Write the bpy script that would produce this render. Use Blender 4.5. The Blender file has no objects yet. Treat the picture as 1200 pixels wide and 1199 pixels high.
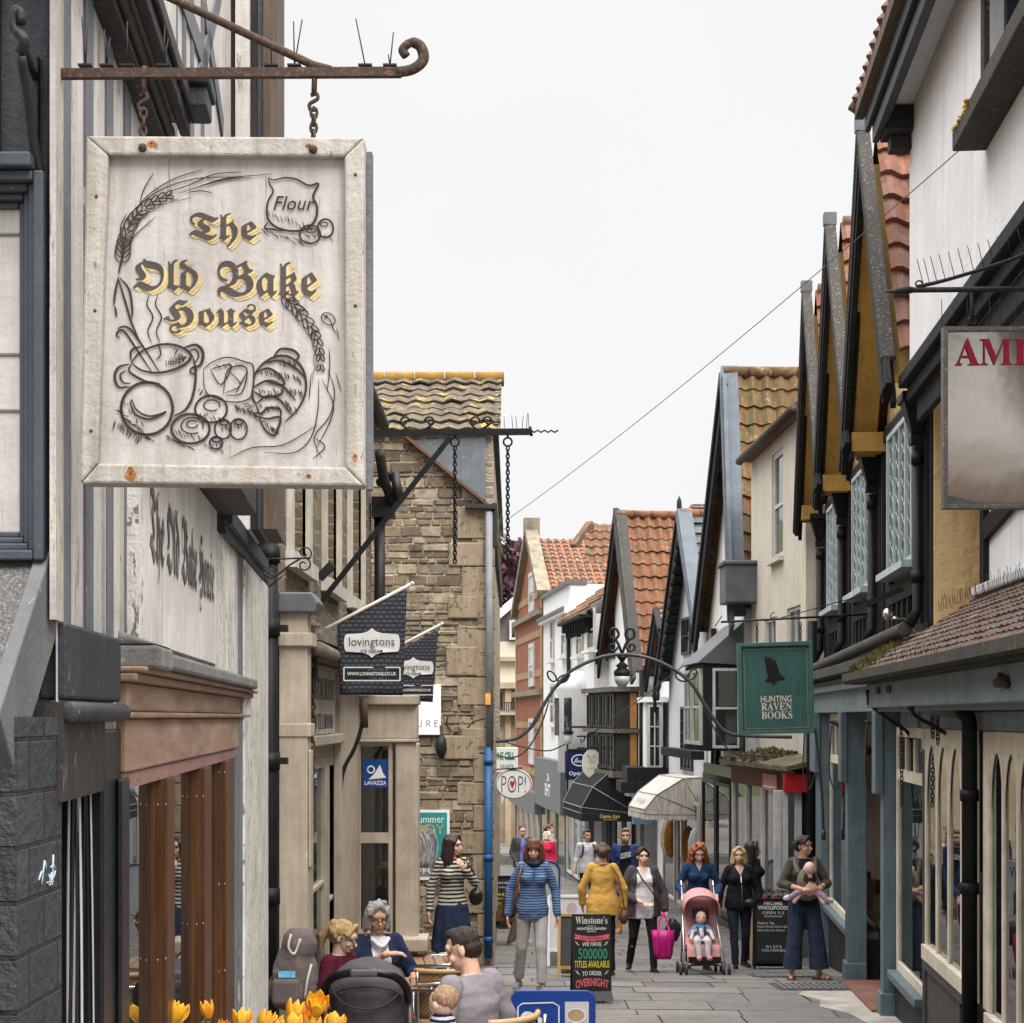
import bpy, bmesh, math, random
import numpy as np
from mathutils import Vector as V, Matrix, noise
random.seed(7)
SC = bpy.context.scene
COL = SC.collection
R = math.radians
F, CX, HY = 2000.0, 600.0, 840.0          # lens in pixels of the photograph, horizon row

def P(px, py, d): return V(((px - CX) / F * d, d, (HY - py) / F * d))

GZ = [(-60, -1.7), (0, -1.95), (6, -2.3), (13, -2.75), (18.4, -2.97), (20, -3.07), (23, -3.36), (30, -3.76), (39, -4.25),
      (60, -5.2), (100, -6.2), (400, -7), (3000, -8)]
def gz(y):
    for (a, za), (b, zb) in zip(GZ, GZ[1:]):
        if y <= b:
            return za + (zb - za) * (y - a) / (b - a)
    return GZ[-1][1]

# ------------------------------------------------------------------ objects
ROOT = {}
def thing(name, label, cat, loc, group=None, rz=0.0):
    o = bpy.data.objects.new(name, None); COL.objects.link(o)
    o.empty_display_size = .1
    o.location = loc; o.rotation_euler = (0, 0, rz)
    ROOT[o.name] = (Matrix.Translation(V(loc)) @ Matrix.Rotation(rz, 4, 'Z')).inverted()
    o['label'] = label; o['category'] = cat
    if group: o['group'] = group
    return o
def tag(o, label, cat, group=None):
    o['label'] = label; o['category'] = cat
    if group: o['group'] = group
    return o
def kind(o, k): o['kind'] = k; return o
def copy_tree(o, parent=None, loc=None, rz=None, label=None):
    c = o.copy(); COL.objects.link(c)
    if parent: c.parent = parent
    if loc is not None: c.location = loc
    if rz is not None: c.rotation_euler = (0, 0, rz)
    if label: c['label'] = label
    for ch in list(o.children): copy_tree(ch, c)
    return c
def inv_of(parent):
    p = parent
    while p.parent: p = p.parent
    return ROOT[p.name]

def basis(d):
    d = V(d).normalized()
    up = V((0, 0, 1)) if abs(d.z) < .95 else V((1, 0, 0))
    a = d.cross(up).normalized()
    return a, a.cross(d).normalized(), d

TXT = {}
WORK = bpy.data.scenes.new('workbench')           # scratch scene for evaluating meshes, removed at the end
def evaluated_mesh(o):
    WORK.collection.objects.link(o); vl = WORK.view_layers[0]; vl.update()
    return bpy.data.meshes.new_from_object(o.evaluated_get(vl.depsgraph))
def text2d(body, bold=0.0, space=1.0):
    k = (body, bold, space)
    if k not in TXT:
        cu = bpy.data.curves.new('t', 'FONT'); cu.body = body; cu.align_x = 'CENTER'
        cu.space_character = space; cu.offset = bold; cu.resolution_u = 3; cu.size = 1
        ob = bpy.data.objects.new('t', cu); me = evaluated_mesh(ob)
        vs = [(v.co.x, v.co.y) for v in me.vertices]; fs = [list(p.vertices) for p in me.polygons]
        bpy.data.objects.remove(ob); bpy.data.curves.remove(cu); bpy.data.meshes.remove(me)
        TXT[k] = (vs, fs)
    return TXT[k]

def smooth_path(pts, k=5, closed=False):
    pts = [V(p) for p in pts]; n = len(pts); out = []
    m = n if closed else n - 1
    for i in range(m):
        p1, p2 = pts[i], pts[(i + 1) % n]
        p0 = pts[i - 1] if (closed or i > 0) else p1 * 2 - p2
        p3 = pts[(i + 2) % n] if (closed or i + 2 < n) else p2 * 2 - p1
        for j in range(k):
            t = j / k
            out.append(.5 * ((2 * p1) + (p2 - p0) * t + (2 * p0 - 5 * p1 + 4 * p2 - p3) * t * t + (3 * p1 - p0 - 3 * p2 + p3) * t ** 3))
    if not closed: out.append(pts[-1])
    return out

class MB:
    def __init__(s): s.v = []; s.f = []; s.m = []; s.sm = []; s.st = []
    def add(s, vs, fs, mi=0, smooth=False):
        o = len(s.v); s.st.append((o, len(s.f))); s.v += [V(p) for p in vs]
        for f in fs:
            s.f.append([o + i for i in f]); s.m.append(mi); s.sm.append(smooth)
        return s
    def hexa(s, p, mi=0):
        return s.add(p, [(0, 3, 2, 1), (4, 5, 6, 7), (0, 1, 5, 4), (1, 2, 6, 5), (2, 3, 7, 6), (3, 0, 4, 7)], mi)
    def box(s, x0, x1, y0, y1, z0, z1, mi=0):
        return s.hexa([(x0, y0, z0), (x1, y0, z0), (x1, y1, z0), (x0, y1, z0), (x0, y0, z1), (x1, y0, z1), (x1, y1, z1), (x0, y1, z1)], mi)
    def beam(s, p0, p1, w, h, mi=0, up=None):
        p0, p1 = V(p0), V(p1); d = (p1 - p0).normalized()
        if up is None: a, b, _ = basis(d)
        else:
            b = V(up); b = (b - d * b.dot(d)).normalized(); a = d.cross(b).normalized()
        a = a * w / 2; b = b * h / 2
        return s.hexa([p0 - a - b, p0 + a - b, p1 + a - b, p1 - a - b, p0 - a + b, p0 + a + b, p1 + a + b, p1 - a + b], mi)
    def prism(s, poly, vec, mi=0):
        vec = V(vec); n = len(poly); a = [V(p) for p in poly]
        return s.add(a + [p + vec for p in a], [list(range(n))[::-1], list(range(n, 2 * n))] + [(i, (i + 1) % n, n + (i + 1) % n, n + i) for i in range(n)], mi)
    def poly(s, pts, mi=0): return s.add(pts, [list(range(len(pts)))], mi)
    def tube(s, pts, r, n=8, mi=0, closed=False):
        pts = [V(p) for p in pts]; m = len(pts); vs = []; fs = []; a = None
        for i, p in enumerate(pts):
            q0 = pts[i - 1] if (i > 0 or closed) else p
            q1 = pts[(i + 1) % m] if (i < m - 1 or closed) else p
            t = (q1 - q0)
            t = t.normalized() if t.length > 1e-9 else V((0, 0, 1))
            if a is None: a, b, _ = basis(t)
            a = (a - t * a.dot(t)); a = a.normalized() if a.length > 1e-6 else basis(t)[0]
            b = t.cross(a)
            rr = r[i] if isinstance(r, (list, tuple)) else r
            for k in range(n):
                th = 2 * math.pi * k / n
                vs.append(p + (a * math.cos(th) + b * math.sin(th)) * rr)
        for i in range(m if closed else m - 1):
            j = (i + 1) % m
            for k in range(n):
                fs.append((i * n + k, i * n + (k + 1) % n, j * n + (k + 1) % n, j * n + k))
        if not closed:
            fs.append(tuple(range(n))[::-1]); fs.append(tuple((m - 1) * n + k for k in range(n)))
        return s.add(vs, fs, mi, True)
    def cap(s, p0, p1, r0, r1, n=10, mi=0):
        p0, p1 = V(p0), V(p1); d = p1 - p0
        d = d.normalized() if d.length > 1e-6 else V((0, 0, 1))
        pts = []; rs = []
        for t in (88, 60, 30): pts.append(p0 - d * r0 * math.sin(R(t))); rs.append(r0 * math.cos(R(t)))
        pts += [p0, p1]; rs += [r0, r1]
        for t in (30, 60, 88): pts.append(p1 + d * r1 * math.sin(R(t))); rs.append(r1 * math.cos(R(t)))
        return s.tube(pts, rs, n, mi)
    def ball(s, c, r, n=12, mi=0, rot=None):
        c = V(c); r = (r, r, r) if isinstance(r, (int, float)) else r
        m = n // 2 + 1; vs = []; fs = []
        for i in range(m):
            ph = R(-89) + R(178) * i / (m - 1)
            for k in range(n):
                th = 2 * math.pi * k / n
                q = V((r[0] * math.cos(ph) * math.cos(th), r[1] * math.cos(ph) * math.sin(th), r[2] * math.sin(ph)))
                if rot: q = rot @ q
                vs.append(c + q)
        for i in range(m - 1):
            for k in range(n): fs.append((i * n + k, i * n + (k + 1) % n, (i + 1) * n + (k + 1) % n, (i + 1) * n + k))
        fs.append(tuple(range(n))[::-1]); fs.append(tuple((m - 1) * n + k for k in range(n)))
        return s.add(vs, fs, mi, True)
    def loft(s, rings, n=20, mi=0, T=None, wob=None):      # rings of (cx, cy, z, rx, ry)
        vs = []; fs = []
        for j, (cx, cy, z, rx, ry) in enumerate(rings):
            for k in range(n):
                th = 2 * math.pi * k / n; w = wob(j, th) if wob else 1
                q = V((cx + rx * w * math.cos(th), cy + ry * w * math.sin(th), z))
                vs.append(T(q) if T else q)
        m = len(rings)
        for i in range(m - 1):
            for k in range(n): fs.append((i * n + k, i * n + (k + 1) % n, (i + 1) * n + (k + 1) % n, (i + 1) * n + k))
        fs.append(tuple(range(n))[::-1]); fs.append(tuple((m - 1) * n + k for k in range(n)))
        return s.add(vs, fs, mi, True)
    def lathe(s, prof, c, n=16, mi=0):                      # prof of (r, z)
        c = V(c); return s.loft([(c.x, c.y, c.z + z, r, r) for r, z in prof], n, mi)
    def text(s, body, O, ex, ey, w=None, h=None, mi=0, bold=0.0, space=1.0, shear=0.0, bend=None):
        """text centred on O in the plane ex, ey; scaled to width w and / or height h"""
        vs, fs = text2d(body, bold, space)
        xs = [a for a, b in vs]; ys = [b for a, b in vs]
        cx, cy = (min(xs) + max(xs)) / 2, (min(ys) + max(ys)) / 2
        sx = w / (max(xs) - min(xs)) if w else None; sy = h / (max(ys) - min(ys)) if h else None
        sx = sx or sy; sy = sy or sx
        out = []
        for a, b in vs:
            X = (a - cx) * sx; Y = (b - cy) * sy; X += Y * shear
            if bend: Y += bend(X)
            out.append(V(O) + V(ex) * X + V(ey) * Y)
        return s.add(out, fs, mi)
    def stroke(s, pts, w, fn, mi=0, k=4, taper=True, closed=False):
        """a brush line: pts in the flat coordinates of fn(x, y), width w in the same units"""
        pp = smooth_path([(p[0], p[1], 0) for p in pts], k, closed) if k > 1 else [V((p[0], p[1], 0)) for p in pts]
        n = len(pp); vs = []
        for i, p in enumerate(pp):
            q0 = pp[max(i - 1, 0)]; q1 = pp[min(i + 1, n - 1)]; t = q1 - q0
            t = t.normalized() if t.length > 1e-9 else V((1, 0, 0))
            x = i / max(n - 1, 1); ww = w * (.35 + .65 * math.sin(math.pi * x) ** .6 if taper else 1) / 2
            nn = V((-t.y, t.x, 0)) * ww
            vs += [fn(p.x + nn.x, p.y + nn.y), fn(p.x - nn.x, p.y - nn.y)]
        fs = [(2 * i, 2 * i + 1, 2 * i + 3, 2 * i + 2) for i in range(n - 1)]
        if closed: fs.append((2 * n - 2, 2 * n - 1, 1, 0))
        return s.add(vs, fs, mi)
    def sheet(s, fn, nu, nv, mi=0, smooth=True):            # fn(u, v) with u, v in 0..1
        vs = [fn(i / nu, j / nv) for j in range(nv + 1) for i in range(nu + 1)]; w = nu + 1
        return s.add(vs, [(j * w + i, j * w + i + 1, (j + 1) * w + i + 1, (j + 1) * w + i) for j in range(nv) for i in range(nu)], mi, smooth)
    def mesh(s, name, mats, inv):
        me = bpy.data.meshes.new(name)
        me.from_pydata([inv @ p for p in s.v], [], s.f)
        for m in mats: me.materials.append(m)
        me.polygons.foreach_set('material_index', s.m)
        bm = bmesh.new(); bm.from_mesh(me)
        bmesh.ops.recalc_face_normals(bm, faces=bm.faces)
        uv = bm.loops.layers.uv.new('UVMap')
        for f in bm.faces:
            n = f.normal
            if abs(n.z) > .97: a, b = V((1, 0, 0)), V((0, 1, 0))
            else: a = V((0, 0, 1)).cross(n).normalized(); b = n.cross(a)
            for l in f.loops: l[uv].uv = (l.vert.co.dot(a), l.vert.co.dot(b))
        bm.to_mesh(me); bm.free()
        me.polygons.foreach_set('use_smooth', s.sm)
        return me
    def build(s, name, mats, parent=None, base=None, bev=0.0):
        if not isinstance(mats, (list, tuple)): mats = [mats]
        if parent is not None: inv = inv_of(parent)
        else: inv = Matrix.Translation(V(base or (0, 0, 0))).inverted()
        me = s.mesh(name, mats, inv)
        o = bpy.data.objects.new(name, me); COL.objects.link(o)
        if parent is not None: o.parent = parent
        elif base: o.location = base
        if bev:
            b = o.modifiers.new('bevel', 'BEVEL'); b.width = bev; b.segments = 2; b.limit_method = 'ANGLE'; b.angle_limit = R(40)
        return o

def build_each(s, name, mats, parent, bev=0.0):
    """every shape added to the mesh builder becomes a part of its own"""
    st = s.st + [(len(s.v), len(s.f))]
    for (v0, f0), (v1, f1) in zip(st, st[1:]):
        q = MB(); q.v = s.v[v0:v1]; q.f = [[i - v0 for i in f] for f in s.f[f0:f1]]; q.m = s.m[f0:f1]; q.sm = s.sm[f0:f1]
        q.build(name, mats, parent, None, bev)
class Fr:
    """a facade: a runs along it away from the near end, b towards the street, z up"""
    def __init__(s, x0, y0, x1, y1, side):
        s.O = V((x0, y0, 0)); s.u = V((x1 - x0, y1 - y0, 0)); s.L = s.u.length; s.u.normalize()
        s.n = V((-s.u.y, s.u.x, 0)) * side                  # side 1: buildings on the right, -1: on the left or facing the camera
    def p(s, a, b, z): return s.O + s.u * a + s.n * b + V((0, 0, z))
    def A(s, px, b=0.0):
        k = (px - CX) / F; o = s.O + s.n * b
        return (k * o.y - o.x) / (s.u.x - k * s.u.y)
    def Z(s, py, a, b=0.0): return (HY - py) / F * s.p(a, b, 0).y
    def g(s, a): return gz(s.p(a, 0, 0).y)
    def box(s, mb, a0, a1, b0, b1, z0, z1, mi=0):
        p = s.p
        return mb.hexa([p(a0, b0, z0), p(a1, b0, z0), p(a1, b1, z0), p(a0, b1, z0), p(a0, b0, z1), p(a1, b0, z1), p(a1, b1, z1), p(a0, b1, z1)], mi)
    def wall(s, mb, a0, a1, z0, z1, holes=(), b=0.0, dep=.14, mi=0, z0b=None):
        """front face with rectangular openings and their reveals (z0b: other ground height at a1)"""
        As = sorted({a0, a1, *[min(max(h[i], a0), a1) for h in holes for i in (0, 1)]})
        Zs = sorted({z0, z1, *[h[i] for h in holes for i in (2, 3)]})
        for i in range(len(As) - 1):
            for j in range(len(Zs) - 1):
                ca, cz = (As[i] + As[i + 1]) / 2, (Zs[j] + Zs[j + 1]) / 2
                if any(h[0] < ca < h[1] and h[2] < cz < h[3] for h in holes): continue
                mb.poly([s.p(As[i], b, Zs[j]), s.p(As[i + 1], b, Zs[j]), s.p(As[i + 1], b, Zs[j + 1]), s.p(As[i], b, Zs[j + 1])], mi)
        for h in holes:
            c = [(h[0], h[2]), (h[1], h[2]), (h[1], h[3]), (h[0], h[3])]
            for k in range(4):
                (a, z), (a2, z2) = c[k], c[(k + 1) % 4]
                mb.poly([s.p(a, b, z), s.p(a2, b, z2), s.p(a2, b - dep, z2), s.p(a, b - dep, z)], mi)
    def window(s, parent, a0, a1, z0, z1, b, mf, mg, nx=1, nz=2, fw=.06, bar=.025, th=.06, sill=None, sillm=None):
        mb = MB()
        s.box(mb, a0, a1, b - th, b, z0, z0 + fw); s.box(mb, a0, a1, b - th, b, z1 - fw, z1)
        s.box(mb, a0, a0 + fw, b - th, b, z0 + fw, z1 - fw); s.box(mb, a1 - fw, a1, b - th, b, z0 + fw, z1 - fw)
        for i in range(1, nx):
            x = a0 + fw + (a1 - a0 - 2 * fw) * i / nx; s.box(mb, x - bar / 2, x + bar / 2, b - th * .8, b - th * .1, z0 + fw, z1 - fw)
        for i in range(1, nz):
            z = z0 + fw + (z1 - z0 - 2 * fw) * i / nz
            s.box(mb, a0 + fw, a1 - fw, b - th * .75, b - th * .05, z - bar / 2, z + bar / 2)
        w = mb.build('window', mf, parent)
        g = MB(); s.box(g, a0 + fw * .5, a1 - fw * .5, b - th * .62, b - th * .5, z0 + fw * .5, z1 - fw * .5)
        g.build('pane', mg, w)
        if sill:
            q = MB(); s.box(q, a0 - .06, a1 + .06, b - .1, b + sill, z0 - .07, z0 - .002); q.build('sill', sillm or mf, w)
        return w

def roof_tiles(mb, O, ue, us, we, ls, tw=.24, th=.3, amp=.025, mi=0, thick=.05, jit=.006):
    """pantile slope: O lower corner, ue along the eave, us up the slope; wavy stepped courses"""
    O, ue, us = V(O), V(ue).normalized(), V(us).normalized(); n = ue.cross(us).normalized()
    if n.z < 0: n = -n
    nt = max(2, round(we / tw)); nc = max(2, round(ls / th)); k = 6 if amp > .02 else 4
    for c in range(nc):
        z0 = ls * c / nc; z1 = ls * (c + 1) / nc + .02
        rowj = random.uniform(-jit, jit); vs = []
        lifts = [random.uniform(-jit, jit) for _ in range(nt + 1)]
        for i in range(nt * k + 1):
            x = we * i / (nt * k); t = (i % k) / k
            h = amp * math.sin(2 * math.pi * t) + lifts[i // k] + rowj
            p = O + ue * x
            vs += [p + us * z0 + n * (h + thick * .2), p + us * z0 + n * (h + thick), p + us * z1 + n * (h + .004)]
        m = nt * k + 1; fs = []
        for i in range(m - 1):
            a = 3 * i; fs += [(a, a + 3, a + 4, a + 1), (a + 1, a + 4, a + 5, a + 2)]
        mb.add(vs, fs, mi, False)
# ------------------------------------------------------------------ materials
MATS = {}
class NT:
    def __init__(s, name):
        s.m = bpy.data.materials.new(name); s.m.use_nodes = True; s.t = s.m.node_tree; s.b = s.t.nodes['Principled BSDF']
        s.b.inputs['Specular IOR Level'].default_value = .3
    def n(s, typ, **kw):
        x = s.t.nodes.new(typ)
        for k, v in kw.items():
            if k.startswith('i_'):
                key = k[2:].replace('_', ' ')
                x.inputs[key].default_value = v
            else: setattr(x, k, v)
        return x
    def l(s, a, b): s.t.links.new(a, b)
    def coord(s, kind='Object', scale=(1, 1, 1), rot=(0, 0, 0)):
        c = s.n('ShaderNodeTexCoord'); m = s.n('ShaderNodeMapping')
        m.inputs['Scale'].default_value = scale; m.inputs['Rotation'].default_value = rot
        s.l(c.outputs[kind], m.inputs['Vector']); return m.outputs['Vector']
    def noise(s, vec, scale, detail=4, rough=.6, dist=0):
        x = s.n('ShaderNodeTexNoise', i_Scale=scale, i_Detail=detail, i_Roughness=rough, i_Distortion=dist)
        s.l(vec, x.inputs['Vector']); return x.outputs['Fac']
    def ramp(s, fac, stops, interp='LINEAR'):
        r = s.n('ShaderNodeValToRGB'); e = r.color_ramp; e.interpolation = interp
        while len(e.elements) < len(stops): e.elements.new(.5)
        for el, (p, c) in zip(e.elements, stops):
            el.position = p; el.color = (*c, 1) if len(c) == 3 else c
        s.l(fac, r.inputs['Fac']); return r.outputs['Color']
    def mix(s, fac, a, b, mode='MIX'):
        x = s.n('ShaderNodeMix', data_type='RGBA', blend_type=mode)
        for sock, v in ((x.inputs[0], fac), (x.inputs[6], a), (x.inputs[7], b)):
            if hasattr(v, 'is_linked'): s.l(v, sock)
            elif isinstance(v, (int, float)): sock.default_value = v
            else: sock.default_value = (*v, 1)
        return x.outputs[2]
    def math(s, op, a, b=0.0):
        x = s.n('ShaderNodeMath', operation=op)
        for sock, v in ((x.inputs[0], a), (x.inputs[1], b)):
            if hasattr(v, 'is_linked'): s.l(v, sock)
            else: sock.default_value = v
        return x.outputs[0]
    def bump(s, h, strength=.3, dist=.02):
        x = s.n('ShaderNodeBump', i_Strength=strength, i_Distance=dist); s.l(h, x.inputs['Height']); s.l(x.outputs['Normal'], s.b.inputs['Normal'])
    def col(s, c):
        if hasattr(c, 'is_linked'): s.l(c, s.b.inputs['Base Color'])
        else: s.b.inputs['Base Color'].default_value = (*c, 1)
    def done(s, rough=.7, metal=0.0, spec=None):
        s.b.inputs['Roughness'].default_value = rough; s.b.inputs['Metallic'].default_value = metal
        if spec is not None: s.b.inputs['Specular IOR Level'].default_value = spec
        return s.m
def sc(c, k): return tuple(min(1, max(0, x * k)) for x in c)
def srgb(r, g, b):
    f = lambda c: (c / 255 / 12.92) if c / 255 <= .04045 else ((c / 255 + .055) / 1.055) ** 2.4
    return (f(r), f(g), f(b))

def plain(name, c, rough=.7, var=.18, scale=6, metal=0.0, bump=.15, bs=40, spec=None):
    """paint, cloth, metal with uneven tone and a little relief"""
    if name in MATS: return MATS[name]
    t = NT(name); vec = t.coord()
    f = t.noise(vec, scale, 5); col = t.ramp(f, [(.3, sc(c, 1 - var)), (.7, sc(c, 1 + var))]); t.col(col)
    if bump: t.bump(t.noise(vec, bs, 3), bump, .01)
    MATS[name] = t.done(rough, metal, spec); return MATS[name]
def worn(name, c, under, amount=.5, scale=(3, 3, 1.2), rough=.7, bump=.4, dirt=(.06, .05, .04), dirtamt=.35):
    """old paint: flaked patches of what lies beneath, streaky dirt"""
    if name in MATS: return MATS[name]
    t = NT(name); v1 = t.coord(scale=scale); v2 = t.coord(scale=(9, 9, .8)); v3 = t.coord()
    fl = t.noise(v1, 5, 8, .7, .5); e = .69 - amount * .25
    fm = t.ramp(fl, [(e, (0, 0, 0)), (e + .03, (1, 1, 1))])
    base = t.ramp(t.noise(v3, 3.2, 7, .7), [(.3, sc(c, .74)), (.68, sc(c, 1.14))])
    d = t.ramp(t.noise(v2, 3, 6, .65), [(.4, (0, 0, 0)), (.75, (dirtamt,) * 3)])
    col = t.mix(d, base, dirt); col = t.mix(fm, col, under); t.col(col)
    h = t.math('SUBTRACT', t.noise(v3, 60, 3), t.math('MULTIPLY', fm, .8)); t.bump(h, bump, .006)
    MATS[name] = t.done(rough, 0, .2); return MATS[name]
def wood(name, c1, c2, rough=.55, axis='Z', scale=1.0, bump=.25):
    if name in MATS: return MATS[name]
    t = NT(name); k = {'X': (1.2, 14, 14), 'Y': (14, 1.2, 14), 'Z': (14, 14, 1.2)}[axis]
    v = t.coord(scale=tuple(x * scale for x in k)); f = t.noise(v, 2.2, 6, .6, .6)
    t.col(t.ramp(f, [(.25, c1), (.75, c2)])); t.bump(t.noise(v, 5, 4), bump, .006)
    MATS[name] = t.done(rough); return MATS[name]
def per_cell(t, vec, w, h, stagger=.5):
    """random value per brick / tile of size w x h in uv metres"""
    s = t.n('ShaderNodeSeparateXYZ'); t.l(vec, s.inputs[0])
    row = t.math('FLOOR', t.math('DIVIDE', s.outputs[1], h))
    off = t.math('MULTIPLY', t.math('MODULO', t.math('ABSOLUTE', row), 2.0), stagger)
    cl = t.math('FLOOR', t.math('ADD', t.math('DIVIDE', s.outputs[0], w), off))
    c = t.n('ShaderNodeCombineXYZ'); t.l(cl, c.inputs[0]); t.l(row, c.inputs[1])
    wn = t.n('ShaderNodeTexWhiteNoise', noise_dimensions='2D'); t.l(c.outputs[0], wn.inputs['Vector'])
    return wn.outputs['Value']
def tiles(name, cols, w=.24, h=.3, lichen=None, lam=.5, rough=.85, stagger=0.0, moss=None):
    if name in MATS: return MATS[name]
    t = NT(name); uv = t.coord('UV'); ob = t.coord()
    r = per_cell(t, uv, w, h, stagger); n = len(cols)
    col = t.ramp(r, [((i + .5) / n, c) for i, c in enumerate(cols)])
    f = t.noise(ob, 9, 5); col = t.mix(.5, col, t.ramp(f, [(.3, (.35, .33, .3)), (.7, (1, 1, 1))]), 'MULTIPLY')
    big = t.ramp(t.noise(ob, .7, 3), [(.4, (.62, .6, .58)), (.65, (1, 1, 1))]); col = t.mix(.7, col, big, 'MULTIPLY')
    if lichen:
        m = t.ramp(t.noise(ob, 5, 8, .75), [(.62 - .14 * lam, (0, 0, 0)), (.70 - .14 * lam, (1, 1, 1))]); col = t.mix(m, col, lichen)
    if moss:
        m = t.ramp(t.noise(ob, 2.2, 6, .7), [(.5, (0, 0, 0)), (.62, (1, 1, 1))]); col = t.mix(m, col, moss)
    t.col(col); t.bump(t.noise(ob, 45, 4), .5, .008)
    MATS[name] = t.done(rough); return MATS[name]
def brick(name, c1, c2, mortar, w=.22, h=.075, ms=.012, dist=0.0, rough=.9, bump=.6, dark=.5, wear=None, spread=1.0):
    if name in MATS: return MATS[name]
    t = NT(name); uv = t.coord('UV'); ob = t.coord()
    if dist:
        nz = t.n('ShaderNodeTexNoise', i_Scale=6.0, i_Detail=5.0); t.l(uv, nz.inputs['Vector'])
        sub = t.n('ShaderNodeVectorMath', operation='SUBTRACT'); t.l(nz.outputs['Color'], sub.inputs[0]); sub.inputs[1].default_value = (.5, .5, .5)
        mul = t.n('ShaderNodeVectorMath', operation='SCALE'); t.l(sub.outputs[0], mul.inputs[0]); mul.inputs['Scale'].default_value = dist
        ad = t.n('ShaderNodeVectorMath', operation='ADD'); t.l(uv, ad.inputs[0]); t.l(mul.outputs[0], ad.inputs[1]); uv = ad.outputs[0]
    b = t.n('ShaderNodeTexBrick', i_Scale=1.0); b.inputs['Brick Width'].default_value = w; b.inputs['Row Height'].default_value = h
    b.inputs['Mortar Size'].default_value = ms; b.inputs['Mortar Smooth'].default_value = .35
    b.inputs['Color1'].default_value = (0, 0, 0, 1); b.inputs['Color2'].default_value = (1, 1, 1, 1); b.inputs['Mortar'].default_value = (.5, .5, .5, 1)
    b.squash = 1.4 if dist else 1.0; b.squash_frequency = 3
    t.l(uv, b.inputs['Vector'])
    col = t.ramp(b.outputs['Color'], [(0, c1), (1, c2)])
    n2 = t.ramp(t.noise(ob, 14, 6, .7), [(.25, (dark,) * 3), (.75, (1.0,) * 3)]); col = t.mix(.8, col, n2, 'MULTIPLY')
    big = t.ramp(t.noise(ob, .9, 4), [(.35, (.62,) * 3), (.65, (1,) * 3)]); col = t.mix(.6, col, big, 'MULTIPLY')
    col = t.mix(b.outputs['Fac'], col, mortar)
    if wear: col = t.mix(t.ramp(t.noise(ob, 1.5, 7, .7), [(.52, (0, 0, 0)), (.72, (.7,) * 3)]), col, wear)
    t.col(col)
    h_ = t.math('SUBTRACT', t.noise(ob, 35, 5), t.math('MULTIPLY', b.outputs['Fac'], 1.3)); t.bump(h_, bump, .02)
    MATS[name] = t.done(rough); return MATS[name]
def render_wall(name, c, stain=.35, scale=1.0, bump=.3, bs=50, rough=.9, crack=None):
    """rendered or limewashed wall with rain streaks"""
    if name in MATS: return MATS[name]
    t = NT(name); ob = t.coord(); st = t.coord(scale=(4, 4, .35))
    col = t.ramp(t.noise(ob, 1.6 * scale, 5), [(.3, sc(c, .9)), (.7, sc(c, 1.05))])
    s = t.ramp(t.noise(st, 2.2, 7, .65), [(.48, (1, 1, 1)), (.8, (1 - stain, 1 - stain * 1.03, 1 - stain * 1.1))])
    col = t.mix(1.0, col, s, 'MULTIPLY')
    if crack:
        m = t.ramp(t.noise(t.coord(scale=(1, 1, .5)), 3.5, 9, .75), [(.63, (0, 0, 0)), (.68, (1, 1, 1))]); col = t.mix(m, col, crack)
    t.col(col); t.bump(t.noise(ob, bs, 5), bump, .02)
    MATS[name] = t.done(rough); return MATS[name]
def stripes(name, c1, c2, period, duty=.5, axis=2, rough=.85, soft=.06, wob=.006):
    if name in MATS: return MATS[name]
    t = NT(name); ob = t.coord(); s = t.n('ShaderNodeSeparateXYZ'); t.l(ob, s.inputs[0])
    z = t.math('ADD', s.outputs[axis], t.math('MULTIPLY', t.noise(ob, 7, 2), wob * 4))
    f = t.math('FRACT', t.math('DIVIDE', t.math('ADD', z, 20.0), period))
    t.col(t.mix(.35, t.ramp(f, [(0, c1), (duty - soft, c1), (duty, c2), (1 - soft, c2), (1, c1)]), t.ramp(t.noise(ob, 9, 4), [(.3, (.6,) * 3), (.7, (1,) * 3)]), 'MULTIPLY'))
    t.bump(t.noise(ob, 30, 3), .2, .01)
    MATS[name] = t.done(rough, 0, .15); return MATS[name]
def cloth(name, c, var=.15, rough=.9, bs=26): return plain(name, c, rough, var, 12, 0, .35, bs, .12)
def glass_mat(name, tint=(.02, .024, .026), clear=.0, rough=.02, warp=.25):
    """window glass: mirrors the street by Fresnel; behind it a dim room (clear: how much shows through)"""
    if name in MATS: return MATS[name]
    t = NT(name); out = t.t.nodes['Material Output']
    gl = t.n('ShaderNodeBsdfGlossy', i_Roughness=rough); gl.inputs['Color'].default_value = (.95, .96, .96, 1)
    bp = t.n('ShaderNodeBump', i_Strength=warp, i_Distance=.004); t.l(t.noise(t.coord(), 2.2, 2), bp.inputs['Height']); t.l(bp.outputs['Normal'], gl.inputs['Normal'])
    df = t.n('ShaderNodeBsdfDiffuse'); df.inputs['Color'].default_value = (*tint, 1)
    tr = t.n('ShaderNodeBsdfTransparent'); tr.inputs['Color'].default_value = (.82, .86, .85, 1)
    m1 = t.n('ShaderNodeMixShader'); m1.inputs[0].default_value = clear; t.l(df.outputs[0], m1.inputs[1]); t.l(tr.outputs[0], m1.inputs[2])
    lw = t.n('ShaderNodeFresnel', i_IOR=1.9); m2 = t.n('ShaderNodeMixShader'); t.l(lw.outputs[0], m2.inputs[0])
    t.l(m1.outputs[0], m2.inputs[1]); t.l(gl.outputs[0], m2.inputs[2]); t.l(m2.outputs[0], out.inputs['Surface'])
    MATS[name] = t.m; return t.m

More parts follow.
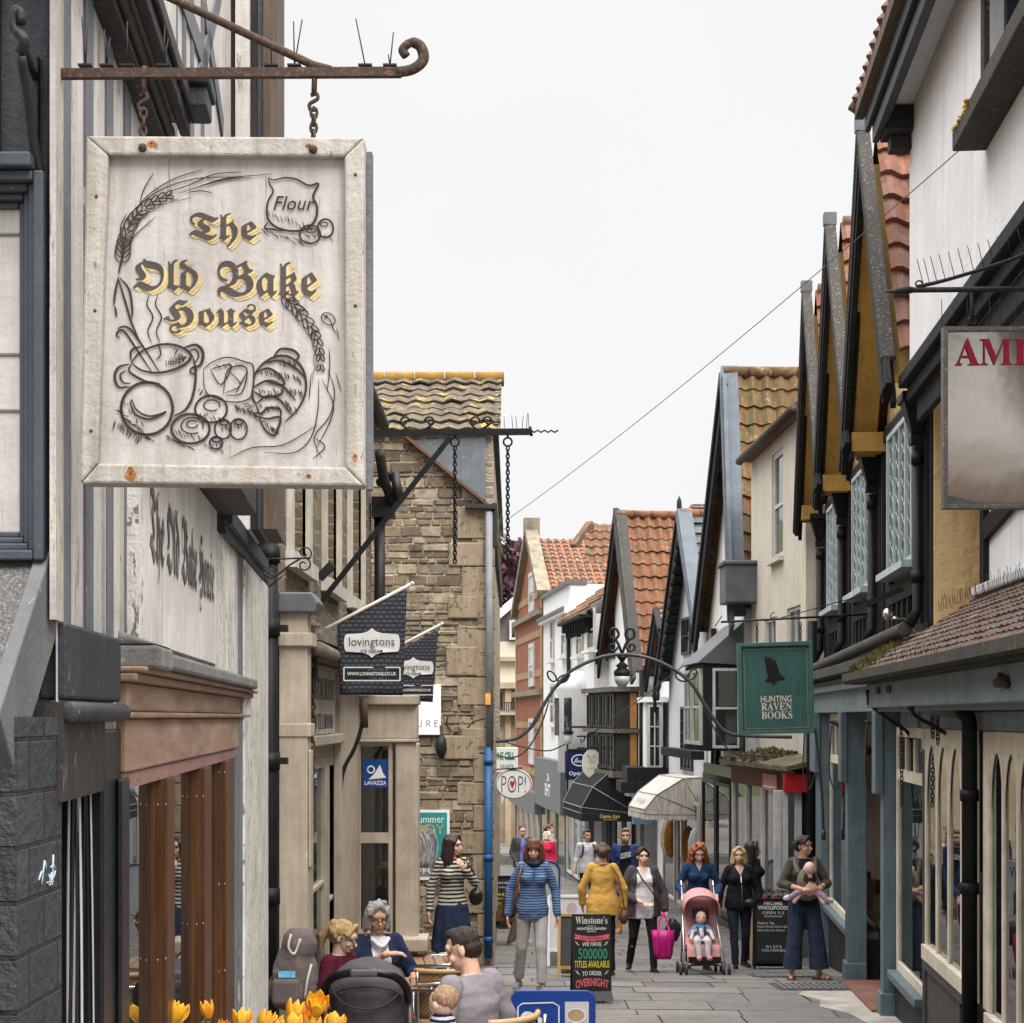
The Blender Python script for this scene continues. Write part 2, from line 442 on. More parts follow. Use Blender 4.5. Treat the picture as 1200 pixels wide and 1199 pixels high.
WHITE = (.62, .61, .6)
BLACK = plain('black_paint', (.01, .01, .011), .5, .3, 8, bump=.25, spec=.18)
IRON = worn('wrought_iron', (.018, .017, .017), (.11, .05, .025), .25, (14, 14, 14), .55)
IRONB = plain('black_iron', (.012, .012, .013), .5, .3, 20)
RUST = worn('rusty_iron', (.05, .036, .03), (.13, .06, .034), .6, (20, 20, 20), .8)
CHROME = plain('aluminium', (.62, .62, .63), .28, .08, 9, 1.0, .05)
GLASS = glass_mat('window_glass'); GLASSC = glass_mat('shop_glass', clear=.62, rough=.01)
BLACKTIM = worn('black_timber', (.011, .011, .012), (.09, .085, .08), .2, (6, 6, 2), .75, .5, (.1, .09, .08), .2)
LEAD = plain('lead_sheet', (.12, .125, .135), .5, .25, 3, .3, .2)
# ------------------------------------------------------------------ left: the timbered bake house and its porch
PLW = worn('white_boards', (.5, .478, .452), (.27, .24, .21), .34, (3, 3, .9), .75, .5, (.2, .16, .12), .5)
PEEL = worn('peeling_white', (.58, .555, .52), (.2, .175, .15), .45, (7, 7, 3), .8, .9, (.12, .12, .07), .5)
STUD = worn('grey_stud', (.14, .145, .16), (.3, .28, .25), .3, (7, 7, 1.5), .75, .6)
DKG = worn('charcoal_joinery', (.028, .033, .04), (.12, .115, .11), .28, (5, 5, 1.4), .5, .5, (.1, .095, .085), .25)
DKB = worn('dark_moulding', (.03, .028, .028), (.14, .11, .08), .35, (6, 6, 2), .6, .5)
BROWN = wood('weathered_fascia', (.14, .085, .058), (.33, .225, .155), .7, 'Y', .55)
PINKW = worn('faded_pink_strip', (.24, .13, .115), (.14, .08, .06), .4, (8, 3, 8), .8)
VARN = wood('varnished_post', (.03, .011, .005), (.10, .042, .015), .35, 'Z', .8)
BLK = plain('black_gloss', (.008, .008, .009), .3, .4, 6, bump=.2)
LEADK = worn('grey_ledge', (.17, .165, .165), (.3, .28, .25), .4, (4, 4, 4), .8, .6, (.05, .05, .02), .6)
SIGNW = worn('sign_panel', (.41, .385, .365), (.21, .185, .16), .3, (30, 30, 1.1), .7, .3, (.2, .165, .13), .6)
FRAMEW = worn('sign_frame', (.37, .345, .315), (.17, .145, .12), .26, (14, 14, 5), .75, .6, (.17, .135, .09), .8)

L = Fr(-.9165 + .079 * .1, 3.4, -.9165 - .079 * 5.9, 9.4, -1)
bake = thing('timbered_shop', 'white and grey timbered shop with brown window posts behind the bakery sign', 'building', L.p(0, 0, L.g(0)))
A = L.A
LE = A(300)
m = MB()
aw0, aw1 = A(150, .02), A(276, .02)
zt = -.15
L.wall(m, 0, LE, zt + .02, 3.4)
L.box(m, 0, LE + .5, -3.2, -.14, zt + .25, 3.4); L.box(m, 0, .5, -.5, -.14, L.g(0) - .2, zt + .25)
m.build('wall', PLW, bake)
# vertical studs, painted grey on white boards
m = MB()
for px in (86.5, 113, 136.5, 157):
    a = A(px, .02); L.box(m, a - .05, a + .05, -.01, .006, .19, 1.66)
for px in (212, 222, 231, 243): a = A(px, .02); L.box(m, a - .04, a + .04, -.01, .006, 1.0, 3.2)
for (p0, y0, p1, y1) in ((214, -20, 247, 80), (262, -10, 226, 150), (243, 0, 265, 150)):
    a0, a1 = A(p0, .02), A(p1, .02)
    m.beam(L.p(a0, .004, L.Z(y0, a0)), L.p(a1, .004, L.Z(y1, a1)), .012, .09, up=L.u)
a = A(281, .02); L.box(m, a - .12, a + .05, -.01, .03, zt - 1.2, .8)
build_each(m, 'timber_stud', STUD, bake)
m = MB()
for px, w in ((67, .05), (125, .02), (146, .02)): a = A(px, .01); L.box(m, a - w / 2, a + w / 2, 0, .007, .19, .8)
a = A(76, .02); L.box(m, a - .05, a + .03, 0, .012, .19, 3.2)
build_each(m, 'cover_strip', worn('cream_moulding', (.42, .39, .35), (.2, .18, .15), .4, (8, 8, 2)), bake)
# jetty mouldings over the sign
m = MB()
a0, a1 = A(104, .02) - .6, A(187, .02)
L.box(m, a0, a1, 0, .05, 1.60, 1.69); L.box(m, a0, a1, .05, .065, 1.62, 1.67)
L.box(m, a0, a1 + .02, .075, .105, 1.66, 1.8); L.box(m, a0, a1 + .02, .105, .12, 1.7, 1.75)
m.build('jetty_moulding', DKB, bake, bev=.006)
m = MB(); L.box(m, a0, a1 - .02, 0, .075, 1.692, 1.72); L.box(m, a0, a1 - .03, -.1, .07, 1.73, 3.3); m.build('jetty_soffit', PLW, bake)
m = MB()
L.box(m, a1 - .12, a1 + .03, .0, .165, 1.70, 1.76); L.box(m, a1 - .14, a1 + .05, -.02, .175, 1.76, 1.80)
m.build('gutter_box', DKG, bake, bev=.008)
# corner boards at the far end of the upper storey
m = MB(); ac = A(276, .02)
for b0, b1, mi in ((.0, .018, 0), (.02, .085, 1), (.087, .115, 0), (.117, .14, 2), (.142, .2, 3)):
    L.box(m, ac - b1 * .15, ac + .6, b0, b1, .82, 3.6, mi)
build_each(m, 'corner_board', [BLACKTIM, PLW, DKG, wood('brown_board', (.045, .03, .022), (.12, .085, .06), .75, 'Z')], bake)
# oriel base (dark soffit) and string course
m = MB(); a1 = A(251, 0); L.box(m, .9, a1, .0, .165, .79, .9)
L.box(m, .9, a1 - .03, .0, .14, .9, 1.0)
m.build('oriel_base', DKB, bake, bev=.006)
m = MB(); L.box(m, a1 + .01, LE - .05, 0, .07, .76, .82); L.box(m, a1 + .01, LE - .05, 0, .045, .72, .76)
m.build('string_course', DKG, bake)
# painted name board on the wall
m = MB(); p0, p1 = A(166, .03), A(255, .03)
L.box(m, p0, p1, .002, .028, .2, .785); m.build('name_board', worn('name_board_paint', (.56, .53, .495), (.42, .39, .36), .15, (3, 3, 1), .75, .2), bake)
m = MB(); t0, t1 = A(176, .03), A(251, .03)
m.text('𝕿𝖍𝖊 𝕺𝖑𝖉 𝕭𝖆𝖐𝖊 𝕳𝖔𝖚𝖘𝖊', L.p((t0 + t1) / 2, .031, .5), L.u, (0, 0, 1), t1 - t0, .27)
m.build('painted_lettering', worn('faded_paint', (.11, .103, .106), (.45, .43, .4), .4, (14, 14, 5), .85), bake)
m = MB(); L.box(m, A(160, .03), p0 - .003, 0, .035, .2, .785); L.box(m, p1 + .003, LE, .002, .02, .18, .72); build_each(m, 'weathered_board', PEEL, bake)
# ledge over the shop window, fascia boards
l0, l1 = A(138, .0), A(304, .1)
m = MB(); zl = .17
L.box(m, l0, l0 + .3, -.02, .1, zl - .052, zl + .008); L.box(m, l0 + .3, l1, -.02, .093, zl - .045, zl)
m.prism([L.p(l0, .1, zl + .009), L.p(l0, -.02, zl + .05), L.p(l0, -.02, zl + .009)], L.u * .3)
m.build('ledge', LEADK, bake, bev=.01)
m = MB(); f0 = A(148, .025); f1 = A(289, .025)
L.box(m, f0, f1, -.05, .025, zt + .012, zl - .175); L.box(m, f0, f1, -.05, .03, zl - .157, zl - .085)
L.box(m, f0 - .02, f1 + .04, -.05, .055, zl - .084, zl - .062); L.box(m, f0 - .02, f1 + .06, -.05, .075, zl - .061, zl - .046); L.box(m, f0 - .02, f1, -.05, .042, zl - .174, zl - .158)
m.build('fascia', BROWN, bake, bev=.006)
m = MB(); L.box(m, f0, A(276, .02), -.04, .018, zt - .03, zt + .01); m.build('window_head', PINKW, bake)
m = MB(); L.box(m, .02, f0 - .05, -.04, .02, .035, .19); m.tube([L.p(.02, .02, .01), L.p(f0 - .03, .02, .01)], .022, 10)
m.build('door_fascia', DKG, bake, bev=.008)
# shop window
zb = L.g(2) + .55
for px0, px1 in ((178, 205), (225, 248), (252, 275)):
    m = MB(); a0, a1 = A(px0, -.012), A(px1, .03); L.box(m, a0, a1, -.1, .018, zb, zt - .032); L.box(m, a0 + .03, a1, .018, .03, zb, zt - .032); L.box(m, a0 - .03, a0, -.1, -.002, zb, zt - .032)
    for z in (-.3, -.75, -1.1):
        for b_ in (.004, .024): m.ball(L.p(a0 + (.03 if b_ > .01 else 0), b_, z + (a0 % .1)), .0028, 6, 1)
    m.build('window_post', [VARN, CHROME], bake, bev=.006)
m = MB(); L.box(m, aw0, A(275, .0), -.022, -.012, zb, zt - .031)
m.build('shop_window', glass_mat('mirror_glass', (.012, .013, .012), 0, .005, .04), bake)
MATS['mirror_glass'].node_tree.nodes['Fresnel'].inputs['IOR'].default_value = 3.2
m = MB(); L.box(m, aw0 - .02, A(276, .02), -.1, .03, zb - .6, zb); m.build('stall_riser', DKG, bake)
m = MB(); L.box(m, A(115, .0), aw0 - .004, -.1, .012, L.g(1) - .2, zt + .12); L.box(m, A(140, .02), aw0 - .004, .012, .025, L.g(1) - .2, zt)
m.build('door_pilaster', BLK, bake, bev=.01)
m = MB(); L.box(m, .06, A(116, .0), -.9, -.6, L.g(0) - .2, .02); m.build('door_opening', BLK, bake)
m = MB(); L.box(m, .0, A(117, 0.), -.1, .012, zt - .02, .03); m.build('dark_door_infill', DKB, bake)  # dark box added over the white wall above the curtain
m = MB(); L.box(m, A(276, .02), A(284, .02), -.1, .022, L.g(4) - .3, zl - .3); m.build('frame_strip', STUD, bake)
m = MB(); L.box(m, A(284.5, .03), A(306, .0), -.3, .04, L.g(6) - .3, .72); m.build('corner_post', PEEL, bake, bev=.01)

# strip curtain
cur = thing('strip_curtain', 'black and white strip curtain hanging in the doorway beside the block porch', 'curtain', L.p(.5, -.1, -.1))
m = MB(); a0, a1 = A(80, -.02), A(117, -.02); zr = L.Z(874, a0)
m.tube([L.p(a0 - .1, -.02, zr), L.p(a1 + .1, -.02, zr - .02)], .008, 8); m.build('rail', RUST, cur)
for i in range(13):
    a = a0 + (a1 - a0) * (i + .3) / 13.; w = .016; ph = random.uniform(0, 6); m = MB()
    m.sheet(lambda u, v, a=a, w=w, ph=ph: L.p(a + (u - .5) * w * (1 + .4 * v) + .012 * math.sin(v * 3 + ph) * v, -.02 + .012 * math.sin(3 * v + ph), zr - v * 1.75), 2, 14)
    m.tube([L.p(a + .015 * math.cos(k), -.02, zr + .015 * math.sin(k)) for k in np.linspace(0, 5.6, 8)], .003, 5)
    o = m.build('strip', plain('curtain_white', (.42, .41, .42), .5, .2) if i in (2, 3, 4, 8) else BLK, cur)
    so = o.modifiers.new('thick', 'SOLIDIFY'); so.thickness = .003

# dark panelled bay with framed board, and the lean-to porch below it
bay = thing('panelled_bay', 'charcoal panelled bay facing the camera with a moulded framed white board at the left edge', 'wall', (-1.3, 3.45, -.2))
m = MB(); m.box(-2.6, -.912, 3.41, 3.45, .3, 3.2); m.box(-2.6, -1.1, 3.45, 4.2, .3, 3.2); m.build('panelling', DKG, bay)
m = MB()
for x in (-1.06, -1.025, -1.21): m.box(x - .004, x + .004, 3.402, 3.412, .9, 3.2)
m.box(-.925, -.905, 3.395, 3.43, 1.0, 3.2); build_each(m, 'panel_bead', BLK, bay)
fb = P(57, 660, 3.4); ft = P(57, 212, 3.4); x1 = fb.x + .008; z0, z1 = fb.z, ft.z
m = MB()
for k, (w, y) in enumerate(((.02, 3.33), (.015, 3.35), (.013, 3.365), (.013, 3.38))):
    o = sum((.02, .015, .013, .013)[:k])
    m.box(x1 - o - w, x1 - o, y, 3.41, z0 + o, z1 - o); m.box(-2.3, x1 - o - w - .001, y, 3.41, z0 + o, z0 + o + w); m.box(-2.3, x1 - o - w - .001, y, 3.41, z1 - o - w, z1 - o)
m.box(-2.3, x1 - .02, 3.31, 3.41, z1 + .002, z1 + .03)
m.build('board_frame', worn('slate_frame', (.05, .062, .075), (.13, .12, .11), .2, (8, 8, 8), .5, .3), bay, bev=.004)
m = MB(); m.box(-2.2, x1 - .06, 3.39, 3.408, z0 + .055, z1 - .055); m.build('board_panel', SIGNW, bay)
m = MB()
for z in (z1 - .35, z0 + .3, z0 + .65): m.box(-2.2, x1 - .06, 3.386, 3.391, z, z + .004)
m.build('panel_joint', STUD, bay)
hook = thing('iron_hook', 'black iron hook with a curled end on the charcoal bay above the framed board', 'bracket', (-.99, 3.38, 1.2))
m = MB(); pts = [P(48, 205, 3.36), P(40, 170, 3.34), P(32, 110, 3.3), P(24, 65, 3.26)]
m.tube(smooth_path(pts, 4), .010, 8)
m.tube([P(20 + 5 * math.cos(k), 24 + 14 * math.sin(k), 3.25) for k in np.linspace(1.6, 6.6, 12)], .009, 8)
m.tube(smooth_path([P(24, 62, 3.26), P(28, 48, 3.25), P(19, 36, 3.25)], 4), .011, 8)
m.tube(smooth_path([P(42, 92, 3.40), P(36, 78, 3.34), P(26, 50, 3.27)], 4), .008, 8)
m.build('hook_arm', IRONB, hook)
m = MB(); m.box(P(40, 0, 3.4).x, P(46, 0, 3.4).x, 3.39, 3.412, P(0, 208, 3.4).z, P(0, 66, 3.4).z); m.build('back_plate', IRONB, hook, bev=.004)

porch = thing('lean_to_porch', 'painted block porch with a sloping mossy felt roof at the left edge', 'porch', (-1.2, 3.3, gz(3.3)))
BLOCK = brick('painted_block', (.042, .041, .043), (.062, .06, .062), (.02, .02, .021), .2, .1, .006, 0, .55, .7, .7)
m = MB()
m.prism([(-.905, 3.12, gz(3) - .2), (-.905, 3.43, gz(3) - .2), (-.905, 3.43, -.0), (-.905, 3.12, -.0)], (-1.4, 0, 0)); m.build('block_wall', BLOCK, porch)
m = MB(); m.box(-2.3, -.97, 3.02, 3.115, gz(3) - .2, -.1); m.tube([(-1.0, 2.98, gz(3)), (-1.0, 2.98, -.1)], .045, 10); m.build('front_post', DKG, porch)
rt, rb = V((0, 3.44, .31)), V((0, 3.08, -.02)); dn = (rb - rt).normalized(); nn = V((0, dn.z, -dn.y)) * -1
m = MB()
m.prism([V((-2.4, 0, 0)) + rt, V((-2.4, 0, 0)) + rb, V((-2.4, 0, 0)) + rb - nn * .05, V((-2.4, 0, 0)) + rt - nn * .05], (1.46, 0, 0))
t = NT('mossy_felt'); ob = t.coord(); c = t.ramp(t.noise(ob, 160, 3, .8), [(.3, (.03, .03, .03)), (.55, (.1, .095, .09)), (.75, (.3, .29, .28))])
sep = t.n('ShaderNodeSeparateXYZ'); t.l(ob, sep.inputs[0])
mm = t.ramp(t.math('ADD', t.math('MULTIPLY', sep.outputs[2], -1.6), t.noise(ob, 9, 6, .7)), [(2.2 / 3 - .02, (0, 0, 0)), (.80, (1, 1, 1))])
t.col(c); t.bump(t.noise(ob, 120, 3), .8, .01); FELT = t.done(.95)
m.build('felt_roof', FELT, porch)
m = MB()
m.beam(V((-.925, 0, 0)) + rt + V((0, 0, -.02)), V((-.925, 0, 0)) + rb + V((0, 0, -.03)), .03, .15, up=(0, 0, 1))
m.build('bargeboard', worn('grey_board', (.12, .12, .125), (.24, .22, .2), .3, (6, 3, 6), .8), porch, bev=.004)
MOSS = tiles('moss', [(.03, .028, .008), (.07, .055, .012), (.02, .025, .008), (.1, .075, .01)], .02, .02)
m = MB()
for _ in range(900):
    x = random.uniform(-1.7, -.95); v = max(0, 1 - abs(random.gauss(0, .22))); p = rt + (rb - rt) * v + V((x, 0, 0)) + nn * .005
    s = random.uniform(.006, .018); q = V((random.gauss(0, 1), random.gauss(0, 1), random.gauss(0, 1))).normalized() * s
    r_ = q.cross(V((random.random(), random.random(), 1))).normalized() * s
    m.add([p - q, p + r_, p + q + nn * s, p - r_], [(0, 1, 2, 3)])
m.build('moss_patch', MOSS, porch)
m = MB()
for cx, cz, n in ((-.98, -.3, 7), (-.99, -.93, 9)):
    for i in range(n):
        x = -.903; y = 3.3 + random.uniform(-.05, .05); 
        m.tube(smooth_path([(x, y, cz + random.uniform(-.03, .03)), (x, y + .02, cz + random.uniform(-.03, .03)), (x, y + .03, cz + random.uniform(-.04, .03))], 3), .0022, 4)
m.build('graffiti', plain('graffiti_paint', (.3, .36, .42), .6), porch)

# drainpipe + wrought iron bracket
dp = thing('drainpipe', 'tall black cast iron drainpipe beside the peeling white corner post', 'drainpipe', P(316, 1000, 10.0) * 1)
m = MB(); x = P(316, 0, 10).x; m.tube([(x, 10, gz(10)), (x, 10, 1.5)], .05, 16)
for z in (-.26, .52, -1.05, .95): m.tube([(x, 10, z - .05), (x, 10, z + .05)], .062, 16)
m.build('pipe', BLACK, dp)
m = MB()
for z in (-.26, .52): m.box(x - .14, x + .1, 10.03, 10.08, z - .02, z + .02)
build_each(m, 'pipe_clip', IRONB, dp)
sb = thing('scroll_bracket', 'small black wrought iron scroll bracket in front of the drainpipe', 'bracket', P(328, 690, 9.8))
m = MB(); d = 9.8
m.tube([P(287, 656, d), P(362, 654, d)], .006, 6)
def spiral(cx, cy, r, a0, turns, d, k=16): return [P(cx + r * (1 - .75 * i / k) * math.cos(a0 + turns * i / k), cy + r * (1 - .75 * i / k) * math.sin(a0 + turns * i / k), d) for i in range(k + 1)]
m.tube(spiral(357, 648, 9, 1.2, -7, d), .005, 6); m.tube(spiral(292, 662, 7, -1.5, -7, d), .005, 6)
m.tube(smooth_path([P(296, 658, d), P(312, 674, d), P(322, 676, d), P(340, 662, d), P(352, 655, d)], 4), .006, 6)
m.tube(spiral(320, 668, 7, 1.5, 7, d), .005, 6); m.tube(spiral(356, 662, 9, -1.4, 7, d), .005, 6)
m.tube(smooth_path([P(289, 690, d), P(305, 694, d), P(330, 676, d)], 4), .006, 6); m.tube(spiral(294, 686, 6, 1.5, 7, d), .005, 6)
m.tube([P(288, 640, d), P(288, 700, d)], .007, 6)
m.build('scrollwork', IRONB, sb)

# ------------------------------------------------------------------ the hanging bakery sign
D = 3.4
sign = thing('hanging_sign', 'large weathered white hanging sign with black lettering and drawings of bread, hanging from rusty chains', 'sign', P(266, 570, D))
TL, TR, BR, BL = P(104, 163, D), P(428, 165, D), P(428, 571, D - .01), P(98, 568, D - .01)
def S(x, y, off=0.0):
    """sign face: coordinates of the sketch grid 0..1000 x 0..1160 -> world"""
    u, v = (x - 55) / 910, (y - 35) / 1135
    return (TL * (1 - u) + TR * u) * (1 - v) + (BL * (1 - u) + BR * u) * v + V((0, -off, 0))
def slab(mb, x0, y0, x1, y1, o0, o1, mi=0):
    return mb.hexa([S(x0, y1, o0), S(x1, y1, o0), S(x1, y1, o1), S(x0, y1, o1), S(x0, y0, o0), S(x1, y0, o0), S(x1, y0, o1), S(x0, y0, o1)], mi)
m = MB(); slab(m, 60, 40, 960, 1165, -.03, 0); m.build('sign_panel', SIGNW, sign)
for q in ([(55, 35), (965, 35), (900, 98), (128, 98)], [(965, 35), (965, 1170), (905, 1110), (900, 98)], [(55, 1170), (108, 1105), (905, 1110), (965, 1170)], [(55, 35), (128, 98), (108, 1105), (52, 1170)]):
    m = MB(); m.prism([S(x, y, .022) for x, y in q], (0, .062, 0)); m.build('frame_rail', FRAMEW, sign, bev=.005)
m = MB(); m.prism([S(966, 60, -.02), S(985, 60, -.02), S(985, 1172, -.02), S(966, 1172, -.02)], (0, .03, 0)); m.build('backing_edge', STUD, sign)
m = MB()
for x, y in ((92, 235), (92, 608), (85, 1000), (936, 158), (936, 586), (936, 1075), (270, 60), (785, 65), (787, 1140), (215, 1138)):
    m.ball(S(x, y, .021), (.0042, .003, .0042), 8)
build_each(m, 'screw', RUST, sign)
RSTAIN = plain('rust_stain', (.26, .1, .03), .9, .4, 60)
m = MB()
for x, y, w, h in ((272, 62, 16, 12), (783, 66, 12, 10), (215, 1140, 17, 24), (215, 1125, 9, 12), (787, 1141, 11, 9), (936, 1078, 9, 13), (92, 236, 6, 8)):
    m.add([S(x + w * math.cos(k) * random.uniform(.7, 1.15), y + h * math.sin(k) * random.uniform(.7, 1.15), .0229) for k in np.linspace(0, 6.0, 11)], [list(range(11))])
m.build('stain', RSTAIN, sign)
INK = worn('black_ink', (.028, .022, .024), (.3, .28, .26), .12, (30, 30, 30), .85)
INKG = worn('faded_ink', (.065, .055, .055), (.3, .28, .26), .2, (30, 30, 30), .85)
GOLD = worn('pale_gold', (.56, .43, .21), (.5, .46, .4), .22, (30, 30, 30), .8)
def mid(x0, y0, x1, y1, off): return S((x0 + x1) / 2, (y0 + y1) / 2, off)
ex = (S(500, 500) - S(400, 500)).normalized(); ey = (S(500, 400) - S(500, 500)).normalized(); px = (S(500, 500) - S(400, 500)).length / 100
words = [('𝕿𝖍𝖊', 388, 275, 610, 388), ('𝕺𝖑𝖉', 206, 428, 420, 535), ('𝕭𝖆𝖐𝖊', 482, 432, 808, 552), ('𝕳𝖔𝖚𝖘𝖊', 306, 562, 665, 672)]
for k, (off, mat, dx, dy, nm, bo) in enumerate(((.0012, GOLD, 14, 12, 'gilt_shadow', .012), (.002, GOLD, 7, 6, 'gilt_shadow', .012), (.0028, INKG, 0, 0, 'lettering', .004))):
    m = MB()
    for w, x0, y0, x1, y1 in words:
        m.text(w, mid(x0 + dx, y0 + dy, x1 + dx, y1 + dy, off), ex, ey, (x1 - x0) * px, (y1 - y0) * px, 0, bo)
    m.build(nm, mat, sign)
# drawings
m = MB(); fn = lambda x, y: S(x, y, .0035)
def st(w, *p, **k): m.stroke(p, w * 1.25, fn, **k)
def loop(cx, cy, rx, ry, w=4, a0=0, a1=6.28, rot=0, n=14):
    ps = []
    for i in range(n + 1):
        t = a0 + (a1 - a0) * i / n; x, y = rx * math.cos(t), ry * math.sin(t)
        ps.append((cx + x * math.cos(rot) - y * math.sin(rot), cy + x * math.sin(rot) + y * math.cos(rot)))
    m.stroke(ps, w * 1.2, fn, k=2, taper=False)
def hatch(x0, y0, x1, y1, n, dx, dy, w=2.2, j=6):
    for i in range(n):
        t = i / max(n - 1, 1); x, y = x0 + (x1 - x0) * t + random.uniform(-j, j), y0 + (y1 - y0) * t + random.uniform(-j, j)
        l = random.uniform(.6, 1.1); st(w, (x, y), (x + dx * l * .5 + 1, y + dy * l * .5), (x + dx * l, y + dy * l))
def grains(path, r, w=3.4, n=9):
    pp = smooth_path([(x, y, 0) for x, y in path], 6); k = len(pp)
    for i in range(n):
        p = pp[int((k - 2) * i / n)]; q = pp[min(int((k - 2) * i / n) + 2, k - 1)]; t = (q - p).normalized(); nn_ = V((-t.y, t.x, 0)); an = math.atan2(t.y, t.x)
        s_ = r * (1 - .5 * i / n)
        for sd in (-1, 1):
            c = p + nn_ * sd * s_ * .55; loop(c.x, c.y, s_ * .95, s_ * .42, w, rot=an + sd * .35, n=9)
        e = p + t * r * 3
        if i % 2: st(1.8, (p.x, p.y), ((p + t * r * 2 + nn_ * r * 1.1).x, (p + t * r * 2 + nn_ * r * 1.1).y), ((p + t * r * 4 + nn_ * r * 1.3).x, (p + t * r * 4 + nn_ * r * 1.3).y))
grains([(172, 420), (178, 370), (200, 310), (240, 265), (300, 228), (375, 205)], 24, n=13)
for p in ([(170, 400), (175, 320), (215, 262), (300, 200), (410, 165), (540, 158), (660, 148)], [(225, 255), (240, 200), (272, 145)], [(205, 275), (260, 215), (340, 165), (435, 134)],
          [(300, 215), (390, 185), (470, 150), (560, 142)], [(350, 215), (440, 185), (520, 165), (590, 160)], [(180, 400), (215, 350), (280, 290)], [(165, 380), (166, 320), (185, 280)],
          [(380, 210), (430, 205), (465, 212)], [(420, 190), (500, 165), (580, 155)]): st(3, *p)
for p in ([(172, 420), (160, 480)], [(160, 490), (150, 540), (146, 585)], [(158, 490), (180, 560), (205, 640), (228, 690)], [(163, 490), (195, 530), (206, 590), (206, 625)], [(150, 585), (156, 622)]): st(6, *p)
# flour sack
st(6, (648, 160), (652, 180), (664, 205), (650, 230), (643, 265), (650, 300), (680, 325), (730, 335), (775, 325), (803, 295), (808, 255), (795, 225), (800, 205), (812, 178), (780, 185), (740, 165), (700, 160), (665, 168), (648, 160))
st(5, (648, 305), (636, 325), (665, 330), (700, 335)); hatch(650, 270, 790, 322, 16, 8, 22); hatch(620, 330, 770, 370, 18, 20, 18)
loop(785, 345, 34, 30, 5); loop(835, 325, 26, 30, 5); loop(788, 333, 14, 7, 3); loop(830, 312, 12, 7, 3); hatch(760, 345, 850, 350, 10, 10, 14)
m.text('Flour', S(735, 243, .0035), ex, ey, 128 * px, 46 * px, 0, .004, 1.05, .28)
# steam, pot and ladle
for x in (262, 290): st(4, (x, 545), (x - 8, 580), (x + 12, 620), (x - 4, 665), (x + 8, 705))
st(7, (205, 770), (235, 735), (300, 710), (360, 715), (400, 745), (370, 780), (300, 802), (240, 795), (205, 770)); st(6, (205, 775), (200, 800), (250, 830), (300, 838))
st(7, (405, 745), (415, 800), (408, 870), (385, 920), (345, 945)); st(6, (205, 765), (205, 730), (240, 715)); st(8, (375, 720), (415, 710), (438, 735), (430, 775), (400, 785)); st(5, (385, 735), (412, 725), (424, 745), (412, 770)); loop(407, 795, 10, 10, 5)
st(7, (200, 775), (165, 785), (152, 815), (165, 850), (200, 850)); st(5, (190, 795), (170, 810), (180, 835), (205, 838))
st(6, (272, 800), (225, 730), (185, 672), (165, 665), (156, 680), (168, 690)); st(6, (296, 798), (245, 720), (205, 665), (180, 652), (158, 660)); st(4, (285, 760), (300, 745), (298, 725), (290, 705))
hatch(320, 760, 375, 740, 12, 4, 28); hatch(325, 770, 370, 750, 8, 24, 4); hatch(345, 720, 385, 745, 8, -10, 22)
# big loaf, cross-hatched shadow
loop(258, 920, 84, 86, 8); st(6, (208, 890), (225, 925), (265, 945), (310, 935), (318, 930), (300, 942), (262, 955), (222, 940), (205, 905), (208, 890)); hatch(185, 900, 240, 970, 10, 4, 14)
hatch(155, 920, 260, 1020, 26, 22, 10, 2.6); hatch(150, 960, 240, 1010, 18, -8, 24, 2.6)
# buns
loop(400, 985, 62, 48, 7); loop(405, 975, 36, 26, 4, 1, 6.6); loop(405, 970, 18, 12, 4, 0, 5.6); hatch(350, 990, 440, 1015, 14, 10, 18); hatch(315, 1010, 400, 1045, 16, 18, 12, 2.6)
loop(466, 920, 52, 44, 6); loop(468, 908, 26, 18, 4, .8, 6.6); hatch(430, 930, 500, 950, 10, 8, 14)
loop(505, 985, 27, 32, 5); loop(555, 985, 28, 34, 5); loop(483, 1030, 21, 20, 5)
for c in ((508, 965), (556, 962), (484, 1020)): loop(c[0], c[1], 13, 8, 5); hatch(c[0] - 12, c[1] + 12, c[0] + 12, c[1] + 12, 5, 3, 16)
hatch(440, 1040, 500, 1055, 9, 14, 8)
# cheese
st(4, (440, 790), (470, 765), (520, 750), (575, 765), (602, 780), (600, 860), (580, 890), (520, 895), (450, 865), (440, 790)); st(4, (462, 790), (530, 775), (497, 840), (462, 790)); st(4, (505, 870), (520, 790), (580, 785), (565, 865), (515, 875)); st(3, (520, 790), (560, 840), (505, 870)); st(4, (545, 868), (580, 800)); hatch(470, 775, 560, 770, 14, 8, 10); hatch(430, 850, 460, 875, 8, -10, 14); hatch(540, 905, 610, 930, 20, 12, 20, 2.6); hatch(570, 900, 620, 960, 12, 20, -4, 2.6)
# croissant
st(7, (600, 850), (610, 800), (640, 765), (680, 745), (720, 748), (755, 775), (772, 820), (770, 870), (745, 920), (705, 960))
for p in ([(668, 745), (690, 722), (730, 725), (750, 745), (735, 760)], [(635, 768), (690, 760), (740, 785), (770, 815)], [(608, 800), (650, 785), (690, 810), (700, 840), (640, 828)], [(598, 850), (650, 825), (700, 845), (740, 890)], [(602, 860), (640, 880), (690, 870), (700, 845)],
          [(612, 900), (650, 875), (690, 890), (725, 935)], [(612, 905), (625, 935), (650, 915), (690, 920), (690, 950)], [(622, 945), (640, 985), (668, 1005), (682, 985), (690, 945), (650, 950), (622, 945)], [(600, 850), (600, 880), (612, 905)]): st(7, *p)
for p in ((690, 755, 735, 765), (630, 790, 700, 800), (620, 850, 690, 855), (700, 800, 755, 815), (710, 850, 760, 860), (625, 905, 690, 905), (640, 960, 675, 985), (700, 890, 735, 915)): hatch(p[0], p[1], p[2], p[3], 12, 6, 22, 2.4)
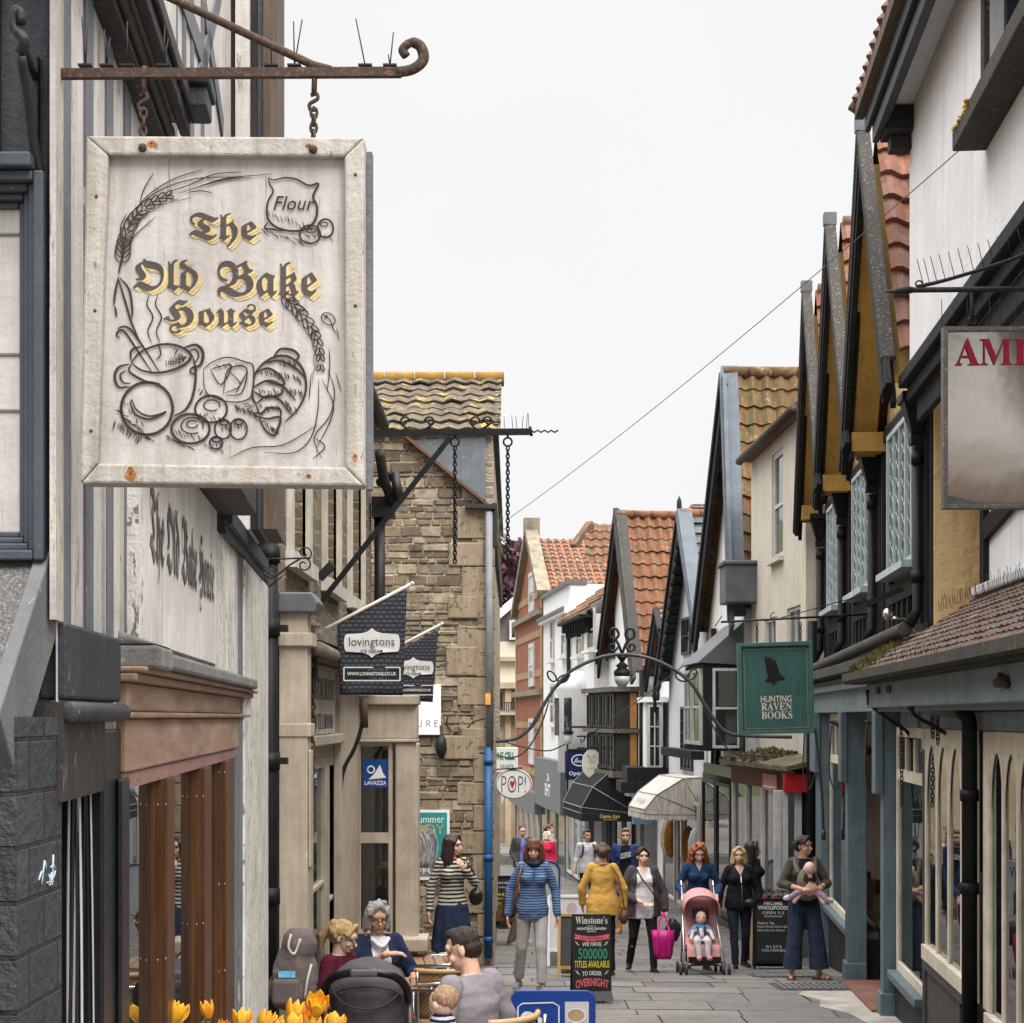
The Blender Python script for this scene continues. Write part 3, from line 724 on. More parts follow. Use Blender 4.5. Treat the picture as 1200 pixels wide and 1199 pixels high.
# wheat at the right
grains([(712, 560), (750, 600), (790, 650), (812, 700), (820, 760), (818, 830)], 21, n=11)
for p in ([(712, 558), (740, 570), (780, 600)], [(815, 820), (812, 920), (790, 1010), (735, 1060), (640, 1060)], [(825, 820), (862, 900), (850, 960), (810, 1040)], [(845, 790), (866, 860), (850, 940), (800, 1010), (826, 1080)], [(525, 1080), (600, 1045), (700, 1035), (810, 970)], [(790, 800), (783, 890)], [(848, 720), (850, 780), (842, 860)], [(800, 1010), (835, 1040), (795, 1080)]): st(3.2, *p)
loop(845, 622, 24, 18, 3, rot=.6); st(3, (825, 605), (850, 625), (862, 655), (870, 670)); st(2.5, (872, 650), (880, 690)); st(2.5, (870, 800), (888, 860)); loop(838, 615, 4, 4, 3)
m.build('drawing', INK, sign)

# bracket and chains
br = thing('sign_bracket', 'long rusty iron wall bracket with a curled end and bird spikes, carrying the bakery sign', 'bracket', P(70, 87, D))
m = MB(); y = D - .005
m.beam(P(70, 87, y), P(470, 85, y), .016, .018, up=(0, 0, 1))
m.tube(smooth_path([P(465, 85, y), P(484, 81, y), P(496, 70, y), P(493, 55, y), P(482, 50, y), P(472, 58, y), P(476, 66, y)], 5), [.011] * 20 + [.009] * 11, 8)
m.build('bar', RUST, br)
m = MB(); m.tube([P(388, 82, y), P(366, 76, y), P(205, 0, y), P(60, -66, y)], .0085, 8); m.build('stay_rod', RUST, br)
for px_, tips in ((100, ((-4, 20), (3, 32))), (125, ((-3, 35), (4, 44))), (149, ((0, 25),)), (192, ((1, 30), (5, 45))), (318, ((0, 26),)), (345, ((-1, 25), (9, 23))), (428, ((-11, 22),)), (457, ((4, 38), (-2, 64)))):
    m = MB(); m.box(P(px_ - 8, 0, y).x, P(px_ + 8, 0, y).x, y - .008, y + .008, P(0, 78, y).z, P(0, 76, y).z)
    for dx, ty in tips: m.tube([P(px_, 77, y), P(px_ + dx, ty, y)], .0014, 5)
    build_each(m, 'bird_spike', IRONB, br)
CHN = {}
def chain(name, label, top, bottom, r=.0045, ln=.03, mat=RUST, group=None, parent=None):
    top, bottom = V(top), V(bottom)
    o = MB(); n = max(2, round((bottom - top).length / (ln * .74)))
    for i in range(n):
        c = top + (bottom - top) * ((i + .5) / n); an = math.pi / 2 * (i % 2) + .4
        e = V((math.cos(an), math.sin(an), 0)); ax = (bottom - top).normalized()
        o.tube([c + e * (ln * .3 * math.cos(t)) + ax * (ln * .5 * math.sin(t)) for t in np.linspace(0, 2 * math.pi, 9)[:-1]], r, 5, 0, True)
    if parent: return o.build(name, mat, parent)
    q = o.build(name, mat, None, top); return tag(q, label, 'chain', group)
for px_, y0, y1, lab in ((167, 92, 176, 'rusty chain holding the left end of the bakery sign'), (367, 92, 178, 'rusty chain with an s-hook holding the right end of the bakery sign')):
    t_ = thing('hanging_chain', lab, 'chain', P(px_, y1, D), 'chains of the bakery sign')
    chain('links', '', P(px_ + 1, 128, y), P(px_, y1 - 6, y), .0034, .022, RUST, parent=t_)
    m = MB(); m.tube([P(px_ + 2, 78, y), P(px_ + 1, 110, y)], .006, 6)
    m.tube(smooth_path([P(px_ - 3, 112, y), P(px_ + 4, 110, y), P(px_ + 5, 116, y), P(px_ - 4, 122, y), P(px_ - 3, 129, y), P(px_ + 4, 128, y)], 4), .004, 6); m.build('s_hook', RUST, t_)
    m = MB(); m.ball(P(px_, y1 - 3, y - .02), .009, 8); m.build('eye_bolt', RUST, t_)
# ------------------------------------------------------------------ setting
g = MB(); ys = [-60, -20, 0, 6, 10, 13, 16, 18.4, 20, 23, 26, 30, 34, 39, 50, 60, 80, 100, 400, 3000]
for a, b in zip(ys, ys[1:]): g.poly([(-1500, a, gz(a) - .03), (1500, a, gz(a) - .03), (1500, b, gz(b) - .03), (-1500, b, gz(b) - .03)])
kind(g.build('ground', plain('earth', (.12, .11, .1), .95, .3, .5)), 'structure')
pv = MB(); rp = random.Random(3); y = -12.0; ca, sa = math.cos(R(-5)), math.sin(R(-5)); STN = []
for k, (c1, c2) in enumerate((((.145, .132, .12), (.195, .18, .163)), ((.115, .106, .097), (.155, .143, .13)), ((.165, .152, .137), (.22, .2, .18)), ((.135, .127, .119), (.175, .165, .155)))):
    t = NT('flagstone_%s' % ('warm', 'dark', 'pale', 'cool')[k]); uv = t.coord('Object'); c = t.ramp(t.noise(uv, 1.7, 5, .6), [(.3, c1), (.7, c2)]); c = t.mix(.85, c, t.ramp(t.noise(uv, 11, 8, .75), [(.32, (.6, .59, .58)), (.68, (1, 1, 1))]), 'MULTIPLY')
    c = t.mix(t.ramp(t.noise(uv, 3.3, 7, .7), [(.6, (0, 0, 0)), (.72, (.5,) * 3)]), c, (.07, .065, .058)); t.col(c); vo = t.n('ShaderNodeTexVoronoi', i_Scale=2.6); t.l(uv, vo.inputs['Vector']); c = t.mix(t.ramp(vo.outputs['Distance'], [(.05, (.6,) * 3), (.075, (0, 0, 0))]), c, (.06, .056, .05)); t.col(c); t.bump(t.noise(uv, 30, 5), .35, .012); STN.append(t.done(.7))
while y < 95:
    h = rp.choice((.42, .5, .6, .7, .8)) if y < 60 else 1.2; x = -9.0 - rp.random()
    while x < 9.5:
        w = rp.uniform(.55, 1.5); j = .009; dz = rp.uniform(-.003, .003); sk_ = rp.uniform(-.012, .012)
        q = [(x + j, y + j), (x + w - j, y + j + sk_), (x + w - j + sk_, y + h - j), (x + j, y + h - j - sk_)]
        q = [(a * ca - b_ * sa * 0, b_ + a * sa) for a, b_ in q]; pv.poly([(a, b_, gz(b_) + dz) for a, b_ in q], rp.choice((0, 0, 1, 2, 3))); x += w
    y += h
kind(pv.build('street_paving', STN), 'structure')
pj = MB(); ys = [-20] + [1.0 * i for i in range(0, 60)] + [70, 90, 120]
for a, b_ in zip(ys, ys[1:]): pj.poly([(-9, a, gz(a) - .008), (9.5, a, gz(a) - .008), (9.5, b_, gz(b_) - .008), (-9, b_, gz(b_) - .008)])
kind(pj.build('paving_joints', plain('joint_dirt', (.045, .042, .036), .95, .4, 8)), 'structure')
def on_ground(x, y, dz=.0): return V((x, y, gz(y) + dz))
# pavement gratings, patch and tiled doorstep
IRG = plain('cast_iron_grate', (.05, .047, .045), .6, .3, 9)
for y0, y1, x0, x1, lab in ((18.7, 19.35, 3.0, 4.0, 'cast iron pavement light grating, the nearer one in front of the teal doorway'), (20.3, 20.9, 2.95, 3.75, 'cast iron pavement light grating under the feet of the woman with the baby')):
    gr = thing('pavement_grating', lab, 'grating', on_ground(x0, y0), 'pavement gratings'); n = 15
    m = MB()
    for i in range(n + 1):
        x = x0 + (x1 - x0) * i / n; w = .012; m.hexa([on_ground(x + e * w + (q - .5) * 0, yy, h) for h in (.004, .016) for e, yy, q in ((-1, y0, 0), (1, y0, 0), (1, y1, 0), (-1, y1, 0))])
    for i in range(4):
        y = y0 + (y1 - y0) * i / 3; m.hexa([on_ground(x, yy, h) for h in (.003, .014) for x, yy in ((x0, y - .015), (x1, y - .015), (x1, y + .015), (x0, y + .015))])
    m.build('bars', plain('worn_bars', (.16, .155, .15), .5, .2, 9), gr)
    m = MB(); m.poly([on_ground(x, yy, .003) for x, yy in ((x0 - .08, y0 - .05), (x1 + .05, y0 - .05), (x1 + .05, y1 + .05), (x0 - .08, y1 + .05))]); m.build('bed', IRG, gr)
m = MB(); pp = [(3.15, 18.5), (3.05, 18.2), (3.2, 17.7), (3.1, 17.2), (3.3, 16.6), (3.35, 15.5), (3.75, 15.5), (3.78, 16.8), (3.82, 18.0), (3.75, 18.5)]
n = len(pp); m.poly([on_ground(x, y, .004) for x, y in pp]); kind(m.build('concrete_patch', plain('patch_concrete', (.33, .3, .26), .9, .3, 3, bump=.5)), 'structure')

# ------------------------------------------------------------------ the cafe building, left
CREAM = worn('cafe_paint', (.43, .365, .285), (.5, .45, .38), .1, (3, 3, 1), .6, .25, (.14, .11, .08), .3)
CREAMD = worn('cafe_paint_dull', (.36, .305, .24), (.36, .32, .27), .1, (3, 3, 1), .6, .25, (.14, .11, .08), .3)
RUBB = brick('rubble_wall', (.14, .105, .07), (.31, .24, .165), (.26, .22, .17), .26, .095, .012, .12, .95, 1.0, .45, (.2, .14, .085))
STONEW = brick('old_stone_gable', (.15, .118, .082), (.5, .42, .3), (.44, .39, .31), .27, .085, .011, .09, .95, 1.0, .36, (.2, .165, .12))
QUOIN = worn('dressed_stone', (.225, .172, .115), (.12, .095, .07), .4, (2, 2, 3), .95, 1.0, (.42, .35, .25), .5)
SASHW = worn('sash_paint', (.52, .475, .41), (.3, .27, .22), .15, (8, 8, 2), .6, .3)
CF = Fr(-1.39, 10.15, -1.39, 23, -1)
A = CF.A
cafe = thing('cafe_building', 'rubble stone building with three sash windows over a beige cafe shop front', 'building', CF.p(0, 0, CF.g(0)))
m = MB(); holes = []
for x0, x1 in ((338.5, 358), (379, 394), (408.5, 423)): holes.append([A(x0), A(x1), 1.02, 2.7])
CF.wall(m, .0, 6.7, .55, 2.9, [tuple(h) for h in holes], 0, .16); CF.box(m, .0, 6.7, -4, -.16, -3.6, 2.9); CF.box(m, 6.7, 12.8, -.3, -.02, -3.6, -.4)
m.build('wall', RUBB, cafe)
for h in holes:
    CF.window(cafe, h[0] + .003, h[1] - .003, h[2] + .003, h[3], -.07, SASHW, GLASS, 2, 3, .07, .03)
    m = MB(); CF.box(m, h[0] - .12, h[0], -.02, .035, h[2], h[3]); CF.box(m, h[1], h[1] + .12, -.02, .035, h[2], h[3]); CF.box(m, h[0] - .16, h[1] + .16, -.05, .07, h[2] - .1, h[2] - .002); build_each(m, 'window_surround', SASHW, cafe)
m = MB()
m.tube([CF.p(0, .14, 2.92), CF.p(6.5, .14, 2.84)], .055, 10); m.tube([CF.p(6.0, .14, 2.5), CF.p(6.3, .15, 2.3), CF.p(6.5, .22, 2.1)], .05, 10)
CF.box(m, -.0, 6.7, 0, .1, 2.85, 2.9); m.build('gutter', DKB, cafe)
m = MB(); m.prism([CF.p(-.1, .12, 2.93), CF.p(-.1, -4, 5.0), CF.p(-.1, -4, 2.93)], CF.u * 6.8); m.build('roof', tiles('brown_tiles', [(.1, .06, .04), (.16, .09, .055), (.08, .06, .045)]), cafe)
m = MB(); zp = [(6.62, .08)]
m.tube([CF.p(6.62, .09, 2.1), CF.p(6.62, .09, .1)], .055, 10); m.tube([CF.p(6.62, .09, 2.3), CF.p(6.45, .25, 2.35), CF.p(6.4, .3, 2.1)], .05, 10)
CF.box(m, 6.5, 6.74, .02, .24, 1.95, 2.15); m.build('soil_pipe', IRONB, cafe)
# shop front
z0 = CF.g(2) - .3
m = MB()
CF.box(m, .03, .22, 0, .17, z0, .64); CF.box(m, .0, .26, 0, .2, .42, .5); CF.box(m, .02, .24, 0, .19, -.12, -.04); CF.box(m, .05, .2, .172, .185, -.9, -.2)
m.build('shopfront_pilaster', CREAM, cafe, bev=.01)
m = MB(); m.prism([CF.p(-.02, 0, .74), CF.p(-.02, .2, .74), CF.p(-.02, .24, .68), CF.p(-.02, .22, .62), CF.p(-.02, 0, .62)], CF.u * .32); m.build('lead_cap', LEAD, cafe, bev=.01)
m = MB(); CF.box(m, .3, 4.75, 0, .22, .47, .56); CF.box(m, .3, 4.75, 0, .14, .38, .47); m.tube([CF.p(.3, .2, .42), CF.p(4.7, .2, .36)], .045, 10); m.build('shopfront_cornice', [worn('weathered_cornice', (.16, .13, .1), (.3, .26, .2), .5, (5, 5, 5), .9, .6)], cafe)
s0, s1 = A(341, .04), A(396, .04); 
m = MB(); CF.box(m, .24, s0 - .06, 0, .045, -.2, .375); CF.box(m, s1 + .06, 4.8, 0, .06, -2.7, .375); CF.box(m, s0 - .06, s1 + .06, 0, .09, -.2, -.13); CF.box(m, s0 - .06, s1 + .06, 0, .03, .345, .375)
m.build('fascia_frame', CREAM, cafe, bev=.008)
m = MB(); CF.box(m, s0, s1, .0, .02, -.125, .34); m.build('fascia_board', worn('fascia_white', (.55, .51, .43), (.3, .26, .2), .1, (4, 4, 1), .7, .2), cafe)
m = MB()
m.text('𝐁𝐈𝐒𝐓𝐑𝐎 𝐑𝐄𝐒𝐓𝐀𝐔𝐑𝐀𝐍𝐓', CF.p((s0 + s1) / 2, .023, .2), CF.u, (0, 0, 1), (s1 - s0) * .93, .16); m.text('𝐀𝐍𝐃 𝐓𝐄𝐀 𝐑𝐎𝐎𝐌𝐒', CF.p(s0 + (s1 - s0) * .68, .023, -.035), CF.u, (0, 0, 1), (s1 - s0) * .52, .11)
m.build('fascia_lettering', plain('dark_lettering', (.03, .027, .025), .6), cafe)
holes = [(.5, 1.55, -2.15, -.3), (1.72, 2.6, -2.15, -.3), (2.78, 3.5, -2.5, -.3)]
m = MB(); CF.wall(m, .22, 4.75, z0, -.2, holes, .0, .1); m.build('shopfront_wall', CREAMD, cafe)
for h in holes: CF.window(cafe, h[0] + .002, h[1] - .002, h[2] + .002, h[3] - .002, -.0, CREAM, MATS['mirror_glass'] if h[0] < 1 else GLASS, 1, 2 if h[0] > 1 else 1, .07)
# projecting bay at the far end, its side faces the camera
BF = Fr(-1.392, 14.9, -.85, 14.9, 1); BF.n = V((0, -1, 0))
X1 = -.85; zc = lambda py: (HY - py) / F * 14.9
m = MB()
bw0, bw1 = P(418, 0, 14.9).x, P(460, 0, 14.9).x
m.box(-1.39, X1 + .02, 14.86, 15.2, zc(866), zc(826)); m.box(-1.39, X1 + .03, 14.8, 15.35, zc(826), zc(815)); m.box(-1.39, X1 + .02, 14.84, 15.3, zc(870), zc(866))
m.build('bay_fascia', CREAM, cafe, bev=.01)
m = MB(); m.box(P(463.5, 0, 14.9).x, X1, 14.87, 15.1, -2.85, zc(870)); m.box(P(476, 0, 14.9).x, X1 + .03, 14.9, 15.2, -2.85, zc(871)); m.box(-1.39, P(414, 0, 14.9).x + .02, 14.88, 15.1, -2.85, zc(870))
m.box(-1.36, X1 - .05, 14.85, 15.1, -2.9, zc(1096)); m.box(-1.38, X1 + .12, 14.7, 15.1, zc(1112), zc(1097))
m.box(X1 - .12, X1 - .004, 15.1, 15.35, -3, -.2)
build_each(m, 'bay_post', CREAM, cafe, bev=.012)
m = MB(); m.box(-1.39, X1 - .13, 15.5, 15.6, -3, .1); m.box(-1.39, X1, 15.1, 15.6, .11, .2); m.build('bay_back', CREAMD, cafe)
w = BF.window(cafe, bw0 - BF.O.x, bw1 - BF.O.x, zc(1094), zc(870), .0, CREAM, GLASSC, 1, 2, .035, .09)
m = MB()
for k in range(7):
    x = bw0 + .03 + k * .012; m.sheet(lambda u, v, x=x: V((x + u * .012, 15.2 + .02 * math.sin(u * 3.14 + k), zc(872) - v * 1.55)), 3, 2)
o = m.build('curtain', cloth('curtain_cloth', (.45, .43, .4)), cafe); o.modifiers.new('thick', 'SOLIDIFY').thickness = .003
m = MB(); m.box(bw0 + .18, bw0 + .23, 15.25, 15.3, zc(1060), zc(872)); m.build('teal_frame', plain('teal_paint', (.02, .22, .24), .5), cafe)
m = MB(); x0, x1_, za, zb_ = P(425, 0, 14.9).x, P(455, 0, 14.9).x, zc(923), zc(890); m.box(x0, x1_, 14.92, 14.926, za, zb_)
st_ = thing('window_sticker', 'blue and white coffee sticker on the cafe bay window', 'sticker', ((x0 + x1_) / 2, 14.923, za))
BLUE = plain('sign_blue', (.008, .055, .22), .4, .06)
m.build('sticker_sheet', BLUE, st_)
WHT = plain('sign_white', (.68, .68, .68), .5, .05)
m = MB(); cx = x0 + .08
m.poly([(cx - .03, 14.917, za + .07), (x1_ - .02, 14.917, za + .085), (x1_ - .05, 14.917, za + .13), (cx + .07, 14.917, za + .2), (cx + .02, 14.917, za + .12)])
m.tube([(cx - .01 + .03 * math.cos(k), 14.918, za + .155 + .03 * math.sin(k)) for k in np.linspace(0, 6.28, 13)[:-1]], .008, 5, 0, True)
m.text('LAVAZZA', ((x0 + x1_) / 2, 14.916, za + .04), (1, 0, 0), (0, 0, 1), .19, .035, 0, .02); m.build('sticker_print', WHT, st_)

# iron awning arms and chains on the cafe front
for (pts, yy, lab) in (((( 366, 760), (364, 800), (360, 850), (341, 890), (330, 925), (326, 960), (323, 1010)), 10.9, 'black iron awning arm hanging in front of the beige fascia, nearer the drainpipe'),
                       (((426, 818), (424, 850), (415, 878), (402, 905), (397, 950), (390, 1005)), 13.4, 'black iron awning arm hanging between the shop sign and the cafe bay window')):
    aw = thing('awning_bracket', lab, 'awning bracket', P(*pts[-1], yy), 'cafe awning arms'); m = MB()
    m.tube(smooth_path([P(x, y_, yy) for x, y_ in pts], 4), .016, 8); m.tube([P(pts[-1][0] + 2, pts[-1][1] - 4, yy), P(pts[-1][0] - 1, pts[-1][1] + 12, yy)], .03, 8); m.build('arm', IRONB, aw)
    m = MB(); m.tube([P(pts[0][0], pts[0][1], yy), P(pts[0][0] + 1, pts[0][1] + 35, yy)], .03, 8); m.build('socket', RUST, aw)
chain('hanging_chain', 'rusty chain hanging down beside the cafe awning arm nearer the drainpipe', P(367, 780, 10.85), P(364, 995, 10.85), .008, .055, RUST, 'cafe chains')
chain('hanging_chain', 'short rusty chain hanging in front of the cafe name board', P(354, 782, 10.6), P(353, 838, 10.6), .006, .05, RUST, 'cafe chains')
m = MB(); pts = [P(345, 790, 10.5), P(347, 784, 10.5), P(357, 779, 10.5), P(366, 782, 10.5)]; m.tube(smooth_path(pts, 4), .02, 8)
tag(m.build('iron_crook', RUST, None, P(345, 790, 10.5)), 'rusty iron crook above the cafe name board', 'bracket')
m = MB(); m.beam(P(374, 678, 12), P(390, 661, 12), .05, .06); m.beam(P(372, 676, 12.2), P(379, 674, 12), .02, .02)
tag(m.build('spotlight', IRONB, None, P(382, 670, 12), .004), 'small black tube spotlight on the stone wall below the empty sign bracket', 'lamp')

# flags
NAVY = None
t = NT('flag_cloth'); uv = t.coord('UV', (24, 17, 1)); b = t.n('ShaderNodeTexBrick', i_Scale=1.0); b.inputs['Brick Width'].default_value = 1.0; b.inputs['Row Height'].default_value = .5; b.inputs['Mortar Size'].default_value = .13
b.inputs['Color1'].default_value = (.058, .062, .075, 1); b.inputs['Color2'].default_value = (.072, .076, .09, 1); b.inputs['Mortar'].default_value = (.02, .021, .028, 1); t.l(uv, b.inputs['Vector']); t.col(b.outputs['Color']); t.bump(t.noise(t.coord(), 7, 3), .4, .03); FLAGM = t.done(.85)
def flag(lab, d, p0, p1, tl, tr, br_, bl, full=True):
    f = thing('hanging_flag', lab, 'flag', P(*p0, d), 'ice cream flags')
    m = MB(); m.tube([P(*p0, d - .0), P(*p1, d)], .012, 10); m.ball(P(*p1, d), .017, 8); m.build('pole', plain('cream_pole', (.55, .5, .43), .5, .1), f)
    m = MB(); m.box(P(*p0, d).x - .03, P(*p0, d).x, d - .02, d + .02, P(*p0, d).z - .08, P(*p0, d).z + .08); m.build('pole_socket', CREAM, f)
    def fn(u, v, off=0):
        x = (tl[0] * (1 - u) + tr[0] * u) * (1 - v) + (bl[0] * (1 - u) + br_[0] * u) * v; y_ = (tl[1] * (1 - u) + tr[1] * u) * (1 - v) + (bl[1] * (1 - u) + br_[1] * u) * v
        q = P(x, y_, d); q.y += -off + .009 * math.sin(u * 5 + v * 3) * (.25 + v) + .004 * math.sin(u * 11 - v * 4) * v; return q
    m = MB(); m.sheet(fn, 14, 14); o = m.build('cloth', FLAGM, f); o.modifiers.new('thick', 'SOLIDIFY').thickness = .003
    h = (bl[1] - tr[1]); uvp = lambda px_, py_: None
    # badge, web panel
    def on(x, y_, off):          # flag pixel -> surface
        u = (x - tl[0]) / (tr[0] - tl[0]); u = min(1, max(0, u)); ty = tl[1] * (1 - u) + tr[1] * u; by = bl[1] * (1 - u) + br_[1] * u
        q = fn(u, (y_ - ty) / (by - ty), off); return V((P(x, 0, d).x, q.y, P(0, y_, d).z))
    w = tr[0] - tl[0]; k = w / 80.0; cx = (tl[0] + tr[0]) / 2; cy = tr[1] + (752 - 690) * k
    B = lambda x, y_, off=.012: on(cx + x * k, cy + y_ * k, off)
    prof = [(-32, 0)] + [(-32 + 3 * (1 - math.cos(a)), -10 * math.sin(a)) for a in (.5, 1, 1.57)] + [(-12, -11), (-5, -13), (0, -17), (5, -13), (12, -11)] + [(29 + 3 * math.cos(a), -10 * math.sin(a)) for a in (1.57, 1, .5)] + [(32, 0)]
    ring = prof + [(x, -y_) for x, y_ in prof[::-1][1:-1]]
    m = MB(); n = len(ring); m.add([B(0, 0)] + [B(*q) for q in ring], [(0, i + 1, (i + 1) % n + 1) for i in range(n)])
    q = [(-32, 28), (32, 28), (32, 43), (-32, 43)]
    for a, b_ in zip(q, q[1:] + q[:1]):
        dx, dy = b_[0] - a[0], b_[1] - a[1]; l = math.hypot(dx, dy); nx, ny = -dy / l * .7, dx / l * .7
        m.add([B(a[0] + nx, a[1] + ny), B(a[0] - nx, a[1] - ny), B(b_[0] - nx, b_[1] - ny), B(b_[0] + nx, b_[1] + ny)], [(0, 1, 2, 3)])
    m.build('badge', plain('flag_print', (.6, .59, .57), .7, .06), f)
    m = MB(); m.add([B(-31, 29, .009), B(31, 29, .009), B(31, 42, .009), B(-31, 42, .009)], [(0, 1, 2, 3)]); m.build('web_panel', plain('flag_dark', (.012, .013, .017), .8), f)
    s_ = k * d / F
    def tx(body, y_, w_, h_, mat, nm, off=.02, bold=0):
        m = MB(); m.text(body, (0, 0, 0), (1, 0, 0), (0, 1, 0), w_, h_, 0, bold)
        m.v = [B(p.x, y_ - p.y, off) for p in m.v]; m.build(nm, mat, f)
    tx('lovingtons', 0, 52, 13, plain('flag_ink', (.02, .02, .025), .8), 'lettering', bold=-.004); tx('ICE CREAM', 9.5, 25, 3.6, MATS['flag_ink'], 'lettering', bold=.02); tx('WWW.LOVINGTONS.CO.UK', 35.3, 56, 4, MATS['flag_print'], 'web_lettering', bold=.02)
    return f
flag('dark patterned ice cream flag on a cream pole, the nearer and fully visible one', 11.4, (355, 751), (483, 684), (395, 729), (477, 690), (472, 815), (398, 814))
flag('dark patterned ice cream flag on a cream pole, partly hidden behind the nearer flag', 15.2, (424, 780), (518, 731), (455, 769), (514, 737), (507, 823), (459, 820))

# empty sign bracket above the flags
eb = thing('empty_sign_bracket', 'long black iron bracket with scrolls, spikes and two hanging chains but no sign', 'bracket', P(375, 705, 12.4)); d = 12.4
m = MB(); m.beam(P(395, 508, d), P(622, 506, d), .035, .045, up=(0, 0, 1)); pts = [P(x, 505.5 + (1.2 if i % 2 else -1.2), d) for i, x in enumerate(range(622, 657, 4))]; m.tube(pts, .007, 6)
m.tube([P(621, 500, d), P(623, 511, d)], .012, 6); m.build('bar', BLACK, eb)
m = MB(); m.beam(P(528, 512, d), P(376, 706, d), .035, .04, up=(0, 1, 0)); m.build('stay', BLACK, eb)
m = MB()
for cx in (474, 504, 556, 572): m.tube(spiral(cx, 494, 6.5, 0 if cx in (474, 556) else 3.14, 6.5 if cx in (504, 572) else -6.5, d), .008, 6)
m.tube(smooth_path([P(468, 494, d), P(478, 503, d), P(489, 504, d), P(500, 502, d), P(510, 494, d)], 4), .009, 6); m.tube(smooth_path([P(550, 494, d), P(557, 502, d), P(566, 502, d), P(578, 494, d)], 4), .009, 6); build_each(m, 'scroll', BLACK, eb)
for x in (583, 586, 591, 601, 606, 612, 617, 620):
    m = MB(); m.tube([P(x, 503, d), P(x + random.uniform(-2, 2), 484 + random.uniform(0, 4), d)], .0022, 4); m.build('bird_spike', IRONB, eb)
for x, y1 in ((533, 660), (595, 660)):
    m = MB(); m.tube([P(x + 5 * math.cos(k), 518 + 5 * math.sin(k), d) for k in np.linspace(0, 6.28, 13)[:-1]], .008, 6, 0, True); m.tube([P(x, 506, d), P(x, 513, d)], .01, 6); m.build('ring', BLACK, eb)
    chain('chain', '', P(x, 523, d), P(x, y1, d), .006, .04, BLACK, parent=eb)

# ------------------------------------------------------------------ the old stone gable
Ds = 23.0
def Q(px_, py_, dd=0.0): return P(px_, py_, Ds + dd)
sx0, sx1 = Q(425, 0).x, Q(578, 0).x; ze, zr = Q(0, 505).z, P(0, 442, 25.6).z
stone = thing('stone_house', 'old rubble stone house with lichened tile roof, its tall blank wall facing the camera', 'building', (sx1, Ds, gz(Ds)))
m = MB(); m.box(-5.5, sx1, Ds, 36, gz(36) - .2, ze - .02); m.build('wall', STONEW, stone)
m = MB(); rs = random.Random(11); zz = gz(Ds) - .1
while zz < ze - .06:
    h = rs.choice((.05, .07, .09, .11, .15)); x = -2.3
    while x < sx1 - .12:
        w = rs.uniform(.07, .3) * (1.2 if h > .08 else .9); x1_ = min(x + w, sx1 - .1); j = lambda s_: rs.uniform(-s_, s_); e = rs.uniform(.004, .03); c = .012
        q = [(x + .006 + j(.006), zz + .006 + j(.006)), (x1_ - .006 + j(.006), zz + .006 + j(.008)), (x1_ - .006 + j(.008), zz + h - .006 + j(.008)), (x + .006 + j(.008), zz + h - .006 + j(.006))]
        cx_, cz_ = sum(a for a, _ in q) / 4, sum(b for _, b in q) / 4
        m.hexa([V((a, Ds + .01, b)) for a, b in q] + [V((a + (cx_ - a) * c / max(.03, abs(cx_ - a)), Ds - e, b + (cz_ - b) * c / max(.03, abs(cz_ - b)))) for a, b in q], rs.choice((0, 0, 0, 1, 1, 2, 3))); x = x1_
    zz += h
RUBS = [plain('rubble_%s' % nm_, c_, .95, .4, 7, 0, 1.0, 35) for nm_, c_ in (('buff', (.19, .145, .095)), ('brown', (.115, .087, .06)), ('pale', (.28, .23, .165)), ('grey', (.15, .128, .1)))]
m.build('rubble_face', RUBS, stone)
m = MB(); zz = gz(Ds); i = 0
while zz < Q(0, 610).z:
    h = random.uniform(.28, .48); w = (.46, .24)[i % 2] + random.uniform(-.04, .04); m.box(sx1 - w, sx1 + .02, Ds - .03 - .006 * (i % 3), Ds + .3, zz + .008, zz + h - .008); zz += h; i += 1
m.build('quoin', QUOIN, stone, bev=.008)
for x0, x1_, y0, y1 in ((526, 567, 636, 664), (525, 568, 698, 725), (523, 560, 758, 792), (520, 562, 862, 890)):
    m = MB(); a, b_ = Q(x0, y1), Q(x1_, y0); m.box(a.x, b_.x, Ds - .045, Ds + .1, a.z, b_.z); m.build('dressed_block', QUOIN, stone, bev=.02)
m = MB(); O = V((-5.5, Ds - .15, ze - .02)); us = V((0, 2.75, zr - ze)); roof_tiles(m, O, (1, 0, 0), us, sx1 + 5.6, us.length, .26, .4, .018, 0, .035, .014)
LICH = tiles('lichen_tiles', [(.085, .07, .05), (.12, .095, .06), (.065, .056, .045), (.14, .11, .07)], .2, .36, (.36, .23, .04), .5, .95)
m.build('roof', LICH, stone)
m = MB(); x = -5.5
while x < sx1 + .05:
    m.tube([(x, Ds + 2.6, zr - .03), (x + .43, Ds + 2.6, zr - .03)], .11, 10); x += .45
m.build('ridge_tile', tiles('ridge_lichen', [(.3, .16, .03), (.4, .22, .03), (.16, .1, .04)], .45, 5, (.12, .09, .05), .6), stone)
m = MB(); m.prism([(-5.5, Ds + .02, ze - .03), (-5.5, Ds + 2.6, zr - .05), (-5.5, Ds + 5.2, ze)], (5.5 + sx1 + .0, 0, 0)); m.build('gable_core', RUBB, stone)
m = MB(); m.prism([Q(x, y_, -.045) for x, y_ in ((482, 516), (569, 512), (569, 585), (566, 585))], (0, .05, 0)); m.build('lead_flashing', worn('slate_blue_lead', (.14, .16, .18), (.24, .25, .25), .3, (3, 3, 3), .45), stone)
m = MB()
for i in range(8):
    t0 = i / 8; a = Q(475 + 93 * t0, 512 + 78 * t0, -.08); b_ = Q(475 + 93 * (t0 + .15), 512 + 78 * (t0 + .15), -.06); m.beam(a, b_, .14, .035, up=(0, 0, 1))
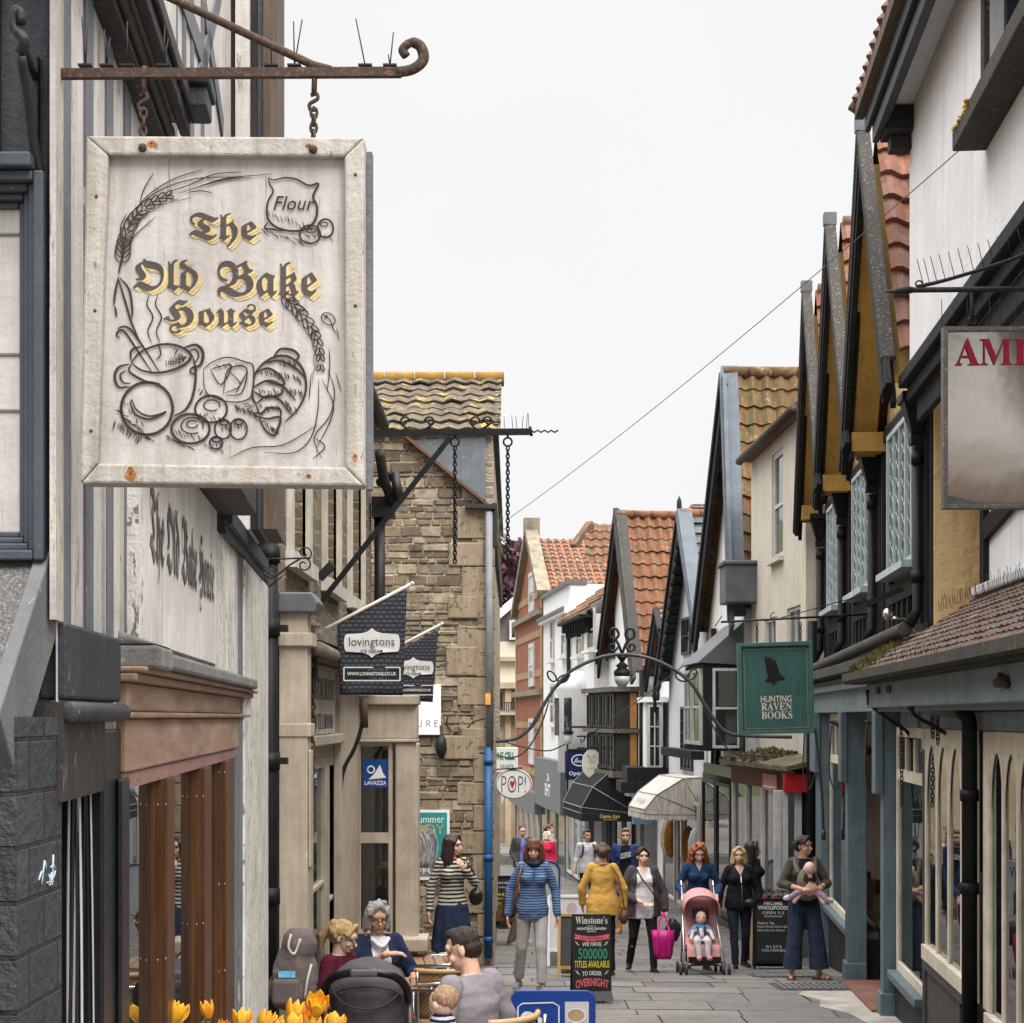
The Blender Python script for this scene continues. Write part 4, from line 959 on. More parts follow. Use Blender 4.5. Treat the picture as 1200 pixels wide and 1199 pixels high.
m.build('tile_creasing', tiles('terracotta_edge', [(.2, .08, .045), (.13, .07, .045)]), stone)
m = MB(); m.beam(Q(545, 593, -.1), Q(580, 594, -.1), .1, .06); m.box(sx1 - .02, sx1 + .05, Ds - .05, 36, Q(0, 640).z, Q(0, 590).z); m.box(sx1 - .0, sx1 + .07, Ds + .05, 36, Q(0, 510).z, Q(0, 500).z + .05); m.build('eaves_gutter', DKB, stone)
m = MB(); m.tube([Q(573, 600, -.1), Q(574, 878, -.1)], .05, 10); m.build('grey_pipe', plain('grey_pipe_paint', (.16, .165, .175), .5), stone)
m = MB(); m.tube([Q(572.5, 876, -.1), V((Q(572.5, 0).x, Ds - .1, gz(Ds) + .12))], .055, 12)
for z in (-.6, -1.9, -3.0): m.tube([Q(572.5, 840 - z * F / Ds, -.1) + V((0, 0, -.04)), Q(572.5, 840 - z * F / Ds, -.1) + V((0, 0, .04))], .068, 12)
m.build('blue_pipe', worn('blue_paint', (.012, .075, .2), (.2, .24, .3), .12, (9, 9, 3), .4, .2), stone)
m = MB(); m.box(Q(569, 0).x, Q(575, 0).x, Ds - .2, Ds - .1, Q(0, 826).z, Q(0, 813).z); m.build('orange_tag', plain('orange_sticker', (.62, .3, .06), .6), stone)
m = MB()
for _ in range(40):
    a = random.uniform(-1.5, 1.5); c_ = Q(581, 625, .3); l = random.uniform(.15, .5); e = V((math.cos(a) * .5, random.uniform(-.2, .2), math.sin(a))) * l; n_ = V((.012, 0, .012)); m.add([c_ - n_, c_ + n_, c_ + e], [(0, 1, 2)])
tag(m.build('wall_plant', plain('dry_frond', (.12, .11, .06), .9, .4), None, Q(581, 625, .3)), 'spiky wall plant growing out of the eaves of the stone house', 'plant')
m = MB(); m.box(Q(471, 0).x, Q(517, 0).x, Ds - .08, Ds - .035, Q(0, 861).z, Q(0, 802).z)
si = thing('wall_sign', 'white sign ending in URE on the stone wall behind the flags', 'sign', Q(490, 861)); m.build('sign_board', WHT, si)
m = MB(); m.text('𝖴 𝖱 𝖤', Q(501, 848, -.084), (1, 0, 0), (0, 0, 1), .28, .085, 0, -.01); m.build('lettering', plain('grey_lettering', (.12, .12, .12), .7), si)
po = thing('salon_poster', 'tall teal salon poster with a picture of silver hair on the stone wall', 'poster', Q(506, 1031)); m = MB(); a, b_ = Q(470, 1031), Q(527, 949); m.box(a.x, b_.x, Ds - .04, Ds - .01, a.z, b_.z); m.build('poster_frame', WHT, po)
m = MB(); m.box(a.x, Q(524, 0).x, Ds - .046, Ds - .041, Q(0, 1026).z, Q(0, 952).z); m.build('poster_sheet', plain('poster_teal', (.03, .22, .22), .35, .15, 3), po)
m = MB(); m.box(a.x, Q(509, 0).x, Ds - .049, Ds - .047, Q(0, 1026).z, Q(0, 975).z); m.ball(Q(497, 985, -.05), (.16, .004, .2), 14, 0); m.build('poster_figure', plain('poster_grey', (.2, .18, .18), .4, .5, 14), po)
m = MB()
for k in range(26):
    x = random.uniform(487, 512); m.tube(smooth_path([Q(x - 2, 972 + random.uniform(0, 8), -.055), Q(x + 3, 992, -.056), Q(x - 3 + random.uniform(-4, 3), 1016, -.055)], 4), .006, 4, k % 2)
m.build('poster_hair', [plain('silver_hair', (.4, .37, .37), .5, .3), plain('grey_hair_print', (.2, .18, .18), .5, .3)], po)
m = MB(); m.text('Summer', Q(503, 960, -.052), (1, 0, 0), (0, 0, 1), .4, .1); m.text('IFFU', Q(498, 1021, -.06), (1, 0, 0), (0, 0, 1), .27, .07, 0, .01); m.build('poster_lettering', WHT, po)
m = MB(); m.text('LADY', Q(500, 972, -.053), (1, 0, 0), (0, 0, 1), .47, .13, 0, -.01); m.build('poster_lettering', plain('ochre_print', (.5, .33, .06), .6), po)
wl = thing('wall_lantern', 'small black iron ornament hanging on the stone wall under the white sign', 'lantern', Q(517, 885)); m = MB()
m.lathe([(.0, .2), (.02, .18), (.015, .08), (.06, .02), (.08, -.12), (.04, -.2), (.0, -.24)], Q(517, 868, -.08), 8); m.tube([Q(516, 850, -.08), Q(517, 860, -.08)], .012, 6); m.build('lantern_body', IRONB, wl)
m = MB(); m.beam(Q(517, 852, -.08), Q(517, 852, .02), .03, .03); m.build('hook', IRONB, wl)
pts = [Q(x, y_, -.03) for x, y_ in ((525, 838), (524, 850), (532, 858), (545, 855), (555, 846), (568, 842))]
m = MB(); m.tube(smooth_path(pts, 4), .008, 5); tag(m.build('wall_cable', IRONB, None, pts[0]), 'loose black cable sagging across the stone wall', 'cable')
# projecting signs on the side of the stone house
for (lab, yy, x0, x1_, y0, y1, nm) in (('white and green phone shop sign projecting from the stone house above the bubble sign', 28.0, 577, 607, 876, 905, 'phone'),):
    o = thing('projecting_sign', lab, 'sign', P(580, y1, yy)); m = MB(); a, b_ = P(x0, y1, yy), P(x1_, y0, yy); m.box(a.x, b_.x, yy, yy + .06, a.z, b_.z); m.build('sign_board', WHT, o, bev=.01)
    m = MB(); m.text('ONE CELL', P(591, 886, yy - .004), (1, 0, 0), (0, 0, 1), .33, .13, 0, .03); m.build('lettering', plain('green_print', (.01, .17, .09), .6), o); m = MB(); m.text('ON-SITE', P(594, 898, yy - .004), (1, 0, 0), (0, 0, 1), .22, .055, 0, .01); m.build('lettering', MATS['grey_lettering'], o)
pop = thing('bubble_sign', 'white speech bubble sign reading POP! on the corner of the stone house', 'sign', P(602, 938, 26)); m = MB(); yy = 26.0
ring = [P(602 + 22 * math.cos(k), 919 + 18 * math.sin(k), yy) for k in np.linspace(0, 6.28, 33)[:-1]]
i0 = 11; ring[i0:i0 + 2] = [ring[i0 - 1] * .3 + ring[i0] * .7, P(588, 946, yy), ring[i0 + 1]]
m.prism(ring, (0, .05, 0)); m.build('sign_board', WHT, pop, bev=.01)
m = MB(); fn = lambda x, y_: P(x, y_, yy - .006)
m.stroke([(602 + 20.6 * math.cos(k), 919 + 16.6 * math.sin(k)) for k in np.linspace(0, 6.28, 30)], .7, fn, k=2, taper=False)
m.text('POP!', P(602, 919, yy - .006), (1, 0, 0), (0, 0, 1), .37, .25, 0, -.022); m.build('lettering', plain('black_print', (.015, .014, .014), .7), pop)
m = MB(); m.poly([P(x, y_, yy - .009) for x, y_ in ((600.5, 924), (597.5, 917), (598.5, 914.5), (600.6, 916.5), (602.6, 914.5), (603.6, 917))]); m.build('heart', plain('red_heart', (.45, .015, .03), .6), pop)
m = MB(); m.beam(P(577, 902, yy), P(612, 900, yy), .02, .02); m.beam(P(578, 898, yy), P(578, 934, yy), .03, .03); m.build('hanger', IRONB, pop)
# ------------------------------------------------------------------ right side, near
WREND = render_wall('white_render', (.72, .71, .705), .22, 1, .35, 28, .9)
OCHRE = render_wall('ochre_roughcast', (.74, .52, .26), .4, 1, 1.0, 14, .95, (.3, .24, .15))
OCHRP = worn('ochre_plaster', (.55, .41, .18), (.35, .29, .2), .2, (4, 4, 1), .85, .3, (.2, .14, .06), .4)
OCHRS = worn('ochre_soffit', (.46, .28, .075), (.25, .15, .04), .15, (2, 2, 2), .6, .2, (.15, .08, .02), .4)
PANT = tiles('red_pantile', [(.21, .085, .05), (.27, .11, .065), (.16, .07, .048), (.22, .12, .085)], .24, .3, (.2, .16, .12), .25)
LICHT = worn('lichened_verge', (.06, .055, .05), (.24, .2, .15), .5, (9, 9, 9), .95, .8, (.03, .03, .03), .5)
TEAL = worn('teal_paint_shop', (.12, .165, .185), (.15, .2, .22), .2, (4, 4, 1.5), .5, .25, (.05, .06, .06), .35)
TEALG = worn('grey_blue_beam', (.2, .26, .275), (.3, .32, .32), .25, (2, 2, 4), .65, .3, (.1, .09, .08), .5)
IVORY = worn('ivory_joinery', (.74, .655, .52), (.5, .44, .36), .1, (5, 5, 2), .5, .15, (.25, .19, .12), .3)
RISER = render_wall('black_riser', (.022, .022, .023), .2, 2, .5, 60, .6, (.12, .12, .12))
GREYP = worn('grey_panel', (.062, .06, .06), (.1, .1, .1), .12, (3, 3, 2), .5, .2)
PALEBL = worn('pale_casement', (.44, .52, .52), (.55, .55, .53), .15, (6, 6, 2), .5, .2)
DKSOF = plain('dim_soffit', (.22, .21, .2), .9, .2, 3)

RF = Fr(2.305 + .085 * 6, 6, 2.305 + .085 * 24.6, 24.6, 1); A = RF.A
def d2a(d): return (d - 6) * 1.0036
aE = d2a(14.75)                       # end of the white building
white = thing('white_rendered_house', 'tall white rendered house at the right edge with a mossy tiled pent roof', 'building', RF.p(aE, 0, RF.g(aE)))
m = MB(); wa0, wa1 = A(1215, .12), A(1160, .12); zs = 3.9
RF.wall(m, 0, aE, 2.95, 6.5, [(wa0 - 1.2, wa1, zs, 5.3)], .12, .18); RF.box(m, 0, aE, -5, -.07, 2.95, 6.5)
m.poly([RF.p(aE, .12, 2.95), RF.p(aE, -.07, 2.95), RF.p(aE, -.07, 6.5), RF.p(aE, .12, 6.5)])
m.build('wall', WREND, white)
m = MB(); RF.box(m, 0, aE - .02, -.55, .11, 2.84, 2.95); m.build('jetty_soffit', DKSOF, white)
m = MB(); RF.box(m, 0, aE + .12, .1, .2, 2.86, 2.97); RF.box(m, 0, aE + .1, .06, .13, 2.74, 2.86); RF.box(m, 0, aE, .0, .06, 2.55, 2.74); m.build('jetty_moulding', BLACKTIM, white, bev=.01)
RF.window(white, wa0 - 1.2 + .003, wa1 - .003, zs + .003, 5.3, .03, DKG, GLASS, 5, 3, .08, .04, .1)
m = MB(); RF.box(m, wa0 - 1.3, wa1 + .14, .05, .34, zs - .14, zs - .01); RF.box(m, wa1 + .003, wa1 + .12, .1, .16, zs, 5.4); m.build('window_sill', worn('sill_timber', (.06, .055, .045), (.2, .17, .1), .35, (4, 4, 4), .9, .7), white, bev=.01)
m = MB()
for _ in range(160):
    q = RF.p(random.uniform(wa1 - .45, wa1 + .1), random.uniform(.2, .345), zs - .005 - random.random() * .03); s_ = random.uniform(.012, .03); m.ball(q, (s_, s_, s_ * .5), 6)
m.build('sill_lichen', plain('yellow_lichen', (.42, .26, .02), .95, .4, 40), white)
# eaves
m = MB(); RF.box(m, 0, aE + .05, .125, .36, 5.22, 5.27); m.build('eaves_soffit', WREND, white)
m = MB(); RF.box(m, 0, aE + .16, .36, .42, 5.02, 5.4); RF.box(m, 0, aE + .3, .42, .47, 5.16, 5.5); RF.box(m, 0, aE + .12, .33, .36, 5.06, 5.18); m.build('eaves_fascia', DKG, white, bev=.012)
m = MB(); RF.box(m, aE - .25, aE + .1, .12, .36, 5.0, 5.2); RF.box(m, aE - .12, aE + .06, .12, .3, 4.88, 5.0); m.build('eaves_corbel', DKB, white, bev=.01)
m = MB(); q = RF.p(0, .52, 5.4); roof_tiles(m, q, RF.u, RF.n * -1 + V((0, 0, 1.4)), aE + .4, 4.5, .24, .3, .03); m.build('roof', PANT, white)
m = MB(); m.beam(RF.p(aE + .34, .55, 5.36), RF.p(aE + .34, -1.4, 8.1), .08, .14); RF.box(m, 0, aE + .36, .47, .55, 5.3, 5.42); m.build('verge_board', wood('old_verge', (.06, .045, .035), (.16, .12, .09), .9, 'X'), white)
# lower storey: timber panels
bl = -.52
m = MB(); RF.box(m, 0, aE - .002, -5, bl, .6, 2.84); m.build('lower_wall', WREND, white)
m = MB()
a = aE - .08; RF.box(m, a - .1, a + .07, bl, bl + .05, .6, 2.84)
m.beam(RF.p(aE - .1, bl + .025, 1.58), RF.p(aE - 1.3, bl + .025, 1.72), .05, .17, up=(0, 0, 1)); m.beam(RF.p(aE - 1.3, bl + .025, 1.72), RF.p(aE - 3.5, bl + .025, 1.66), .05, .17, up=(0, 0, 1)); RF.box(m, 0, aE - .1, bl, bl + .045, 2.6, 2.8)
build_each(m, 'timber_frame', BLACKTIM, white)
# pent roof of red tiles with moss, gutter
m = MB(); zt_, ze_ = 1.05, .40; o = RF.p(.5, .45, ze_); us = RF.n * (-.97) + V((0, 0, zt_ - ze_)); we = d2a(16.15) - .5
roof_tiles(m, o, RF.u, us, we, us.length, .165, .11, .006, 0, .022, .004)
PENT = tiles('plain_tiles', [(.15, .115, .09), (.19, .135, .1), (.13, .11, .095), (.24, .11, .075), (.17, .14, .115)], .165, .11, (.28, .26, .22), .3, .9, .5)
m.build('pent_roof', PENT, white)
m = MB(); m.prism([RF.p(.5, .44, ze_ - .02), RF.p(.5, -.52, zt_ - .03), RF.p(.5, -.52, .3), RF.p(.5, .3, .3)], RF.u * we); m.build('pent_core', DKB, white)
m = MB(); RF.box(m, 9.0 - 4, aE + .02, bl - .02, bl + .12, zt_ - .02, zt_ + .07); m.build('roof_flashing', worn('pale_flashing', (.55, .55, .56), (.4, .4, .4), .3, (5, 5, 5), .6, .6), white, bev=.02)
m = MB()
for (z, b_) in ((.37, .5),): m.tube([RF.p(.5, b_, z), RF.p(we + .5, b_, z - .02)], .05, 10)
RF.box(m, .5, we + .45, .36, .46, .3, .36); RF.box(m, .5, we + .4, .5, .56, .33, .4)
m.build('gutter', worn('mossy_gutter', (.055, .05, .045), (.1, .1, .05), .5, (3, 3, 3), .8, .7), white)
MOSSG = tiles('green_moss', [(.12, .115, .03), (.2, .175, .05), (.07, .075, .02), (.26, .2, .08)], .02, .02)
m = MB()
for _ in range(1500):
    t0 = abs(random.gauss(0, .45)); v = max(0, random.gauss(.12, .14)); q = RF.p(we + .5 - t0, .47, ze_) + us * v + V((0, 0, .03)); s_ = random.uniform(.012, .03)
    e = V((random.gauss(0, .5), random.gauss(0, .5), 1)).normalized() * s_ * 2.2; w = V((random.gauss(0, 1), random.gauss(0, 1), 0)).normalized() * s_ * .5; m.add([q - w, q + w, q + e], [(0, 1, 2)])
m.build('moss_patch', MOSSG, white)
m = MB()
for i in range(70):
    a = d2a(15) - i * .06; q = RF.p(a, bl + .35, .92 + random.uniform(-.02, .02)); m.tube([q, q + V((random.uniform(-.05, .0), -.03, random.uniform(.08, .14)))], .0018, 3)
for i in range(60):
    a = d2a(15.4) - i * .07; q = RF.p(a, .44, .42); m.tube([q, q + V((random.uniform(-.06, .02), -.02, random.uniform(.06, .12)))], .0015, 3)
kind(m.build('spike_strip', IRONB, white), 'stuff')
# shop under the pent roof
zb = RF.g(d2a(13)) - .5
m = MB(); RF.box(m, .5, d2a(15.75), .30, .37, .08, .30); m.build('shop_beam', TEALG, white, bev=.012)
m = MB()
for px_ in (1172,): a = A(px_, .37); m.tube([RF.p(a, .385, .19), RF.p(a - .25, .39, .2)], .03, 6); m.tube([RF.p(a - .1, .39, .23), RF.p(a - .3, .39, .17)], .02, 6)
for px_ in (1030, 1042): a = A(px_, .37); RF.box(m, a - .12, a + .1, .372, .385, .2, .26)
build_each(m, 'beam_ironwork', RUST, white)
m = MB(); RF.box(m, .5, d2a(15.75), -.1, .29, .045, .08); m.build('shop_soffit', TEALG, white)
m = MB(); RF.box(m, .5, d2a(14.7), -.05, .03, -.095, .044); RF.box(m, .5, d2a(12.6), .03, .05, -.09, .03); m.build('shop_frieze', TEALG, white)
dp_px = A(1148, .05)
def arched(par, a0, a1, z0, z1, n, b, th=.03, pw=.052):
    """row of pointed lights with mullions"""
    st_ = (a1 - a0) / n; fr_ = MB(); gl = MB()
    for i in range(n + 1):
        a = a0 + st_ * i; RF.box(fr_, a - pw / 2, a + pw / 2, b - th, b, z0, z1)
    RF.box(fr_, a0, a1, b - th, b - .002, z1 - .04, z1 + .1); RF.box(fr_, a0 - pw / 2, a1 + pw / 2, b - th, b + .03, z0 - .12, z0)
    for i in range(n):
        c0, c1 = a0 + st_ * i + pw / 2, a0 + st_ * (i + 1) - pw / 2; cm = (c0 + c1) / 2; w = c1 - c0; h = w * 1.15
        for sd in (0, 1):
            e = c0 if sd == 0 else c1
            arc = [(e + (cm - e) * (1 - math.cos(k)) , z1 - .04 - h + h * math.sin(k) ** .9) for k in np.linspace(0, math.pi / 2, 7)]
            poly = [(e, z1 - .04)] + [q for q in arc]
            fr_.prism([RF.p(x, b - .006, z) for x, z in poly] , RF.n * (-th + .02))
    w_ = fr_.build('arched_window', IVORY, par, bev=.006)
    RF.box(gl, a0, a1, b - th * .75, b - th * .65, z0, z1); gl.build('pane', GLASSC, w_)
aw0, aw1 = A(1146, .04) + .02, A(1083, .04)
zsill = RF.Z(1120, A(1100, .04), .04)
arched(white, aw0 + .1, aw1 - .05, zsill + .0, -.20, 4, .04)
m = MB(); RF.box(m, aw0 + .08, aw1, -.1, .03, zb, zsill - .13)
m.build('stall_riser', GREYP, white)
m = MB()
for a in (aw0 + .1, aw0 + .75, aw1 - .02): RF.box(m, a - .06, a + .06, .03, .045, zb, zsill - .14)
RF.box(m, aw0 + .1, aw1, .03, .06, zsill - .2, zsill - .125); RF.box(m, aw1 - .03, aw1 + .03, -.1, .05, zb, -.28); build_each(m, 'panel_rail', GREYP, white)
bw1 = A(1154, .04)
arched(white, .6, bw1 - .14, zsill - .1, -.2, 11, .04)
m = MB(); RF.box(m, bw1 - .16, bw1 + .02, -.06, .05, zsill - .1, -.1); m.build('corner_pilaster', IVORY, white, bev=.01)
m = MB(); RF.box(m, .6, bw1, -.1, .03, zb, zsill - .23); RF.box(m, .6, bw1, .03, .09, zsill - .3, zsill - .23); m.build('stall_riser', GREYP, white, bev=.01)
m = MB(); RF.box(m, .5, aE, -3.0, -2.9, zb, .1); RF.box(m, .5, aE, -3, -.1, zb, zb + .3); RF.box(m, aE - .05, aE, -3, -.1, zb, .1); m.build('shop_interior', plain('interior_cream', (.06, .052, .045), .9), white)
# downpipe in front
dpr = thing('downpipe', 'black downpipe with a swan neck in front of the arched ivory shop windows', 'drainpipe', RF.p(dp_px, .12, zb))
m = MB(); q = lambda a, b, z: RF.p(a, b, z)
m.tube([q(dp_px, .12, zsill - .38), q(dp_px, .12, -.05)] + smooth_path([q(dp_px, .13, .0), q(dp_px + .05, .16, .03), q(dp_px + .2, .17, .04)], 4) + [q(dp_px + 1.0, .2, .06)], .055, 12); m.tube([q(dp_px, .12, zsill - .36), q(dp_px - .0, .12, zsill - .42), q(dp_px - .5, .12, zsill - .46)], .055, 12)
for z in (-.55, -1.2): m.tube([q(dp_px, .12, z - .04), q(dp_px, .12, z + .04)], .068, 12)
m.build('pipe', BLACK, dpr)
for pts, lab in ((((1018, 812), (1020, 826), (1045, 845), (1066, 862), (1072, 900), (1080, 960)), 'bent iron awning arm under the left end of the grey-blue beam'), (((1066, 818), (1072, 838), (1096, 852), (1120, 872), (1132, 920), (1141, 960)), 'twin iron awning arm with chains beside the arched ivory windows')):
    yy = 15.6 if pts[0][0] < 1050 else 13.4
    o = thing('awning_bracket', lab, 'awning bracket', P(*pts[-1], yy), 'shop awning arms'); m = MB(); m.tube(smooth_path([P(x, y_, yy - .0) for x, y_ in pts], 4), .016, 8)
    if pts[0][0] > 1050: m.tube(smooth_path([P(1100, 856, yy), P(1124, 868, yy + .1), P(1132, 890, yy + .1), P(1142, 958, yy + .05)], 4), .014, 8)
    m.tube([P(pts[0][0], pts[0][1] - 4, yy), P(pts[0][0] + 2, pts[0][1] + 14, yy)], .03, 8); m.tube([P(pts[-1][0] - 3, pts[-1][1] - 6, yy), P(pts[-1][0] + 3, pts[-1][1] + 6, yy)], .035, 8); m.build('arm', IRON, o)
m = MB(); 
for x, y0, y1, yy, lab in ((1092, 820, 865, 13.3, 'short rusty chain looped under the grey-blue beam, left of a longer one'), (1098, 818, 872, 13.25, 'short rusty chain looped under the grey-blue beam, nearest the swan neck pipe'), (1056, 850, 945, 15.0, 'long rusty chain hanging beside the bent awning arm under the beam')):
    chain('hanging_chain', lab, P(x, y0, yy), P(x + 1, y1, yy), .006, .05, RUST, 'chains under the shop beam')
# polished metal sign
ami = thing('metal_sign', 'polished metal hanging sign with red lettering AMI, cut by the right edge of the view', 'sign', P(1160, 598, 9.2)); d = 9.2
x0, x1_ = P(1104, 0, d).x, P(1250, 0, d).x; zt_, zb_ = P(0, 384, d).z, P(0, 597, d).z
t = NT('polished_steel'); t.col((.5, .46, .42)); ob = t.coord(scale=(1, 1, 1)); t.bump(t.noise(ob, 3, 3, .6), .15, .03); STEEL = t.done(.2, 1.0)
m = MB(); m.sheet(lambda u, v: V((x0 + .02 + (x1_ - x0 - .04) * u, d - .012 + .17 * max(0, .72 - v - .25 * u) ** 2 + .006 * math.sin(5 * u + 2 * v), zb_ + .02 + (zt_ - zb_ - .04) * v)), 30, 40); m.build('sign_panel', STEEL, ami); m = MB(); m.box(x0 + .02, x1_ - .02, d + .06, d + .08, zb_ + .02, zt_ - .02); m.build('sign_back', LEAD, ami)
m = MB()
for a, b_, c_, e_ in ((x0, x0 + .025, zb_, zt_), (x1_ - .025, x1_, zb_, zt_), (x0 + .025, x1_ - .025, zb_, zb_ + .025), (x0 + .025, x1_ - .025, zt_ - .025, zt_)): m.box(a, b_, d - .03, d + .03, c_, e_)
m.build('sign_frame', worn('zinc_frame', (.12, .11, .1), (.35, .33, .3), .4, (9, 9, 9), .5, .4), ami, bev=.004)
m = MB(); m.text('𝐀𝐌𝐈', P(1161.5, 412, d - .024), (1, 0, 0), (0, 0, 1), 83 * d / F, 31 * d / F); m.build('lettering', worn('red_letter', (.3, .012, .03), (.5, .35, .35), .2, (20, 20, 20), .3), ami)
mb_ = thing('sign_bracket', 'black iron bracket with a spear point and a curved spiked bar above the metal sign', 'bracket', P(1190, 340, d))
m = MB(); m.tube([P(1062, 340, d), P(1290, 338, d)], .015, 8); m.tube([P(1036, 342, d), P(1052, 341, d), P(1064, 340, d), P(1072, 340, d)], [.002, .02, .022, .014], 6)
m.tube([P(1139, 340, d), P(1139, 378, d)], .011, 6); m.tube([P(1139 + 5 * math.cos(k), 377 + 4 * math.sin(k), d) for k in np.linspace(0, 6.28, 11)[:-1]], .006, 5, 0, True); m.build('bar', IRON, mb_)
cur_ = [P(1075, 336, d), P(1098, 331, d), P(1130, 322, d), P(1165, 311, d), P(1200, 298, d), P(1260, 268, d)]
m = MB(); m.tube(smooth_path(cur_, 4), .011, 6); m.tube([P(1077 + 4 * math.cos(k), 333 + 4 * math.sin(k), d) for k in np.linspace(0, 6.28, 11)[:-1]], .005, 5, 0, True); m.build('curved_bar', IRON, mb_)
m = MB(); cp = smooth_path(cur_, 6)
for i in range(2, len(cp), 2):
    q = cp[i]; m.tube([q, q + V((-.035, 0, .14))], .0022, 4)
for i in range(9): q = P(1104 + i * 14, 383, d); m.tube([q, q + V((random.uniform(-.02, .02), 0, .15))], .002, 4)
kind(m.build('spike_strip', IRONB, mb_), 'stuff')

# ------------------------------------------------------------------ ochre house with three gables
UF = Fr(2.305 + .085 * 6, 6, 2.305 + .085 * 24.6, 24.6, 1); UF.O = UF.O - UF.n * .1
ochre = thing('triple_gabled_house', 'ochre timber framed house with three steep black bargeboard gables and pale leaded windows', 'building', RF.p(d2a(15), 0, RF.g(d2a(15))))
a0, a1 = d2a(15.0), d2a(24.45); bays = [d2a(15.02), d2a(18.2), d2a(21.35), d2a(24.4)]
m = MB(); UF.box(m, a0, a1, -6, -.03, .55, 3.1); m.build('wall', OCHRP, ochre)
m = MB(); m.prism([UF.p(a0 - .001, -.02, .75), UF.p(a0 - .001, -.55, .75), UF.p(a0 - .001, -.55, 2.72), UF.p(a0 - .001, -.02, 2.86)], UF.u * -.05); m.build('end_wall', OCHRE, ochre)
m = MB(); UF.box(m, a0 - .02, a0 + .12, -.03, .0, .6, 3.0); UF.box(m, a0, a1, -.03, .03, .66, .84)
m.build('corner_timber', BLACKTIM, ochre)
for k in range(3):
    b0, b1 = bays[k], bays[k + 1]; bm_ = (b0 + b1) / 2; w0, w1 = b0 + .74, b1 - .74
    m = MB()
    UF.box(m, b0, b1, -.03, .025, 2.88, 3.0)
    UF.box(m, w0 - .14, w0 - .02, -.03, .03, .84, 2.87); UF.box(m, w1 + .02, w1 + .14, -.03, .03, .84, 2.87); UF.box(m, w0 - .02, w1 + .02, -.03, .032, 1.14, 1.34)
    for j in range(9):
        a = b0 + .12 + (b1 - b0 - .24) * j / 8
        if w0 - .15 < a < w1 + .15: UF.box(m, a - .045, a + .045, -.03, .026, .84, 1.13)
        else: UF.box(m, a - .045, a + .045, -.03, .027, .84, 2.87)
    build_each(m, 'timber_stud', BLACKTIM, ochre)
    win = UF.window(ochre, w0, w1, 1.45, 2.86, .06, PALEBL, GLASS, 4, 1, .05, .04, .06, .1, PALEBL)
    m = MB()          # lead lattice
    for j in range(-6, 16):
        p0_, p1_ = (w0 + .06, 1.51 + j * .17), (w1 - .06, 1.51 + j * .17 + .95)
        for (x0, z0_, x1_, z1_) in ((p0_[0], p0_[1], p1_[0], p1_[1]), (p0_[0], p1_[1], p1_[0], p0_[1])):
            lo, hi = 1.51, 2.8; 
            f = lambda z: x0 + (x1_ - x0) * (z - z0_) / (z1_ - z0_)
            za, zb2 = max(lo, min(z0_, z1_)), min(hi, max(z0_, z1_))
            if zb2 - za > .05: m.tube([UF.p(f(za), .03, za), UF.p(f(zb2), .03, zb2)], .0055, 4)
    m.build('leading', plain('lead_came', (.34, .37, .37), .6), win)
    # gable
    ap = 5.58; bo = .40; we_, wi = 2.92, .0
    Nn, Ap, Ff = UF.p(b0 - .05, bo, we_ + .15), UF.p(bm_, bo, ap), UF.p(b1 + .05, bo, we_)
    m = MB(); m.prism([UF.p(b0 + .02, -.03, 3.0), UF.p(b1 - .02, -.03, 3.0), UF.p(bm_, -.03, ap - .25)], UF.n * -5.9); m.build('gable_wall', OCHRP, ochre)
    m = MB()
    for (E, sd) in ((Ff, 1), (Nn, -1)):
        dirv = (Ap - E).normalized(); nrm = UF.n.cross(dirv) * -sd
        for kk, (th, h, off) in enumerate(((.06, .26, 0), (.035, .12, .05), (.05, .09, -.09))):
            cc = nrm * 0; m.beam(E - dirv * .25 + UF.n * off * .6 - V((0, 0, .05 + .1 * (kk == 2))), Ap + UF.n * off * .6 - V((0, 0, .05)), th, h, up=(0, 0, 1))
    m.build('bargeboard', BLACKTIM, ochre, bev=.008)
    m = MB()
    for (E, sd) in ((Ff, 1), (Nn, -1)):
        q0 = [E - UF.n * .04 - V((0, 0, .12)), Ap - UF.n * .04 - V((0, 0, .2)), Ap - UF.n * .33 - V((0, 0, .2)), E - UF.n * .33 - V((0, 0, .12))]
        m.prism(q0, V((0, 0, -.02)))
    UF.box(m, b1 - .22, b1 + .02, -.02, bo - .05, we_ - .12, we_ + .08)
    m.build('soffit', OCHRS, ochre)
    m = MB(); q = UF.n * .05
    for (E, sd) in ((Nn, -1), (Ff, 1)):
        dirv = (Ap - E).normalized(); m.beam(E - dirv * .1 + V((0, 0, .14)) - UF.n * .02, Ap + V((0, 0, .14)) - UF.n * .0, .13, .07, up=(0, 0, 1))
    m.build('stone_verge', LICHT, ochre, bev=.02)
    m = MB(); m.box(Ap.x - .07, Ap.x + .07, Ap.y - .06, Ap.y + .06, ap + .12, ap + .26); m.build('verge_cap', LEAD, ochre)
    m = MB()
    for (E, sd) in ((Nn, -1), (Ff, 1)):
        us_ = Ap - E; roof_tiles(m, E + V((0, 0, .12)) - UF.n * .12, UF.n * -1, us_, 5.6, us_.length, .3, .33, .035, 0, .06, .01)
    m.build('roof', PANT, ochre)
    m = MB()
    for j in range(14): m.tube([Ap + V((0, 0, .13)) - UF.n * (.15 + .4 * j), Ap + V((0, 0, .13)) - UF.n * (.53 + .4 * j)], .1, 8)
    m.build('ridge_tile', PANT, ochre)
